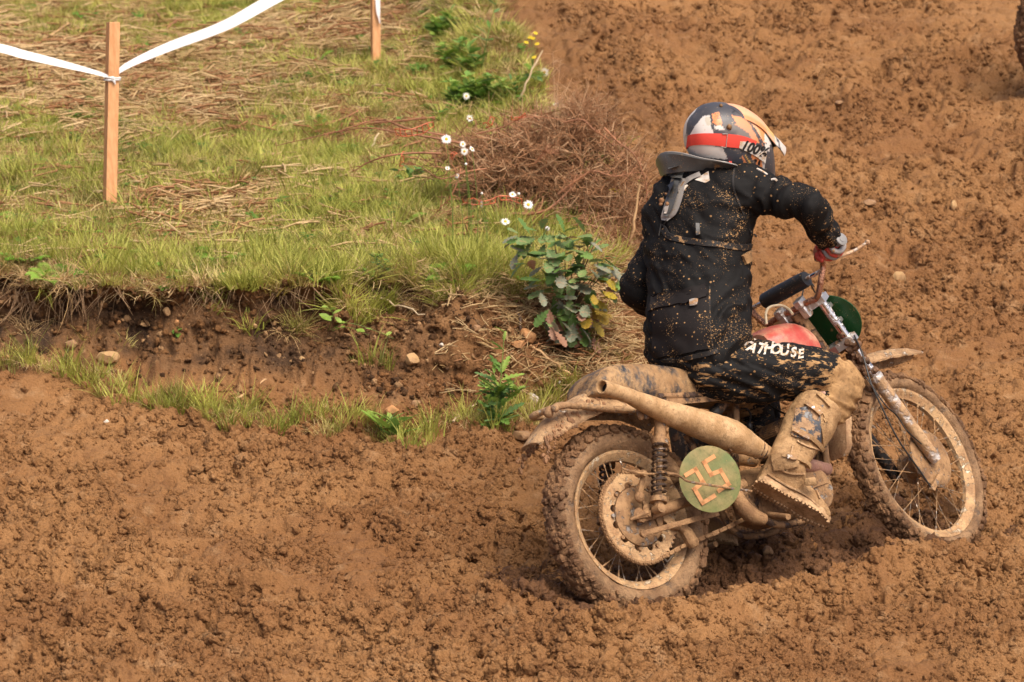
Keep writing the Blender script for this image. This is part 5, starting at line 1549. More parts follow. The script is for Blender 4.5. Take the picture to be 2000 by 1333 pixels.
# ------------------------------------------------ boots
def boot(top, ank, heel, toe, side_v, name, full=True):
    """traced: shaft from below the knee to the ankle, foot from heel to toe"""
    ax_ = (toe - heel).normalized(); sh = (top - ank).normalized()
    lat = Vector(side_v); lat = (lat - ax_ * lat.dot(ax_)).normalized(); up_ = ax_.cross(lat); up_ = -up_ if up_.dot(sh) < 0 else up_; up_.normalize()
    fr = (ax_ - sh * ax_.dot(sh)).normalized()
    L = (toe - heel).length
    mb = MB()
    mb.loft([(top + sh * .03, fr * .074, lat * .070), (top, fr * .084, lat * .074), (top.lerp(ank, .35), fr * .086, lat * .072), (top.lerp(ank, .7), fr * .076, lat * .062), (ank, fr * .070, lat * .054), (ank - sh * .035 + ax_ * .01, fr * .076, lat * .050), (heel + ax_ * L * .33 + up_ * .030, fr * .09, lat * .046)], 24, 2.3, True, 24)
    fo_ = [(heel + up_ * .045 - ax_ * .002, up_ * .040, lat * .032), (heel + ax_ * .05 + up_ * .056, up_ * .056, lat * .042), (heel + ax_ * L * .42 + up_ * .058, up_ * .058, lat * .048), (heel + ax_ * L * .68 + up_ * .042, up_ * .042, lat * .052), (heel + ax_ * L * .90 + up_ * .026, up_ * .026, lat * .046), (toe + up_ * .020, up_ * .014, lat * .026)]
    mb.loft(fo_, 24, 2.4, True, 24)
    b = remeshed(name, mb, .0065, M_BOOT, root, 4, mtx=PINV)
    me = b.data; v = get_v(me); nn_ = get_n(me); set_v(me, v + nn_ * (.0055 * fbm3(v * 22, 3, 2) + .0028 * fbm3(v * 60, 3, 6))[:, None])
    s_ = MB(); out = []
    for t, w in ((-.01, .022), (.04, .040), (.14, .042), (.42, .042), (.66, .052), (.86, .047), (.97, .030), (1.02, .012)): out.append((t * L if t < .04 else t * L, w))
    pts = [heel + ax_ * a + lat * w for a, w in out] + [heel + ax_ * a - lat * w for a, w in out[::-1]]
    s_.poly(pts, up_ * .022)
    so = pbuild(s_, 'sole', M_SOLE, b, rough=.004, rs=60)
    rg = random.Random(3); tr_ = MB()
    for i in range(22):
        a = -.005 + L * i / 21
        w = float(np.interp(a, [o_[0] for o_ in out], [o_[1] for o_ in out]))
        for sg in (-1, 1):
            tr_.box(heel + ax_ * (a + rg.gauss(0, .001)) + lat * sg * w * .8 - up_ * .002, ax_ * .0042, lat * w * .20 * rg.uniform(.7, 1.1), up_ * .005 * rg.uniform(.4, 1.1))
    pbuild(tr_, 'tread_lugs', M_SOLE, b, rough=.002, rs=90)['kind'] = 'stuff'
    return b, ax_, up_, lat, fr, sh
Btop, Bank = PM(1594, 802, 13.99), PM(1540, 898, 13.87)
Bheel, Btoe = PM(1476, 946, 13.84), PM(1614, 1024, 13.86)
rb = boot(Btop, Bank, Bheel, Btoe, BL, 'boot')
Lh = BM @ Vector((.42, .235, -.06)); Lt = BM @ Vector((.68, .25, -.12)); La = BM @ Vector((.48, .235, .05)); Ltp = BM @ Vector((.74, .22, .27))
boot(Ltp, La, Lh, Lt, BL, 'boot')
bpy.context.view_layer.update()
BB = bvh_of([rb[0]])
JBX = JB
def bpatch(q, name, mat, off=.006, **k): return patch(BB, q, name, mat, off, parent=rb[0], **k)
bpatch([(1556, 800), (1606, 792), (1600, 868), (1545, 852)], 'shin_plate', M_BOOTBLK, .009, nx_=10, ny_=10)
bpatch([(1600, 806), (1640, 800), (1628, 862), (1606, 880)], 'calf_plate', M_BOOT, .010, nx_=8, ny_=8)
bpatch([(1508, 886), (1560, 890), (1558, 912), (1512, 920)], 'ankle_plate', M_BOOT, .010, nx_=8, ny_=6)
for q, s in (([(1572, 790), (1600, 800), (1610, 818), (1606, 824), (1590, 810), (1570, 800)], 0), ([(1548, 842), (1570, 848), (1590, 862), (1606, 880)], 0), ([(1530, 890), (1552, 896), (1570, 905), (1578, 912)], 0)):
    ribbon(BB, q[:4], .017, 'boot_strap', M_BOOT, .010, .005, 16, rb[0])
for q in (((1577, 796), (1602, 813)), ((1551, 845), (1574, 856)), ((1536, 893), (1552, 899))):
    ribbon(BB, q, .015, 'buckle', M_SILVER, .018, .005, 8, rb[0])
for q in ([(1566, 812), (1590, 826), (1604, 836)], [(1556, 862), (1575, 872), (1600, 878)], [(1520, 915), (1545, 925), (1575, 925)], [(1500, 925), (1530, 945), (1570, 965), (1600, 990)], [(1548, 872), (1542, 895), (1538, 920)], [(1610, 806), (1612, 840), (1604, 872)], [(1580, 935), (1590, 955), (1600, 975)]):
    ribbon(BB, q, .006, 'boot_seam', M_SOLE, .004, .004, 14, rb[0])
ribbon(BB, [(1596, 770), (1610, 785), (1620, 795)], .012, 'boot_strap', M_BOOT, .008, .004, 8, rb[0])
a = PM(1556, 952, 13.80)
mb = MB().box(PM(1583, 941, 13.80), Vector(C_R) * .020, Vector(C_U) * .014, Vector(C_F) * .012, .3); pbuild(mb, 'toe_strap', M_BOOT, rb[0], rough=.003)
# knee brace shell with its mud soaked knee panel
mb = MB().loft([(PM(1640, 722, 14.06), Vector(rgt) * .052, Vector((0, .3, .9)).normalized() * .062), (PM(1650, 748, 14.05), Vector(rgt) * .056, Vector((0, .3, .9)).normalized() * .066)], 20, 2.3, True, 6)
# ================================================================== VEGETATION
protos = {}
HID = {}
def proto_col(name, objs_):
    c = bpy.data.collections.new(name)
    for o in objs_: c.objects.link(o)
    return c
def raw_obj(name, me): return bpy.data.objects.new(name, me)

def blades(n, rad, h0, h1, w, lean, seed, curl=.5, seg=3, droop=0.):
    """a tuft of grass blades: tapered strips that bend outwards"""
    rg = np.random.default_rng(seed); vs = []; fs = []
    for i in range(n):
        a = rg.uniform(0, 2 * np.pi); r = rad * np.sqrt(rg.random()); base = np.array([r * np.cos(a), r * np.sin(a), -.01])
        h = rg.uniform(h0, h1); la = a + rg.normal(0, .8); ld = np.array([np.cos(la), np.sin(la), 0]); L = abs(rg.normal(lean, lean * .5)); cu = rg.uniform(.2, 1) * curl
        ww = w * rg.uniform(.6, 1.3); sd = np.array([-ld[1], ld[0], 0]); tw = rg.uniform(-1, 1); sd = sd * math.cos(tw) + ld * math.sin(tw)
        o = len(vs)
        for k in range(seg + 1):
            t = k / seg; p = base + ld * h * (L * t + cu * t * t) + np.array([0, 0, h * (t - (cu * .45 + droop) * t * t)])
            q = ww * (1 - t) ** .7 * .5
            if k < seg: vs += [p - sd * q, p + sd * q]
            else: vs.append(p)
        for k in range(seg - 1): fs.append((o + 2 * k, o + 2 * k + 1, o + 2 * k + 3, o + 2 * k + 2))
        fs.append((o + 2 * seg - 2, o + 2 * seg - 1, o + 2 * seg))
    return vs, fs
def broad(n, h, size, seed, wid=.45, spread=.5, tuft=.02):
    rg = np.random.default_rng(seed); vs = []; fs = []
    for i in range(n):
        a = rg.uniform(0, 2 * np.pi); d = np.array([np.cos(a), np.sin(a), 0]); r = spread * h * rg.random(); hh = h * rg.uniform(.3, 1)
        st = np.array([r * np.cos(a), r * np.sin(a), hh]); s = size * rg.uniform(.6, 1.2); sd = np.array([-d[1], d[0], 0]); up_ = rg.uniform(-.2, .6)
        dv = d * math.cos(up_) + np.array([0, 0, math.sin(up_)]); o = len(vs)
        for t, w_ in ((0, .12), (.3, .9), (.6, 1), (.85, .6), (1, 0)):
            p = st + dv * s * t - np.array([0, 0, .25 * s * t * t]); q = s * wid * .5 * w_
            vs += [p - sd * q, p + np.array([0, 0, -.06 * s * w_]), p + sd * q]
        for k in range(4):
            b = o + 3 * k; fs += [(b, b + 1, b + 4, b + 3), (b + 1, b + 2, b + 5, b + 4)]
        o = len(vs); vs += [(0.001, 0, -.01), (-.001, 0, -.01), tuple(st)]; fs.append((o, o + 1, o + 2))
    return vs, fs
def fern(nf, L, seed):
    rg = np.random.default_rng(seed); vs = []; fs = []
    for f in range(nf):
        a = rg.uniform(0, 2 * np.pi); d = np.array([np.cos(a), np.sin(a), 0]); sd = np.array([-d[1], d[0], 0]); LL = L * rg.uniform(.6, 1.1)
        m = 14
        for k in range(m):
            t = (k + 1) / m; c = d * LL * t * .8 + np.array([0, 0, LL * (t * .75 - .5 * t * t)])
            ll = LL * .26 * math.sin(math.pi * (t * .85 + .12))
            for s_ in (-1, 1):
                e = c + sd * s_ * ll + d * ll * .35 + np.array([0, 0, .01]); o = len(vs); w = d * LL * .022
                mid = c * .4 + e * .6
                vs += [c - w * .4, mid - w * 1.3, e, mid + w * 1.3, c + w]; fs.append((o, o + 1, o + 2, o + 3, o + 4))
    return vs, fs
def sticks_mesh(n, rad, l0, l1, r, seed, zs=.02, bend=.035, twigs=0):
    rg = np.random.default_rng(seed); mb = MB()
    for i in range(n):
        a = rg.uniform(0, 2 * np.pi); rr = rad * np.sqrt(rg.random()); c = np.array([rr * np.cos(a), rr * np.sin(a), rg.uniform(0, zs)])
        b = rg.uniform(0, np.pi); d = np.array([np.cos(b), np.sin(b), rg.normal(0, .12)]); L = rg.uniform(l0, l1); off = rg.normal(0, bend, 3) * L; off[2] = abs(off[2]) * .5
        q = r * rg.uniform(.5, 1.4)
        mb.tube([c - d * L / 2, c + off, c + d * L / 2], [q, q * .9, q * .5], 4, cap=False)
    return mb.v, mb.f

def pr(name, vf, mat):
    me = bpy.data.meshes.new(name); me.from_pydata([tuple(p) for p in vf[0]], [], vf[1]); me.materials.append(mat)
    me.polygons.foreach_set('use_smooth', np.full(len(me.polygons), True, bool)); me.update()
    return raw_obj(name, me)

G_FRESH = leafm('fresh grass', (.22, .25, .034), (.62, .60, .14))
G_YEL = leafm('yellowing grass', (.36, .29, .07), (.66, .55, .22))
G_DRY = leafm('dry straw', (.46, .30, .13), (.66, .48, .25), trans=.2)
G_DULL = leafm('olive grass', (.17, .18, .04), (.30, .26, .075))
G_RED = leafm('rusty dead stems', (.26, .115, .045), (.38, .20, .09), trans=.1)
G_WEED = leafm('weed leaf', (.08, .20, .025), (.16, .29, .045))
G_BRIGHT = leafm('bright young leaf', (.16, .34, .03), (.26, .42, .06))

tufts = []
for k in range(5): tufts.append(pr('grass_tuft', blades(30, .045, .03, .105, .0062, .35, 100 + k, .6), G_FRESH))
for k in range(4): tufts.append(pr('grass_tuft', blades(30, .045, .03, .095, .0060, .45, 120 + k, .7), G_YEL))
for k in range(4): tufts.append(pr('grass_tuft', blades(30, .05, .03, .085, .0056, .6, 140 + k, .8, droop=.3), G_DRY))
for k in range(3): tufts.append(pr('grass_tuft', blades(30, .045, .03, .09, .0062, .4, 160 + k, .7), G_DULL))
for k in range(3): tufts.append(pr('grass_tuft', sticks_mesh(26, .05, .03, .10, .0014, 170 + k, .03), G_RED))
for k in range(3): tufts.append(pr('grass_tuft', broad(22, .045, .026, 180 + k, .6), G_WEED))
longt = []
for k in range(4): longt.append(pr('long_grass', blades(26, .04, .07, .20, .0062, .28, 200 + k, .5, 4), G_FRESH))
for k in range(2): longt.append(pr('long_grass', blades(26, .04, .07, .17, .0058, .4, 220 + k, .7, 4), G_YEL))
for k in range(3): longt.append(pr('long_grass', blades(30, .04, .06, .16, .0052, .6, 240 + k, .9, 4, .5), G_DRY))
for k in range(2): longt.append(pr('long_grass', blades(26, .04, .07, .15, .0060, .4, 260 + k, .6, 4), G_DULL))
for k in range(2): longt.append(pr('long_grass', fern(7, .14, 280 + k), G_BRIGHT))
strawp = [pr('straw', sticks_mesh(8, .09, .04, .20, .0034, 300 + k, .04), m) for k, m in enumerate((G_DRY, G_DRY, G_RED, G_DRY))]

def instancer(name, pts, rot, scl, idx, coll, label):
    me = bpy.data.meshes.new(name); me.vertices.add(len(pts)); me.vertices.foreach_set('co', np.asarray(pts, np.float32).ravel())
    a = me.attributes.new('rot', 'FLOAT_VECTOR', 'POINT'); a.data.foreach_set('vector', np.asarray(rot, np.float32).ravel())
    a = me.attributes.new('scl', 'FLOAT', 'POINT'); a.data.foreach_set('value', np.asarray(scl, np.float32))
    a = me.attributes.new('pick', 'INT', 'POINT'); a.data.foreach_set('value', np.asarray(idx, np.int32))
    me.update()
    o = link(name, me); tag(o, label, kind='stuff')
    ng = bpy.data.node_groups.new(name, 'GeometryNodeTree')
    ng.interface.new_socket('Geometry', in_out='INPUT', socket_type='NodeSocketGeometry'); ng.interface.new_socket('Geometry', in_out='OUTPUT', socket_type='NodeSocketGeometry')
    N = ng.nodes; L = ng.links
    gi_, go_ = N.new('NodeGroupInput'), N.new('NodeGroupOutput')
    ip = N.new('GeometryNodeInstanceOnPoints'); ci = N.new('GeometryNodeCollectionInfo')
    ci.inputs['Collection'].default_value = coll; ci.inputs['Separate Children'].default_value = True; ci.inputs['Reset Children'].default_value = True
    def na(nm, t):
        q = N.new('GeometryNodeInputNamedAttribute'); q.data_type = t; q.inputs['Name'].default_value = nm; return q.outputs['Attribute']
    ip.inputs['Pick Instance'].default_value = True
    L.new(gi_.outputs[0], ip.inputs['Points']); L.new(ci.outputs[0], ip.inputs['Instance'])
    L.new(na('pick', 'INT'), ip.inputs['Instance Index'])
    er = N.new('FunctionNodeEulerToRotation'); L.new(na('rot', 'FLOAT_VECTOR'), er.inputs[0]); L.new(er.outputs[0], ip.inputs['Rotation'])
    L.new(na('scl', 'FLOAT'), ip.inputs['Scale']); L.new(ip.outputs[0], go_.inputs[0])
    m = o.modifiers.new('scatter', 'NODES'); m.node_group = ng
    return o
def align_rot(n_, yaw):
    """Euler angles that stand an instance along a blend of the ground normal and up"""
    out = []
    for q, y in zip(n_, yaw):
        v = (Vector(q) * .5 + Vector((0, 0, 1)) * .5).normalized()
        out.append((v.to_track_quat('Z', 'Y') @ Euler((0, 0, y)).to_quaternion()).to_euler('XYZ'))
    return np.array([list(e) for e in out])

# plateau cover
cand = []
N0 = 60000
yy = RNG.uniform(15.2, 27.5, N0); xx = RNG.uniform(-.165, .10, N0) * yy
keep = RNG.random(N0) < np.clip(1.12 * (15.5 / yy) ** 1.1, 0, 1)
xx, yy = xx[keep], yy[keep]
sd_ = sdist(xx, yy)
inside = sd_ < -.0
xx, yy, sd_ = xx[inside], yy[inside], sd_[inside]
dryn = fbm2(xx * 1.4, yy * 1.0, 4, 301) ; drn2 = fbm2(xx * 5, yy * 4, 3, 311)
PX, PY = to_px(np.stack([xx, yy, np.full(len(xx), .66)], 1))
# where straw lies thick in the photograph: the cut strip at the upper left and the bare patch by the far stake
strawz = np.exp(-((PX - 120) / 190) ** 2 - ((PY - 150) / 75) ** 2) + .9 * np.exp(-((PX - 640) / 200) ** 2 - ((PY - 100) / 40) ** 2) + .7 * np.exp(-((PX - 430) / 150) ** 2 - ((PY - 190) / 50) ** 2) + .6 * np.exp(-((PX - 420) / 150) ** 2 - ((PY - 400) / 40) ** 2)+ .5 * np.exp(-((PX - 700) / 120) ** 2 - ((PY - 270) / 30) ** 2)
lush = np.exp(-((PX - 800) / 230) ** 2 - ((PY - 420) / 80) ** 2) + .6 * np.exp(-((PX - 900) / 60) ** 2 - ((PY - 120) / 110) ** 2)
dv = dryn * 1.3 + drn2 * .5 + strawz * 1.1 - lush * .8 + RNG.normal(0, .30, len(xx)) + .20 + .35 * np.exp(-((PX - 100) / 220) ** 2 - ((PY - 440) / 90) ** 2)
near = (sd_ > -.42)
gzv, gn = gzn(np.stack([xx, yy], 1))
kind = np.where(dv < -.28, 0, np.where(dv < .08, RNG.choice([0, 1, 3], len(xx), p=[.45, .33, .22]), np.where(dv < .42, RNG.choice([1, 2, 3, 0], len(xx), p=[.36, .32, .18, .14]), RNG.choice([2, 4, 1], len(xx), p=[.5, .32, .18]))))
kind = np.where(RNG.random(len(xx)) < .05, 5, kind)
rngs = {0: (0, 5), 1: (5, 9), 2: (9, 13), 3: (13, 16), 4: (16, 19), 5: (19, 22)}
pick = np.array([RNG.integers(*rngs[k]) for k in kind])
bare = fbm2(xx * 2.6 + 40, yy * 2.0, 3, 888)
thin = RNG.random(len(xx)) < np.where(strawz > .55, .45, .95) * sst(.42, .16, bare) + .04
scl = RNG.uniform(.55, 1.2, len(xx)) * (1 + .5 * fbm2(xx * 4, yy * 3, 3, 777)) * np.where(yy > 18, 1.1, 1)
P_ = np.stack([xx, yy, gzv], 1)
cols = proto_col('grass kinds', tufts)
# collection info sorts children by name: give them ordered names
for k, o in enumerate(tufts): o.name = 'grass_tuft_%02d' % k
instancer('grass', P_[thin], align_rot(gn[thin], RNG.uniform(0, 6.28, thin.sum())), scl[thin], pick[thin], cols, 'short mixed green and dry grass on the bank')
# long grass: along the lip, hanging over, and in the lush patch
xs, ys_, = [], []
for i in range(1700):
    j = RNG.integers(2, 9); t = RNG.random(); (x0, y0), (x1, y1) = LIP[j], LIP[j + 1]
    X_, Y_ = x0 + (x1 - x0) * t, y0 + (y1 - y0) * t; off = RNG.uniform(-.5, .03) ** 1 
    L_ = math.hypot(x1 - x0, y1 - y0); nx__, ny__ = -(y1 - y0) / L_, (x1 - x0) / L_
    xs.append(X_ + nx__ * -off); ys_.append(Y_ + ny__ * -off)
m_ = 5200
ly = RNG.uniform(15.6, 24, m_); lx = RNG.uniform(-.16, .08, m_) * ly
lz = sdist(lx, ly) < -.05
qx_, qy_ = to_px(np.stack([lx, ly, np.full(m_, .66)], 1))
pr_ = .10 + 1.0 * np.exp(-((qx_ - 800) / 260) ** 2 - ((qy_ - 420) / 90) ** 2) + .7 * np.exp(-((qx_ - 100) / 150) ** 2 - ((qy_ - 400) / 120) ** 2) + .5 * np.exp(-((qx_ - 480) / 200) ** 2 - ((qy_ - 300) / 90) ** 2) + .9 * np.exp(-((qx_ - 890) / 70) ** 2 - ((qy_ - 110) / 110) ** 2)
lz &= RNG.random(m_) < pr_
xs = np.concatenate([np.array(xs), lx[lz]]); ys_ = np.concatenate([np.array(ys_), ly[lz]])
ok = sdist(xs, ys_) < .10
xs, ys_ = xs[ok], ys_[ok]
z_, n_ = gzn(np.stack([xs, ys_], 1))
good = z_ > .42
xs, ys_, z_, n_ = xs[good], ys_[good], z_[good], n_[good]
s_l = sdist(xs, ys_)
dl = fbm2(xs * 1.6, ys_ * 1.2, 3, 351) + RNG.normal(0, .2, len(xs)) + .35 * (s_l > -.14)
pk = np.where(dl < -.02, RNG.integers(0, 4, len(xs)), np.where(dl < .2, RNG.choice([4, 5, 9, 10, 1], len(xs)), RNG.integers(6, 9, len(xs))))
pk = np.where(RNG.random(len(xs)) < .028, RNG.integers(11, 13, len(xs)), pk)
for k, o in enumerate(longt): o.name = 'long_grass_%02d' % k
rot = align_rot(n_, RNG.uniform(0, 6.28, len(xs)))
rot[:, 0] += np.where(s_l > -.10, .45, .0) * RNG.uniform(.2, 1.1, len(xs))
instancer('long_grass', np.stack([xs, ys_, z_], 1), rot, RNG.uniform(.55, 1.05, len(xs)), pk, proto_col('long grass kinds', longt), 'longer grass along the lip of the bank')
# straw and dead stems lying on the turf
m_ = 15000
ly = RNG.uniform(15.6, 26, m_); lx = RNG.uniform(-.16, .08, m_) * ly
qx_, qy_ = to_px(np.stack([lx, ly, np.full(m_, .66)], 1))
pz = .05 + 1.2 * np.exp(-((qx_ - 100) / 230) ** 2 - ((qy_ - 150) / 75) ** 2) + .7 * np.exp(-((qx_ - 640) / 200) ** 2 - ((qy_ - 100) / 40) ** 2) + .6 * np.exp(-((qx_ - 420) / 170) ** 2 - ((qy_ - 190) / 55) ** 2) + .35 * np.exp(-((qx_ - 420) / 200) ** 2 - ((qy_ - 400) / 50) ** 2)
kk = (RNG.random(m_) < pz) & (sdist(lx, ly) < -.1)
lx, ly = lx[kk], ly[kk]; z_, n_ = gzn(np.stack([lx, ly], 1))
for k, o in enumerate(strawp): o.name = 'straw_%02d' % k
instancer('straw', np.stack([lx, ly, z_ + .02], 1), align_rot(n_, RNG.uniform(0, 6.28, len(lx))), RNG.uniform(.6, 1.35, len(lx)), RNG.integers(0, 4, len(lx)), proto_col('straw kinds', strawp), 'dry straw and broken stems strewn on the turf')
# weeds and grass at the foot of the bank
FOOT = [(20, 705, 14), (60, 715, 14), (110, 722, 14), (190, 745, 16), (230, 765, 10), (280, 790, 14), (340, 790, 20), (380, 800, 26), (430, 812, 22), (480, 820, 26), (540, 832, 14), (600, 815, 10), (640, 845, 12), (700, 820, 10), (760, 850, 14), (820, 865, 12), (900, 830, 12), (960, 825, 26), (1000, 820, 26), (1040, 800, 22), (1080, 775, 16), (1100, 760, 8), (1160, 700, 10), (1170, 660, 8), (720, 710, 6), (1130, 655, 12), (1090, 800, 10)]
xs = []; 
for px_, py_, num in FOOT:
    for i in range(int(num * .7)):
        g_ = G(px_ + RNG.normal(0, 26), py_ + RNG.normal(0, 9)); xs.append(g_)
P_ = np.array([list(g_) for g_ in xs])
instancer('bank_foot_grass', P_, np.stack([RNG.normal(0, .15, len(P_)), RNG.normal(0, .15, len(P_)), RNG.uniform(0, 6.28, len(P_))], 1), RNG.uniform(.3, .95, len(P_)) ** 1.3, RNG.choice([0, 1, 2, 3, 4, 6, 9], len(P_)), bpy.data.collections['long grass kinds'], 'sparse green grass growing along the foot of the bank')
# roots and dead grass hanging from the turf lip
mb = MB(); rg = random.Random(12)
for i in range(900):
    px_ = rg.uniform(-20, 1000)
    if noise3(np.array([[px_ * .022, 3.3, 1.7]]), 5)[0] + rg.gauss(0, .25) < .12: continue
    g_ = G(px_, 552 + 18 * math.sin(px_ / 60) + rg.uniform(-6, 22) + (10 if px_ > 600 else 0))
    L_ = rg.uniform(.03, .14); x_r = rg.gauss(0, .6)
    p0 = g_ + Vector((0, -.012, 0)); p1 = p0 + Vector((x_r * L_ * .5, -.03 * rg.random() - .01, -L_ * .45)); p2 = p0 + Vector((x_r * L_, -.015, -L_))
    q = rg.uniform(.0006, .0018); mb.tube([p0, p1, p2], [q, q, q * .4], 4, cap=False)
tag(mb.build('hanging_roots', plain('root fibre', (.30, .19, .10), .8, 0, .5, 6)), 'pale roots and dead grass fibres hanging from the turf edge', kind='stuff')

# loose crumbs of clay
def rock_mesh(seed, n=1, amp=.35, flat=1.):
    import bmesh as _b
    bm = _b.new(); _b.ops.create_icosphere(bm, subdivisions=n, radius=1.0)
    v = np.array([list(q.co) for q in bm.verts]); f = [[q.index for q in fc_.verts] for fc_ in bm.faces]; bm.free()
    v = v * (1 + amp * fbm3(v * 1.3 + seed * 3.1, 2, seed))[:, None]; v[:, 2] *= flat
    return v.tolist(), f
def clod_mesh(seed):
    v, f = rock_mesh(seed, 3, .55, .85); v = np.array(v)
    u = v / np.linalg.norm(v, axis=1)[:, None]
    w = np.abs(noise3(v * 1.7 + seed * 7.7, seed)) * .55 + np.abs(noise3(v * 3.9 + seed, seed + 3)) * .30 + noise3(v * 8, seed + 6) * .10
    r3 = np.random.default_rng(seed).uniform(.7, 1.35, 3); r3[2] *= .8
    return ((v + u * (w[:, None] * 1.25 - .42)) * r3).tolist(), f
crumbs = [pr('crumb_%02d' % k, clod_mesh(k + 1), M_EARTH) for k in range(9)]
m_ = 640000
ly = 11.5 + 12.5 * RNG.random(m_) ** 1.5; lx = RNG.uniform(-.18, .18, m_) * ly
cl_ = fbm2(lx * 1.3, ly * 1.0, 3, 40) * .9 + fbm2(lx * 5, ly * 4, 3, 402) * 1.0
kk = (cl_ + RNG.normal(0, .28, m_) > -.06) & (sdist(lx, ly) > .30)
lx, ly = lx[kk], ly[kk]; z_, n_ = gzn(np.stack([lx, ly], 1))
sc_ = (.0022 + .0082 * RNG.random(len(lx)) ** 2.0 + .020 * RNG.random(len(lx)) ** 16) * (.75 + .45 * np.clip(cl_[kk] + .3, 0, 1.3))
rx_, ry_ = lx - RUT0[0], ly - RUT0[1]; tt_ = rx_ * RUTD[0] + ry_ * RUTD[1]; n2_ = -rx_ * RUTD[1] + ry_ * RUTD[0]
isw = (tt_ > -.42) & (tt_ < 1.65) & (n2_ > -.20 + RNG.normal(0, .03, len(lx))) & (n2_ < .42 + RNG.normal(0, .08, len(lx)))
CP = np.stack([lx, ly, z_ + sc_ * .05], 1); CR_ = RNG.uniform(0, 6.28, (len(lx), 3)); CI_ = RNG.integers(0, 9, len(lx))
instancer('clay_crumbs', CP[~isw], CR_[~isw], sc_[~isw], CI_[~isw], proto_col('crumb kinds', crumbs), 'loose crumbs and clods of damp clay on the track')
M_WETE = ground_mat(.95); wcr = [pr('wet_crumb_%02d' % k, clod_mesh(k + 1), M_WETE) for k in range(9)]
instancer('wet_crumbs', CP[isw], CR_[isw], sc_[isw] * 1.2, CI_[isw], proto_col('wet crumb kinds', wcr), 'dark wet clods thrown up in the rut under the motorcycle')
# the cut face: crumbling dark topsoil
nf = NT('topsoil'); vf_ = nf.t.nodes.new('ShaderNodeNewGeometry').outputs['Position']
fc = nf.mix(nf.rng(nf.noise(vf_, 5, 4, .65), .38, .60), (.060, .031, .015), (.19, .092, .035))
fc = nf.mix(nf.rng(nf.rand(), .80, .95), fc, (.34, .20, .095)); fc = nf.mix(nf.rng(nf.noise(vf_, 60, 3, .7), .55, .75, 0, .6), fc, (.26, .145, .065))
nf.set(Base_Color=fc, Roughness=.9, Normal=nf.bump(nf.noise(vf_, 200, 3, .7), .004)); nf.b.inputs['Specular IOR Level'].default_value = .2
fcr = [pr('topsoil_%02d' % k, clod_mesh(k + 21), nf.m) for k in range(5)]
fm = (face > 0) & (np.abs(TX) < 3.4) & (TX < .25) & (TY < 16.4)
ids = np.nonzero(fm.ravel())[0]
sel = RNG.choice(ids, 9000); Pf = V[sel] + RNG.normal(0, .006, (len(sel), 3))
keepf = RNG.random(len(sel)) < np.interp(Pf[:, 0], [-3, -.6, .2], [1, .9, .45]); Pf = Pf[keepf]
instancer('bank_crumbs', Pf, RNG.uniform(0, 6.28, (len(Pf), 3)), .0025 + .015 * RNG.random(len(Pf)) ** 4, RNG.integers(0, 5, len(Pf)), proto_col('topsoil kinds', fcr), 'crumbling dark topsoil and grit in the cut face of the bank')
# ================================================================== THINGS IN THE GRASS AND ON THE BANK
def gat(px, py):
    g_ = G(px, py); return g_
def at_depth(px, py, P):
    """point on the sight line of a pixel at the same distance from the camera as P"""
    d = float((np.array(P) - C_O) @ C_F); return wp(px, py, d)
# ---- stakes and barrier tape
M_STAKE = NT('sawn softwood'); v_ = M_STAKE.co('Object', (14, 14, 1.1))
f_ = M_STAKE.noise(v_, 5, 5, .65); w_ = M_STAKE.rng(M_STAKE.noise(M_STAKE.co(), 5, 3), .56, .66, 0, .7)
M_STAKE.set(Base_Color=M_STAKE.mix(w_, M_STAKE.mix(M_STAKE.rng(f_, .3, .7), (.55, .255, .10), (.68, .37, .17)), (.26, .095, .035)), Roughness=.75, Normal=M_STAKE.bump(f_, .0015))
M_STAKE = M_STAKE.m
def stake(px, py, toppx, toppy, half, label, yaw):
    g_ = gat(px, py); top = at_depth(toppx, toppy, g_); base = Vector((g_.x, g_.y, g_.z - .12)); ax_ = (top - base)
    t = empty('wooden_stake', base); tag(t, label, 'stake', 'wooden course stakes')
    u = ax_.normalized(); x = Vector((math.cos(yaw), math.sin(yaw), 0)); x = (x - u * x.dot(u)).normalized(); y = u.cross(x)
    mb = MB(); L = ax_.length
    for zz in (0,): 
        prof_ = [(-.14, .1), (0, 1), (L * .3, 1), (L * .6, .99), (L - .003, .99), (L, .93)]
        vs = []
        for h, s in prof_:
            for a, b in ((-1, -1), (1, -1), (1, 1), (-1, 1)): vs.append(u * h + x * a * half * s + y * b * half * s)
        mb.add(vs, [(i * 4 + k, i * 4 + (k + 1) % 4, (i + 1) * 4 + (k + 1) % 4, (i + 1) * 4 + k) for i in range(len(prof_) - 1) for k in range(4)] + [(0, 3, 2, 1), tuple(len(prof_) * 4 - 4 + k for k in range(4))])
    mb.build('post', M_STAKE, t, smooth=False)
    return t, base, top, u
s1, b1, t1, u1 = stake(212, 412, 221, 44, .0245, 'near square wooden stake with white tape knotted round it', .42)
s2, b2, t2, u2 = stake(734, 131, 732, -190, .0215, 'far wooden stake standing beside the dead bracken with a dangling tape end', .3)
M_TAPE = NT('white barrier tape'); v_ = M_TAPE.co()
M_TAPE.set(Base_Color=M_TAPE.mix(M_TAPE.rng(M_TAPE.noise(v_, 22, 2), .68, .72, 0, .55), (.93, .925, .92), (.55, .62, .84)), Roughness=.35)
_tr = M_TAPE.t.nodes.new('ShaderNodeBsdfTranslucent'); _tr.inputs[0].default_value = (.93, .92, .91, 1)
_mx = M_TAPE.t.nodes.new('ShaderNodeMixShader'); _mx.inputs[0].default_value = .35
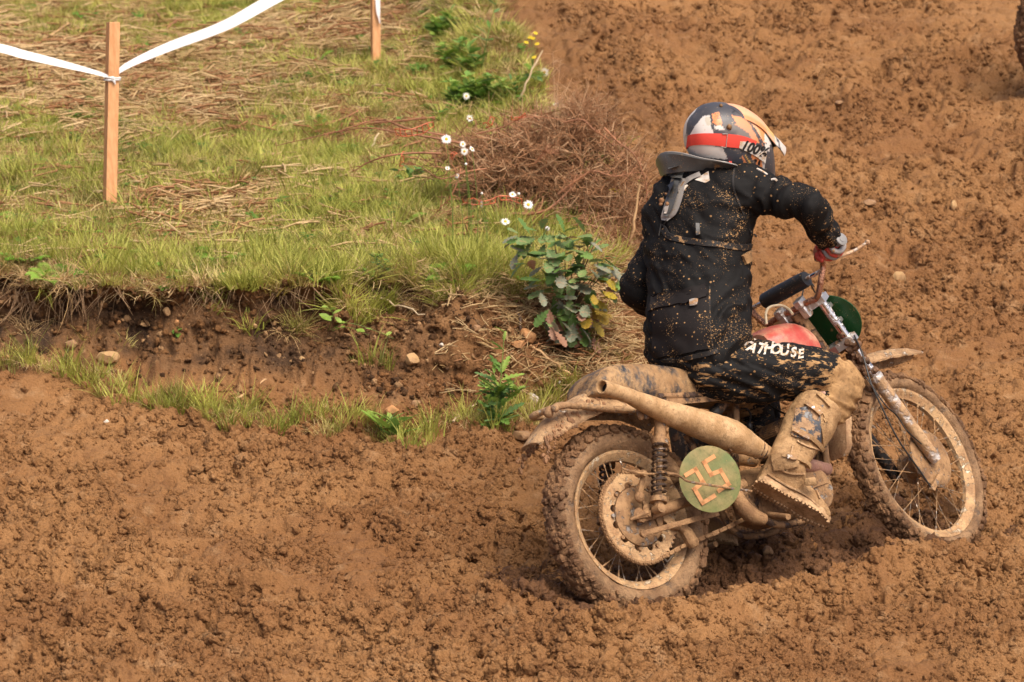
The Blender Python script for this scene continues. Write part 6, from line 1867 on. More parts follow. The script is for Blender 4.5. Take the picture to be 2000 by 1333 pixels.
M_TAPE.t.links.new(M_TAPE.b.outputs[0], _mx.inputs[1]); M_TAPE.t.links.new(_tr.outputs[0], _mx.inputs[2]); M_TAPE.t.links.new(_mx.outputs[0], M_TAPE.out.inputs[0])
M_TAPE = M_TAPE.m
def tape(pts, wid, name, label, group='lengths of white barrier tape'):
    """pts: (x, y, z, width factor, twist)"""
    A = spline(pts, 70); mb = MB(); vs = []
    for i in range(70):
        d = Vector(A[min(i + 1, 69)][:3]) - Vector(A[max(i - 1, 0)][:3]); d.normalize()
        up_ = Vector((0, 0, 1)); up_ = (up_ - d * up_.dot(d)).normalized(); sd = d.cross(up_)
        w = wid * A[i][3]; tw = A[i][4]; c = Vector(A[i][:3])
        e = up_ * math.cos(tw) + sd * math.sin(tw); nn_ = d.cross(e) * .0004
        for k in (-1, -.33, .33, 1): vs.append(c + e * w / 2 * k + sd * (.25 * w * (1 - abs(k)) * (.3 + .15 * math.sin(i * .11))) + nn_)
        for k in (1, .33, -.33, -1): vs.append(c + e * w / 2 * k + sd * (.25 * w * (1 - abs(k)) * (.3 + .15 * math.sin(i * .11))) - nn_)
    fs = [(i * 8 + k, i * 8 + (k + 1) % 8, (i + 1) * 8 + (k + 1) % 8, (i + 1) * 8 + k) for i in range(69) for k in range(8)]
    o = mb.add(vs, fs).build(name, M_TAPE); tag(o, label, 'tape', group); return o
kn = at_depth(219, 151, (b1 + t1) / 2); kn = b1 + u1 * ((kn - b1).dot(u1)) + Vector((0, -.028, 0))
k2 = b2 + u2 * (at_depth(733, -100, b2) - b2).dot(u2) + Vector((0, -.026, 0))
mid1 = kn.lerp(k2, .33); mid2 = kn.lerp(k2, .66)
def onl(px, py, t): 
    q = kn.lerp(k2, t); return at_depth(px, py, q)
tp = [(*kn, .18, 0), (*at_depth(250, 128, kn.lerp(k2, .05)), .62, -.8), (*at_depth(330, 92, kn.lerp(k2, .17)), 1.0, -.8), (*at_depth(440, 50, kn.lerp(k2, .38)), 1.15, -.8), (*at_depth(535, -2, kn.lerp(k2, .55)), 1.3, -.8), (*at_depth(640, -55, kn.lerp(k2, .78)), 1.2, -.7), (*k2, .5, 0)]
tape(tp, .046, 'barrier_tape', 'white tape stretched from the near stake up to the far stake')
lf = [(*kn, .18, 0), (*at_depth(190, 143, kn), .5, .75), (*at_depth(120, 125, kn), .85, .8), (*at_depth(50, 108, kn), 1.0, .75), (*at_depth(-30, 90, kn), 1.0, .75), (*at_depth(-260, 70, kn), .5, .1)]
tape(lf, .044, 'barrier_tape', 'white tape running from the near stake out past the picture edge')
tl = [(*k2, .5, 0), (*at_depth(741, -60, k2), .8, 1.1), (*at_depth(738, -10, k2), .8, 1.2), (*at_depth(739, 25, k2), .8, 1.1), (*at_depth(742, 46, k2), .35, 1.0)]
tape(tl, .034, 'barrier_tape', 'loose white tape end dangling down the far stake')
s3, b3, t3, u3 = stake(-268, 330, -260, 30, .024, 'stake beyond the picture edge holding the end of the tape', .1)
mb = MB()
for j, (r_, tw_) in enumerate(((.0285, .0), (.0300, .004), (.0290, -.006))):
    c = b1 + u1 * ((kn - b1).dot(u1) + tw_); x, y = frame_for(u1)
    mb.tube([c + (x * math.cos(a) + y * math.sin(a)) * r_ * (1.18 + .12 * math.cos(4 * (a - .42 - .78))) + u1 * .004 * math.sin(a + j) for a in np.linspace(0, 2 * math.pi, 25)], .0042, 5)
mb.tube([kn, kn + Vector((.012, -.008, -.014)), kn + Vector((.018, -.008, -.028))], [.006, .006, .002], 6); mb.ball(kn + Vector((.004, -.006, 0)), (.012, .008, .009), 8, 6)
o = mb.build('tape_knot', M_TAPE); tag(o, 'twisted white tape knot wrapped tight round the near stake', 'knot')

# ---- flowers
M_PETAL = leafm('white petal', (.80, .78, .72), (.86, .84, .80), trans=.2)
M_EYE = plain('yellow flower eye', (.75, .45, .03), .7, 0, .2, 300)
M_YPET = leafm('yellow petal', (.80, .62, .03), (.85, .68, .05), trans=.2)
M_STEM = leafm('flower stem', (.14, .22, .04), (.19, .27, .06), trans=.1)
def daisy(px, py, size, tilt, az, label, bud=False):
    d0 = gat(px, py + 40); dd_ = float((np.array(d0) - C_O) @ C_F)
    if px > 840 and py > 240: dd_ = min(dd_, 16.25)
    head = wp(px, py, dd_)
    base = Vector((head.x + .02, head.y + .02, gz(head.x + .02, head.y + .02)))
    if head.z < base.z + .03: head.z = base.z + .05
    t = empty('daisy', base); tag(t, label, 'flower', 'white daisies by the brush heap')
    h = head - base
    MB().tube([(0, 0, -.02), tuple(h * .5 + Vector((.012, 0, 0))), tuple(h)], [.0016, .0014, .0012], 5, steps=8).build('stem', M_STEM, t)
    n_ = Vector((math.sin(tilt) * math.cos(az), math.sin(tilt) * math.sin(az), math.cos(tilt))); x, y = frame_for(n_)
    if bud:
        MB().ball(h, size * .5, 8, 6).build('bud', M_PETAL, t); return
    mb = MB(); rg = random.Random(int(px)); K = 15; R_ = size * .46
    for k in range(K):
        a = 2 * math.pi * k / K + rg.uniform(-.08, .08); d = x * math.cos(a) + y * math.sin(a); s_ = n_.cross(d); w = R_ * .125; L = R_ * rg.uniform(.88, 1.05); dr = rg.uniform(-.05, .16) * R_
        mb.add([h + d * R_ * .2 - s_ * w * .5, h + d * L * .65 - s_ * w - n_ * dr * .5, h + d * L - n_ * dr, h + d * L * .65 + s_ * w - n_ * dr * .5, h + d * R_ * .2 + s_ * w * .5], [(0, 1, 2, 3, 4)])
    mb.build('petals', M_PETAL, t, smooth=False)
    MB().lathe(h, n_, [(-.001, R_ * .30), (R_ * .10, R_ * .26), (R_ * .18, R_ * .14), (R_ * .19, 0)], 12).build('flower_eye', M_EYE, t)
for q in [
    (872, 272, .054, .9, -1.3, 'large daisy with clear yellow eye above the netting at the heap\'s left end'),
    (904, 282, .036, 1.2, -1.0, 'small daisy seen edge on, upper of three close together'),
    (922, 291, .034, .9, -.6, 'small daisy facing out, outermost of three close together'),
    (907, 296, .040, 1.25, -1.6, 'flat daisy, lowest of the three close together'),
    (874, 329, .026, .8, -1.6, 'tiny half open daisy below the large yellow-eyed one'),
    (893, 344, .026, 1.1, -2.4, 'tilted closing daisy between the heap and the grass'),
    (940, 399, .036, 1.5, -2.7, 'daisy seen from the side at the left end of the orange netting'),
    (1001, 380, .038, .8, -1.4, 'round daisy just above the orange netting strip'),
    (1032, 400, .052, .95, -1.5, 'wide daisy at the right end of the orange netting strip'),
    (987, 433, .050, .6, -1.5, 'daisy with a big yellow eye low in the grass over the oak leaves'),
    (876, 116, .042, .7, -1.4, 'daisy in the tall green weeds near the top of the bank'),
    (911, 188, .044, 1.3, -1.2, 'edge-on daisy on the green weeds behind the heap'),
    (918, 232, .046, 1.3, -1.0, 'flat drooping daisy at the back of the brush heap'),
    (1063, 142, .058, 1.25, -1.9, 'daisy with long spread petals alone against the mud'),
    (1086, 205, .030, .9, -1.5, 'small daisy among thin dead stems right of the weeds')]:
    daisy(*q)
for q in [(1013, 379, .013, 'white bud beside the round daisy above the netting'), (1069, 447, .020, 'round pale bud over the oak leaves'), (941, 378, .011, 'tiny bud above the side-on daisy'), (910, 321, .012, 'pale bud under the three close daisies')]:
    daisy(q[0], q[1], q[2], 0, 0, q[3], True)
def ragwort(heads, foot, label, nleaf=10, size=.03):
    base = gat(*foot); t = empty('ragwort', base); tag(t, label, 'flower', 'yellow ragwort plants')
    ms = MB(); mf = MB(); me_ = MB(); rg = random.Random(int(foot[0]))
    tops = [at_depth(x, y, base + Vector((0, -.02, 0))) - base for x, y in heads]
    fork = Vector((sum(p.x for p in tops) / len(tops), sum(p.y for p in tops) / len(tops), min(p.z for p in tops) - .05))
    ms.tube([(0, 0, -.02), tuple(fork * .5 + Vector((.01, 0, 0))), tuple(fork)], [.003, .0025, .002], 6, steps=8)
    for p in tops:
        ms.tube([fork, (fork + p) / 2 + Vector((0, 0, .006)), p], [.0016, .0014, .0012], 5)
        n_ = Vector((rg.uniform(-.4, .4), -.5, 1)).normalized(); x, y = frame_for(n_); R_ = size / 2
        for k in range(13):
            a = 2 * math.pi * k / 13; d = x * math.cos(a) + y * math.sin(a); s_ = n_.cross(d) * R_ * .2
            mf.add([p + d * R_ * .15, p + d * R_ * .7 - s_, p + d * R_ * rg.uniform(.9, 1.1), p + d * R_ * .7 + s_], [(0, 1, 2, 3)])
        me_.ball(p + n_ * .002, R_ * .28, 7, 5)
    ms.build('stem', M_STEM, t); mf.build('petals', M_YPET, t, smooth=False); me_.build('flower_eye', M_EYE, t)
    ml = MB()
    for k in range(nleaf):
        h = fork * rg.uniform(.15, .9); a = rg.uniform(0, 6.28); d = Vector((math.cos(a), math.sin(a), .4)).normalized(); s_ = d.cross(Vector((0, 0, 1))).normalized(); L = rg.uniform(.03, .06)
        for j in range(4):
            c = h + d * L * j / 4
            for sg in (-1, 1): ml.add([c, c + d * L * .12 + s_ * sg * L * .3, c + d * L * .28 + s_ * sg * L * .2, c + d * L * .25], [(0, 1, 2, 3)])
        ml.add([h - s_ * .001, h + d * L, h + s_ * .001], [(0, 1, 2)])
    ml.build('leaves', G_BRIGHT, t, smooth=False)['kind'] = 'stuff'
ragwort([(1196, 371), (1205, 374), (1213, 373), (1219, 376)], (1196, 470), 'yellow flower head on a tall green stem beside the rider\'s shoulder', 14, .03)
ragwort([(1046, 65), (1035, 73), (1041, 75), (1028, 83), (1049, 86), (1043, 112)], (1030, 165), 'loose cluster of small yellow flowers against the mud slope', 8, .026)

# ---- leaves as parts
def leaf_mesh(name, outline, mat, cup=.12, fold=.1):
    """outline: half outline [(t, w)] ; leaf along +X, length 1"""
    L = []; vs = []; fs = []
    for t, w in outline: vs += [(t, -w, cup * w - .25 * t * t * .6), (t, 0, -fold * w - .25 * t * t * .6), (t, w, cup * w - .25 * t * t * .6)]
    for i in range(len(outline) - 1):
        b = 3 * i; fs += [(b, b + 1, b + 4, b + 3), (b + 1, b + 2, b + 5, b + 4)]
    me = bpy.data.meshes.new(name); me.from_pydata(vs, [], fs); me.materials.append(mat); me.update(); return me
OAK = [(0, .012), (.1, .03), (.2, .13), (.27, .10), (.36, .24), (.44, .15), (.55, .31), (.63, .19), (.74, .29), (.82, .18), (.92, .18), (1, .02)]
LANCE = [(0, .01), (.12, .05), (.35, .12), (.6, .12), (.82, .07), (1, 0)]
OVAL = [(0, .02), (.15, .16), (.4, .28), (.65, .26), (.86, .14), (1, 0)]
TOOTH = [(0, .015), (.1, .05), (.16, .13), (.2, .07), (.34, .17), (.38, .08), (.52, .19), (.57, .09), (.70, .16), (.75, .07), (.88, .10), (1, 0)]
def leaf_at(me, parent, p, d, size, roll=0.):
    d = Vector(d).normalized(); q = d.to_track_quat('X', 'Z'); m = Matrix.Translation(p) @ q.to_matrix().to_4x4() @ Matrix.Rotation(roll, 4, 'X') @ Matrix.Scale(size, 4)
    o = bpy.data.objects.new('leaf', me); COL.objects.link(o); o.parent = parent; o.matrix_local = m; return o
O_G = [leafm('oak leaf %d' % k, a, b, c, .5, .2) for k, (a, b, c) in enumerate((((.15, .24, .085), (.22, .32, .10), (.27, .24, .10)), ((.11, .20, .05), (.17, .28, .07), None), ((.26, .27, .20), (.20, .24, .15), (.34, .25, .15)), ((.40, .30, .03), (.35, .20, .04), (.25, .20, .03)), ((.30, .15, .09), (.35, .19, .12), None)))]
oakm = [leaf_mesh('oak_leaf', OAK, m) for m in O_G]
# oak sapling growing out of the bank face
ob = gat(1105, 640); t = empty('oak_sapling', ob); tag(t, 'young oak with lobed green and browning leaves growing out of the bank face', 'sapling')
rg = random.Random(21); mb = MB(); tips = []
for k in range(13):
    px_, py_ = rg.choice([(1040, 480), (1065, 500), (1090, 475), (1110, 520), (1140, 500), (1160, 540), (1175, 560), (1080, 560), (1120, 580), (1100, 620), (1085, 640), (1140, 600), (1150, 470)])
    tip = at_depth(px_ + rg.gauss(0, 8), py_ + rg.gauss(0, 8), ob + Vector((0, -.10 + rg.uniform(-.06, .06), 0))) - ob
    m1 = tip * .45 + Vector((0, -.03, .03)); mb.tube([(0, .02, -.02), tuple(m1), tuple(tip)], [.005, .0035, .0015], 6, steps=10); tips += [tip, m1 * .3 + tip * .7, m1 * .6 + tip * .4]
mb.build('stem', plain('sapling bark', (.16, .09, .045), .7), t)
lp = [(1020, 462), (1040, 468), (1060, 458), (1062, 475), (1080, 470), (1100, 462), (1118, 470), (1140, 462), (1028, 490), (1050, 495), (1075, 500), (1098, 495), (1112, 500), (1128, 488), (1150, 490), (1042, 515), (1062, 520), (1085, 525), (1105, 520), (1120, 530), (1140, 520), (1160, 515), (1175, 510), (1190, 525), (1055, 540), (1078, 548), (1100, 550), (1118, 560), (1135, 545), (1155, 545), (1175, 545), (1195, 552), (1060, 565), (1085, 580), (1105, 585), (1125, 585), (1145, 575), (1165, 570), (1180, 570), (1090, 600), (1110, 610), (1130, 605), (1150, 600), (1168, 592), (1070, 605), (1080, 620), (1095, 630), (1118, 632), (1085, 645), (1130, 640), (1142, 652), (1100, 650), (1160, 615)]
for i, (px_, py_) in enumerate(lp * 4):
    dz = -.13 + rg.uniform(-.06, .08); p = at_depth(px_ + rg.gauss(0, 7), py_ + rg.gauss(0, 6), ob + Vector((0, dz, 0))) - ob
    out = Vector((p.x * 2.5 + rg.gauss(0, .6), -.45 + rg.gauss(0, .35), (p.z - .12) * 1.5 + rg.gauss(-.25, .4)))
    low = py_ > 590
    me_ = oakm[rg.choice([0, 0, 0, 1, 1, 1, 2, 2] if not low else [2, 2, 4, 0, 1])]
    if (px_ > 1150 and rg.random() < .07) or (px_, py_) in ((1165, 570), (1168, 592), (1160, 615)): me_ = oakm[3]
    if rg.random() < .06: me_ = oakm[4]
    leaf_at(me_, t, p, out, rg.uniform(.065, .10), rg.uniform(-.5, .5))
# other leafy plants
L_WEED = [leafm('weed leaf %d' % k, a, b, None, .5, .3) for k, (a, b) in enumerate((((.14, .27, .05), (.20, .34, .07)), ((.25, .38, .06), (.34, .46, .10)), ((.10, .19, .06), (.15, .25, .08))))]
lance = [leaf_mesh('lance_leaf', LANCE, m) for m in L_WEED]; oval = [leaf_mesh('oval_leaf', OVAL, m) for m in L_WEED]; tooth = [leaf_mesh('toothed_leaf', TOOTH, m) for m in L_WEED]
def plant(name, cat, label, foot, stems, leaves, mesh, lsize, seed, rad=.003, spread=.6, droop=0., group=None, fwd=0.):
    b = gat(*foot); t = empty(name, b); tag(t, label, cat, group); rg = random.Random(seed); mb = MB()
    lines = []
    for st_ in stems:
        P = [Vector((0, 0, -.02))] + [at_depth(x, y, b + Vector((0, -fwd, 0))) - b for x, y in st_]
        A = spline([tuple(p) for p in P], 14); lines.append(A); mb.tube([tuple(a) for a in A], [rad * (1 - .6 * i / 13) for i in range(14)], 6)
    mb.build('stem', M_STEM, t)
    for i in range(leaves):
        A = lines[i % len(lines)]; j = rg.randint(2, 13); p = Vector(A[j]); a = rg.uniform(0, 6.28)
        d = Vector((math.cos(a) * spread, math.sin(a) * spread - .15, rg.uniform(.1, .8) - droop))
        leaf_at(rg.choice(mesh), t, p, d, lsize * rg.uniform(.6, 1.15) * (1.15 - .5 * j / 13), rg.uniform(-.6, .6))
    return t
plant('sow_thistle', 'weed', 'tall upright thistle with toothed leaves growing at the bank foot', (975, 838), [[(975, 780), (980, 720), (985, 650)], [(970, 780), (965, 730)], [(985, 790), (1010, 760)], [(960, 800), (940, 770)]], 80, tooth, .105, 31, .0035)
plant('leafy_weed', 'weed', 'tall weed with pointed leaves up a dark stem at the top of the bank', (938, 150), [[(945, 110), (955, 60), (972, -5)], [(925, 120), (905, 80)]], 30, lance + oval[:1], .11, 33, .0045, .8)
plant('leafy_weed', 'weed', 'weed with long arching leaves sprawling over the edge by the mud', (985, 205), [[(1000, 165), (1030, 150), (1060, 160)], [(980, 170), (960, 140)], [(1010, 190), (1050, 175)], [(975, 190), (1010, 140)]], 34, lance, .13, 34, .004, .9, .3)
plant('plantain', 'weed', 'clump of long plantain leaves at the bank foot nearest the rear mudguard', (765, 858), [[(755, 845), (740, 830)], [(770, 845), (785, 830)], [(765, 840), (762, 820)]], 20, lance, .15, 35, .002, .7, -.2)
plant('leafy_weed', 'weed', 'low bushy green weed in front of the brush heap', (800, 372), [[(790, 355), (780, 335)], [(805, 350), (815, 332)], [(800, 350), (800, 330)], [(820, 360), (840, 345)]], 44, lance + oval, .075, 36, .0025, .9)
plant('leafy_weed', 'weed', 'dark green bush-like weed hanging over the lip of the bank', (745, 545), [[(735, 520), (730, 500)], [(750, 520), (765, 505)], [(745, 525), (745, 500)]], 40, lance, .06, 37, .002, .9)
plant('bramble', 'bramble', 'thin red bramble shoot with bright leaves reaching across the bank face', (640, 640), [[(670, 632), (710, 638), (770, 662)], [(650, 615), (640, 600)], [(680, 640), (720, 655)]], 16, oval[1:2], .06, 38, .0018, .8, .1, None, .12)
for i, (fx, fy, label) in enumerate(((890, 120, 'bright feathery green weeds left of the tall pointed weed'), (872, 60, 'feathery weeds at the very top of the bank edge'), (905, 190, 'leafy green weeds just behind the brush heap'), (950, 185, 'broad leaves under the long arching weed'))):
    plant('leafy_weed', 'weed', label, (fx, fy + 20), [[(fx - 18, fy), (fx - 25, fy - 30)], [(fx + 4, fy - 5), (fx + 8, fy - 40)], [(fx + 18, fy), (fx + 30, fy - 22)], [(fx - 8, fy), (fx - 10, fy - 15)], [(fx + 10, fy + 5), (fx + 16, fy - 10)]], 170, lance[:2] + oval[:2] + [oval[1]], .085, 40 + i, .002, .9)
fernm = {}
def fern_thing(px_, py_, size, seed, label):
    b = gat(px_, py_); t = empty('fern', b); tag(t, label, 'fern', 'young ferns in the grass'); rg = random.Random(seed)
    for k in range(7):
        v, f = fern(1, 1.0, seed * 10 + k)
        me_ = bpy.data.meshes.new('frond'); me_.from_pydata([tuple(p) for p in v], [], f); me_.materials.append(G_BRIGHT); me_.update()
        o = bpy.data.objects.new('frond', me_); COL.objects.link(o); o.parent = t; o.scale = (size,) * 3; o.rotation_euler = (0, 0, rg.uniform(0, 6.28))
for i, (px_, py_, s_, lb) in enumerate(((655, 325, .13, 'largest bright fern, left of the brush heap'), (665, 290, .10, 'small fern behind the largest one, close to the fallen branches'), (640, 365, .11, 'fern in the grass nearer than the largest one'), (245, 450, .12, 'pale fern just right of the near stake foot'), (395, 525, .12, 'pale fern at the lip of the bank over the dark earth'), (535, 425, .09, 'small fern midway along the grass bank'))):
    fern_thing(px_, py_, s_, 60 + i, lb)

# ---- stones
M_ST = [muddy('tan stone', (.48, .30, .13), .35, 12, .8, 0, soft=.2, bumpy=.002), muddy('grey white stone', (.62, .55, .46), .18, 10, .75, 0, soft=.2, bumpy=.002), muddy('brown stone', (.30, .17, .085), .4, 10, .8, 0, soft=.2, bumpy=.002), muddy('orange stone', (.50, .24, .09), .3, 10, .8, 0, soft=.2, bumpy=.002)]
def stone(px_, py_, w, h, m, seed, label, yaw=0., sink=.25, facet=.35):
    g_ = gat(px_, py_ + h * .3); k = float((np.array(g_) - C_O) @ C_F) / FPX
    v, f = rock_mesh(seed, 3, facet); v = np.array(v)
    nn_ = v / np.linalg.norm(v, axis=1)[:, None]; rr = np.random.default_rng(seed)
    for _ in range(9):       # cut facets
        d = rr.normal(size=3); d /= np.linalg.norm(d); lim = rr.uniform(.55, .85); q = v @ d; v = v - np.outer(np.clip(q - lim, 0, None), d)
    v = v * np.array([w * k / 2, (w + h) * k / 4, h * k / 2 * 1.1]); c, s = math.cos(yaw), math.sin(yaw); v[:, :2] = v[:, :2] @ np.array([[c, s], [-s, c]])
    me_ = npmesh('stone', v, f, [M_ST[m]]); me_.set_sharp_from_angle(angle=R(28))
    o = link('stone', me_); o.location = g_ + Vector((0, -.01, h * k * (.5 - sink))); tag(o, label, 'stone', 'stones'); return o
STONES = [(212, 697, 52, 32, 0, 1, 'large tan stone bedded at the foot of the dark bank'), (1042, 776, 28, 24, 1, 2, 'whitish stone in the grass left of the seat'), (1015, 848, 52, 22, 2, 3, 'flat brown stone beside the rear mudguard tip'), (1033, 655, 44, 32, 3, 4, 'slab-like stone fallen under the oak sapling'), (1012, 672, 40, 14, 3, 5, 'thin orange slab just below the fallen slab'), (765, 800, 34, 26, 3, 6, 'rounded orange stone behind the plantain leaves'), (812, 790, 28, 22, 2, 7, 'brown stone right of the rounded orange one'), (327, 608, 18, 18, 0, 8, 'small upright tan stone high in the bank face'), (282, 632, 26, 14, 0, 9, 'tilted tan stone, second highest in the bank face'), (140, 672, 26, 20, 2, 10, 'reddish brown stone left of the large tan stone'), (208, 822, 16, 8, 1, 11, 'little whitish stone alone on the bare mud below the bank'), (345, 629, 12, 12, 3, 12, 'tiny orange stone right of the two tilted tan ones'), (862, 672, 10, 8, 1, 13, 'tiny pale stone on the sloping bank face'), (10, 698, 22, 14, 3, 14, 'orange stone at the bank foot against the picture edge'), (805, 700, 34, 24, 0, 15, 'cracked tan stone on the slope above the rounded orange stone'), (1756, 541, 28, 30, 0, 16, 'large tan clod of stone on the slope right of the brake lever'), (1862, 402, 14, 20, 0, 17, 'small upright tan stone high on the right slope'), (1700, 395, 30, 16, 2, 18, 'flat clod low on the slope above the rider\'s hand'), (930, 640, 20, 14, 2, 19, 'brown stone on the slope left of the fallen slab'), (1092, 747, 10, 8, 1, 20, 'tiny white stone above the whitish one'), (590, 700, 14, 10, 0, 21, 'small tan stone in the hollow of the bank'), (498, 345 + 290, 12, 10, 0, 22, 'small tan stone in the middle of the dark bank'), (232, 628, 10, 8, 3, 23, 'tiny orange stone left of the tilted tan ones'), (1640, 200, 26, 14, 2, 24, 'long clod on the far slope right of the helmet'), (1500, 985 + 90, 30, 20, 2, 25, 'wet clod in the rut below the boot')]
for q in STONES: stone(q[0], q[1], q[2], q[3], q[4], q[5], q[6], yaw=q[5] * .7)

# ---- fallen sticks, canes
M_CANE = [plain('tan cane', (.52, .32, .15), .6, 0, .3, 8), plain('orange cane', (.50, .235, .085), .55, 0, .3, 8), plain('dark stick', (.13, .08, .05), .8, 0, .3, 8), plain('pale bleached stick', (.60, .46, .28), .7, 0, .2, 8), plain('red-brown branch', (.30, .13, .06), .7, 0, .3, 8)]
STK = [((225, 143), (355, 163), 4.2, 1, .03, 'thick orange cane lying right of the near stake under the tape'), ((232, 166), (322, 210), 3.2, 1, .03, 'orange cane with blackened end slanting down from the near stake'), ((268, 182), (318, 212), 3.8, 2, .035, 'blackened end of the slanting cane'),
       ((508, 182), (690, 210), 3.0, 1, .03, 'long thin orange cane lying in the middle of the grass'), ((548, 195), (592, 215), 2.6, 3, .03, 'short pale stick just under the long cane'), ((-10, 138), (200, 152), 3.2, 1, .03, 'long cane running left from the near stake'), ((120, 58), (205, 108), 3.6, 1, .05, 'thick reddish stick slanting behind the near stake'),
       ((40, 108), (134, 74), 2.6, 0, .07, 'light stick crossing the cut stems left of the stake'), ((40, 190), (128, 238), 3.2, 0, .04, 'tan stick at the front of the cut stems'), ((0, 205), (165, 220), 2.4, 0, .03, 'thin tan stick lying flat at the front of the cut stems'), ((85, 142), (115, 165), 3.6, 2, .03, 'dark forked stick end among cut stems'),
       ((300, 15), (312, 60), 2.6, 4, .07, 'upright brown stem near the top of the meadow'), ((285, 92), (345, 60), 3.0, 4, .05, 'brown stick leaning just above the tape'), ((540, 285), (700, 245), 3.2, 4, .06, 'long red-brown branch arching towards the brush heap'), ((600, 252), (850, 262), 3.4, 4, .07, 'red-brown branch lying along the back of the orange netting'),
       ((680, 325), (860, 285), 3.0, 4, .05, 'bent branch running down from the heap into the ferns'), ((690, 335), (740, 290), 2.4, 3, .06, 'pale curved stick crossing the bent branch'), ((900, 445), (940, 405), 3.0, 0, .06, 'tan stick leaning up to the side-on daisy'), ((1000, 420), (1105, 350), 4.0, 0, .16, 'thick pale branch curving up through the brush heap'),
       ((1228, 500), (1250, 410), 3.2, 0, .10, 'bare pale stem standing between the heap and the rider'), ((1035, 680), (1120, 745), 2.6, 0, .03, 'thin curved twig on the slope below the oak'), ((1010, 615), (1020, 660), 3.4, 2, .04, 'dark peeling stick propped on the fallen slab'), ((1180, 640), (1225, 660), 3.6, 0, .03, 'short grey stick right of the oak leaves'),
       ((460, 785), (520, 752), 2.4, 0, .03, 'straw-coloured stick at the bank foot'), ((860, 475), (940, 510), 2.2, 0, .04, 'thin stalk on the bank slope under the daisies'), ((735, 655 - 70), (830, 625), 2.0, 3, .03, 'pale root end sticking out of the bank'), ((885, 830), (930, 800), 2.4, 3, .04, 'broken green-white stalk by the thistle'), ((930, 140), (976, 218), 2.8, 1, .10, 'orange stem leaning among the green weeds'), ((1008, 205), (1060, 150), 2.2, 3, .12, 'pale grass stalk leaning right of the arching leaves')]
for (a, b, r_, m, lift, lab) in STK:
    ga, gb = gat(*a), gat(*b)
    if lift > .08: gb = at_depth(b[0], b[1], ga)
    k = float((np.array(ga) - C_O) @ C_F) / FPX; rr = r_ * k * .9
    mid = (ga + gb) / 2 + Vector((0, -.01, lift * .6)) ; ga = ga + Vector((0, 0, .012)); gb = gb + Vector((0, 0, .012 + (lift if lift > .04 else .01)))
    rg = random.Random(int(a[0] * 7 + b[1])); n_ = 9; A = spline([tuple(ga), tuple(mid), tuple(gb)], n_)
    A[1:-1] += np.array([[rg.gauss(0, .004) for _ in range(3)] for _ in range(n_ - 2)])
    o = MB().tube([tuple(p) for p in A], [rr * (1.1 - .45 * i / n_) for i in range(n_)], 7).build('stick', M_CANE[m]); tag(o, lab, 'stick', 'fallen sticks and canes')

# ---- torn orange netting
M_NET = plain('orange plastic netting', (.52, .12, .045), .5, 0, .2, 40)
NETD = 16.35
def net(px0, py0, px1, py1, wpx, label, seed, sag=.0):
    a, b = gat(px0, py0), gat(px1, py1)
    if px0 > 760: a, b = wp(px0, py0, NETD), wp(px1, py1, NETD)
    k = float((np.array(a) - C_O) @ C_F) / FPX; W = wpx * k; rg = random.Random(seed); mb = MB(); n_ = max(4, int((b - a).length / .022))
    d = (b - a).normalized(); up_ = Vector((0, -.25, 1)); up_ = (up_ - d * up_.dot(d)).normalized(); rows = max(2, int(W / .018) + 1); P = {}
    for i in range(n_ + 1):
        for j in range(rows):
            P[i, j] = a.lerp(b, i / n_) + up_ * (W * j / (rows - 1) + .02 + .008 * math.sin(i * .9 + seed)) + Vector((0, - .02 * math.sin(i * .6), 0)) + Vector((rg.gauss(0, .002), rg.gauss(0, .004), rg.gauss(0, .003)))
    for i in range(n_ + 1):
        for j in range(rows):
            if i < n_ and rg.random() < .93: mb.tube([P[i, j], P[i + 1, j]], .0022, 4)
            if j < rows - 1 and rg.random() < .9: mb.tube([P[i, j], P[i, j + 1]], .0020, 4)
    tag(mb.build('netting_scrap', M_NET), label, 'netting', 'torn orange safety netting')
net(905, 408, 1020, 402, 9, 'strip of orange netting under the daisies at the grass edge', 1)
net(775, 275, 850, 262, 14, 'orange netting scrap tangled in the branches left of the heap', 2)
net(955, 255, 972, 238, 12, 'small orange netting scrap at the back of the heap', 3)
net(1000, 240, 1028, 237, 6, 'short orange strip lying along the top of the heap', 4)
net(790, 325, 796, 300, 10, 'orange netting shred hanging in the low weed', 5)
net(890, 315, 897, 303, 8, 'tiny orange shred between the daisies', 6)

# ---- heap of dead brush
hb_c = gat(1085, 455); hb = empty('brush_heap', hb_c); tag(hb, 'big tangled heap of dead brown brush on the edge of the bank', 'brush heap')
def heap_pt(rg):
    """points through the heap's volume: blobs traced in the photograph"""
    cx, cy, rx_, ry_ = rg.choice(BL_)
    a = rg.uniform(0, 2 * math.pi); q = math.sqrt(rg.random())
    px_, py_ = cx + rx_ * q * math.cos(a), cy + ry_ * q * math.sin(a)
    return px_, py_, rg.uniform(-.22, .26)
BL_ = [(930, 300, 90, 40), (1000, 300, 90, 55), (1060, 320, 90, 75), (1120, 320, 90, 75), (1180, 340, 70, 85), (1110, 390, 110, 60), (1190, 420, 60, 70), (1000, 360, 90, 45), (1228, 370, 38, 75), (1150, 255, 55, 35), (1200, 500, 50, 70), (1060, 262, 60, 40), (1225, 450, 35, 90), (1180, 600, 60, 45), (1010, 430, 50, 22), (1140, 225, 40, 22)]
M_BR = [leafm('dead twig %d' % k, a, b, None, .8, .1) for k, (a, b) in enumerate((((.27, .13, .060), (.37, .19, .09)), ((.42, .25, .13), (.54, .35, .20)), ((.12, .052, .022), (.20, .095, .042))))]
hd = float((np.array(hb_c) - C_O) @ C_F)
bpy.context.view_layer.update()
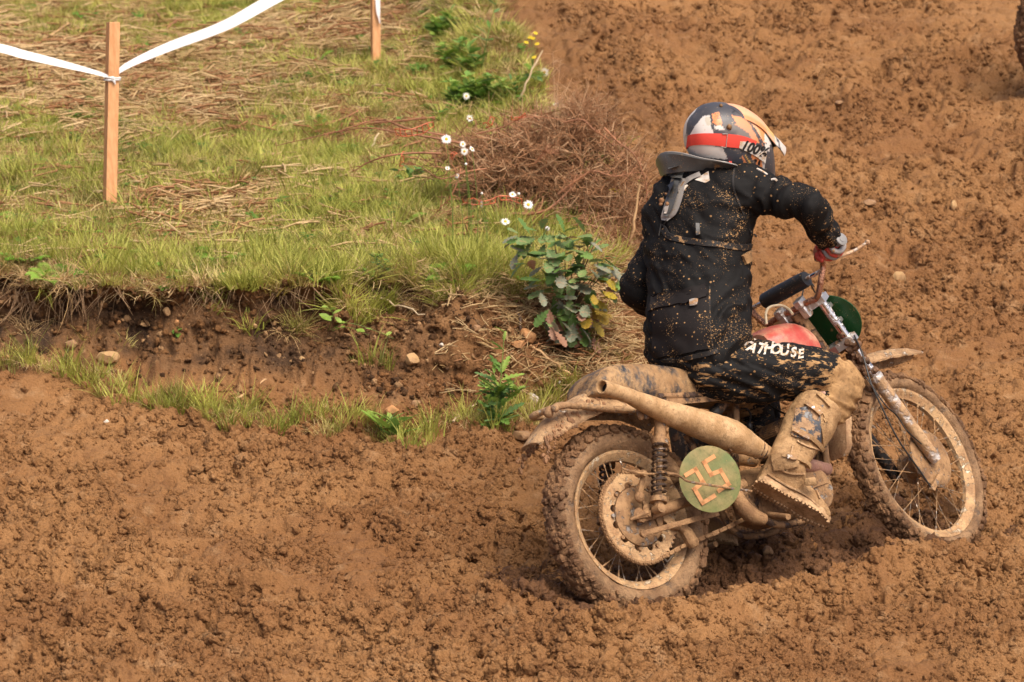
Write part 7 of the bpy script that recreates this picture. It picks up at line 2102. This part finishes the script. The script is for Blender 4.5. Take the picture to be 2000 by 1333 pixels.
for mi, (cnt, name) in enumerate(((3400, 'dead_twigs'), (1300, 'pale_twigs'), (3000, 'shade_twigs'))):
    rg = random.Random(70 + mi); V_ = []; F_ = []
    for i in range(cnt):
        px_, py_, dz = heap_pt(rg)
        if mi == 2: dz = abs(dz) * .8 + .02; py_ += 12  # dark colour set deeper and lower paints the shade inside the heap
        p = wp(px_, py_, hd + dz + (455 - py_) * .0012); zg = gz(p.x, p.y)
        if p.z < zg - .02: p.z = zg + rg.uniform(0, .06)
        L = rg.uniform(.04, .16) * (1.3 if mi == 1 else 1); a = rg.uniform(0, 6.28); el = rg.gauss(.15, .55)
        d = np.array([math.cos(a) * math.cos(el), math.sin(a) * math.cos(el), math.sin(el)]); bend = np.array([rg.gauss(0, .3), rg.gauss(0, .3), rg.gauss(0, .3)]) * L
        p0 = np.array(p); p1 = p0 + d * L * .5 + bend * .5; p2 = p0 + d * L + bend * .2
        w = rg.uniform(.0012, .0030)
        def seg(a_, b_, wa, wb):
            dd = (b_ - a_) / (np.linalg.norm(b_ - a_) + 1e-9); s_ = np.cross(dd, [0.3, -.9, .3]); s_ /= np.linalg.norm(s_) + 1e-9; u_ = np.cross(dd, s_); o_ = len(V_)
            for q_, ww in ((a_, wa), (b_, wb)):
                for k in range(3): th = 2.094 * k; V_.append(q_ + (s_ * math.cos(th) + u_ * math.sin(th)) * ww)
            for k in range(3): F_.append((o_ + k, o_ + (k + 1) % 3, o_ + 3 + (k + 1) % 3, o_ + 3 + k))
        seg(p0, p1, w, w * .8); seg(p1, p2, w * .8, w * .3)
        for t_ in range(rg.randint(3, 6)):
            q0_ = p0 * (1 - t_ / 6) + p2 * (t_ / 6) + bend * .3 * (1 - abs(t_ - 3) / 3); e = d * L * .16 + np.array([rg.gauss(0, 1), rg.gauss(0, 1), rg.gauss(0, 1)]) * L * .13; seg(q0_, q0_ + e, w * .45, w * .2)
    me_ = npmesh(name, np.array(V_) - np.array(hb_c), np.array(F_), [M_BR[mi]], smooth=False)
    link(name, me_, hb)['kind'] = 'stuff'
# thin dead stalks standing out of the heap
mb = MB(); rg = random.Random(90)
for (x0, y0, x1, y1) in ((1085, 300, 1080, 100), (1078, 300, 1090, 160), (1092, 290, 1100, 180), (1150, 300, 1120, 190), (1060, 300, 1072, 210), (1180, 300, 1168, 220), (1120, 290, 1135, 200), (1200, 330, 1215, 240), (1085, 340, 1095, 120)):
    a, b = wp(x0, y0, hd + .1), wp(x1, y1, hd + .12); m_ = (a + b) / 2 + Vector((rg.gauss(0, .02), 0, 0)); mb.tube([a, m_, b], [.0022, .0018, .0008], 5, steps=8)
    for k in range(34):
        q = a.lerp(b, rg.uniform(.25, 1)) + Vector((rg.gauss(0, .003), 0, 0)); e = Vector((rg.gauss(0, .02), rg.gauss(0, .02), rg.uniform(.002, .03))); mb.tube([q, q + e], [.0011, .0004], 3, cap=False)
o = mb.build('dead_stalks', M_BR[1]); o.data.transform(Matrix.Translation(-hb_c)); o.parent = hb; o['kind'] = 'stuff'
mb = MB(); rg = random.Random(95)
for (x0, y0, xm, ym, x1, y1, r_) in ((1000, 418, 1070, 405, 1125, 345, 5), (860, 300, 760, 300, 690, 335, 3.5), (900, 280, 780, 255, 640, 262, 3.5), (870, 265, 740, 230, 540, 285, 3), (1045, 320, 1065, 290, 1090, 300, 3), (1100, 240, 1160, 250, 1210, 300, 3), (1180, 250, 1240, 300, 1262, 400, 3), (950, 330, 860, 345, 780, 320, 2.5), (1090, 380, 1160, 330, 1230, 340, 3.5), (900, 330, 880, 380, 850, 420, 2), (1150, 470, 1190, 540, 1200, 620, 3), (1215, 480, 1240, 560, 1225, 640, 3), (1120, 440, 1180, 450, 1235, 520, 2.5), (930, 262, 1010, 230, 1100, 235, 2.5)):
    k = hd / FPX; P = [wp(x0, y0, hd - .25), wp(xm, ym, hd - .28), wp(x1, y1, hd - .22)]
    P = [Vector((p.x, p.y, max(p.z, gz(p.x, p.y) + .01))) for p in P]
    P = [P[0], (P[0] + P[1]) / 2 + Vector((rg.gauss(0, .015), 0, rg.gauss(0, .012))), P[1] + Vector((0, 0, -.01)), (P[1] + P[2]) / 2 + Vector((rg.gauss(0, .02), 0, rg.gauss(0, .012))), P[2]]
    r_ *= .72; mb.tube(P, [r_ * k, r_ * k * .9, r_ * k * .75, r_ * k * .55, r_ * k * .3], 6, steps=16)
    A = spline([tuple(p) for p in P], 16)
    for j in range(2, 16):
        for _ in range(3):
            e = Vector((rg.gauss(0, .03), rg.gauss(0, .03), rg.gauss(.01, .03))); q = Vector(A[j]); mb.tube([q, q + e * .6, q + e + Vector((0, 0, -.005))], [.0016, .0012, .0005], 3, cap=False)
o = mb.build('branches', M_CANE[4]); o.data.transform(Matrix.Translation(-hb_c)); o.parent = hb; o['kind'] = 'stuff'
# brown litter spilling down the slope below it
m_ = 900; P_ = []
for i in range(m_):
    g_ = G(RNG.normal(1130, 90), RNG.normal(650, 70) if RNG.random() < .6 else RNG.normal(560, 40)); P_.append([g_.x, g_.y, g_.z + .004])
P_ = np.array(P_); P_ = P_[(P_[:, 1] > 14.6)]
instancer('twig_litter', P_, RNG.uniform(0, .5, (len(P_), 3)) * np.array([1, 1, 12]), RNG.uniform(.3, .8, len(P_)), RNG.integers(0, 4, len(P_)), bpy.data.collections['straw kinds'], 'broken twigs and dead leaves scattered below the heap')

# ---- a second motorcycle, only its rear tyre reaching into the picture
b2m = copy_tree(bike); b2m['label'] = 'dark muddy rear tyre of another machine at the picture edge'; b2m['category'] = 'motorcycle'
g_ = gat(2104, 172)
b2m.matrix_world = Matrix.Translation(g_ + Vector((.0, 0, .30))) @ Matrix.Rotation(R(12), 4, 'Z') @ Matrix.Rotation(R(4), 4, 'X')
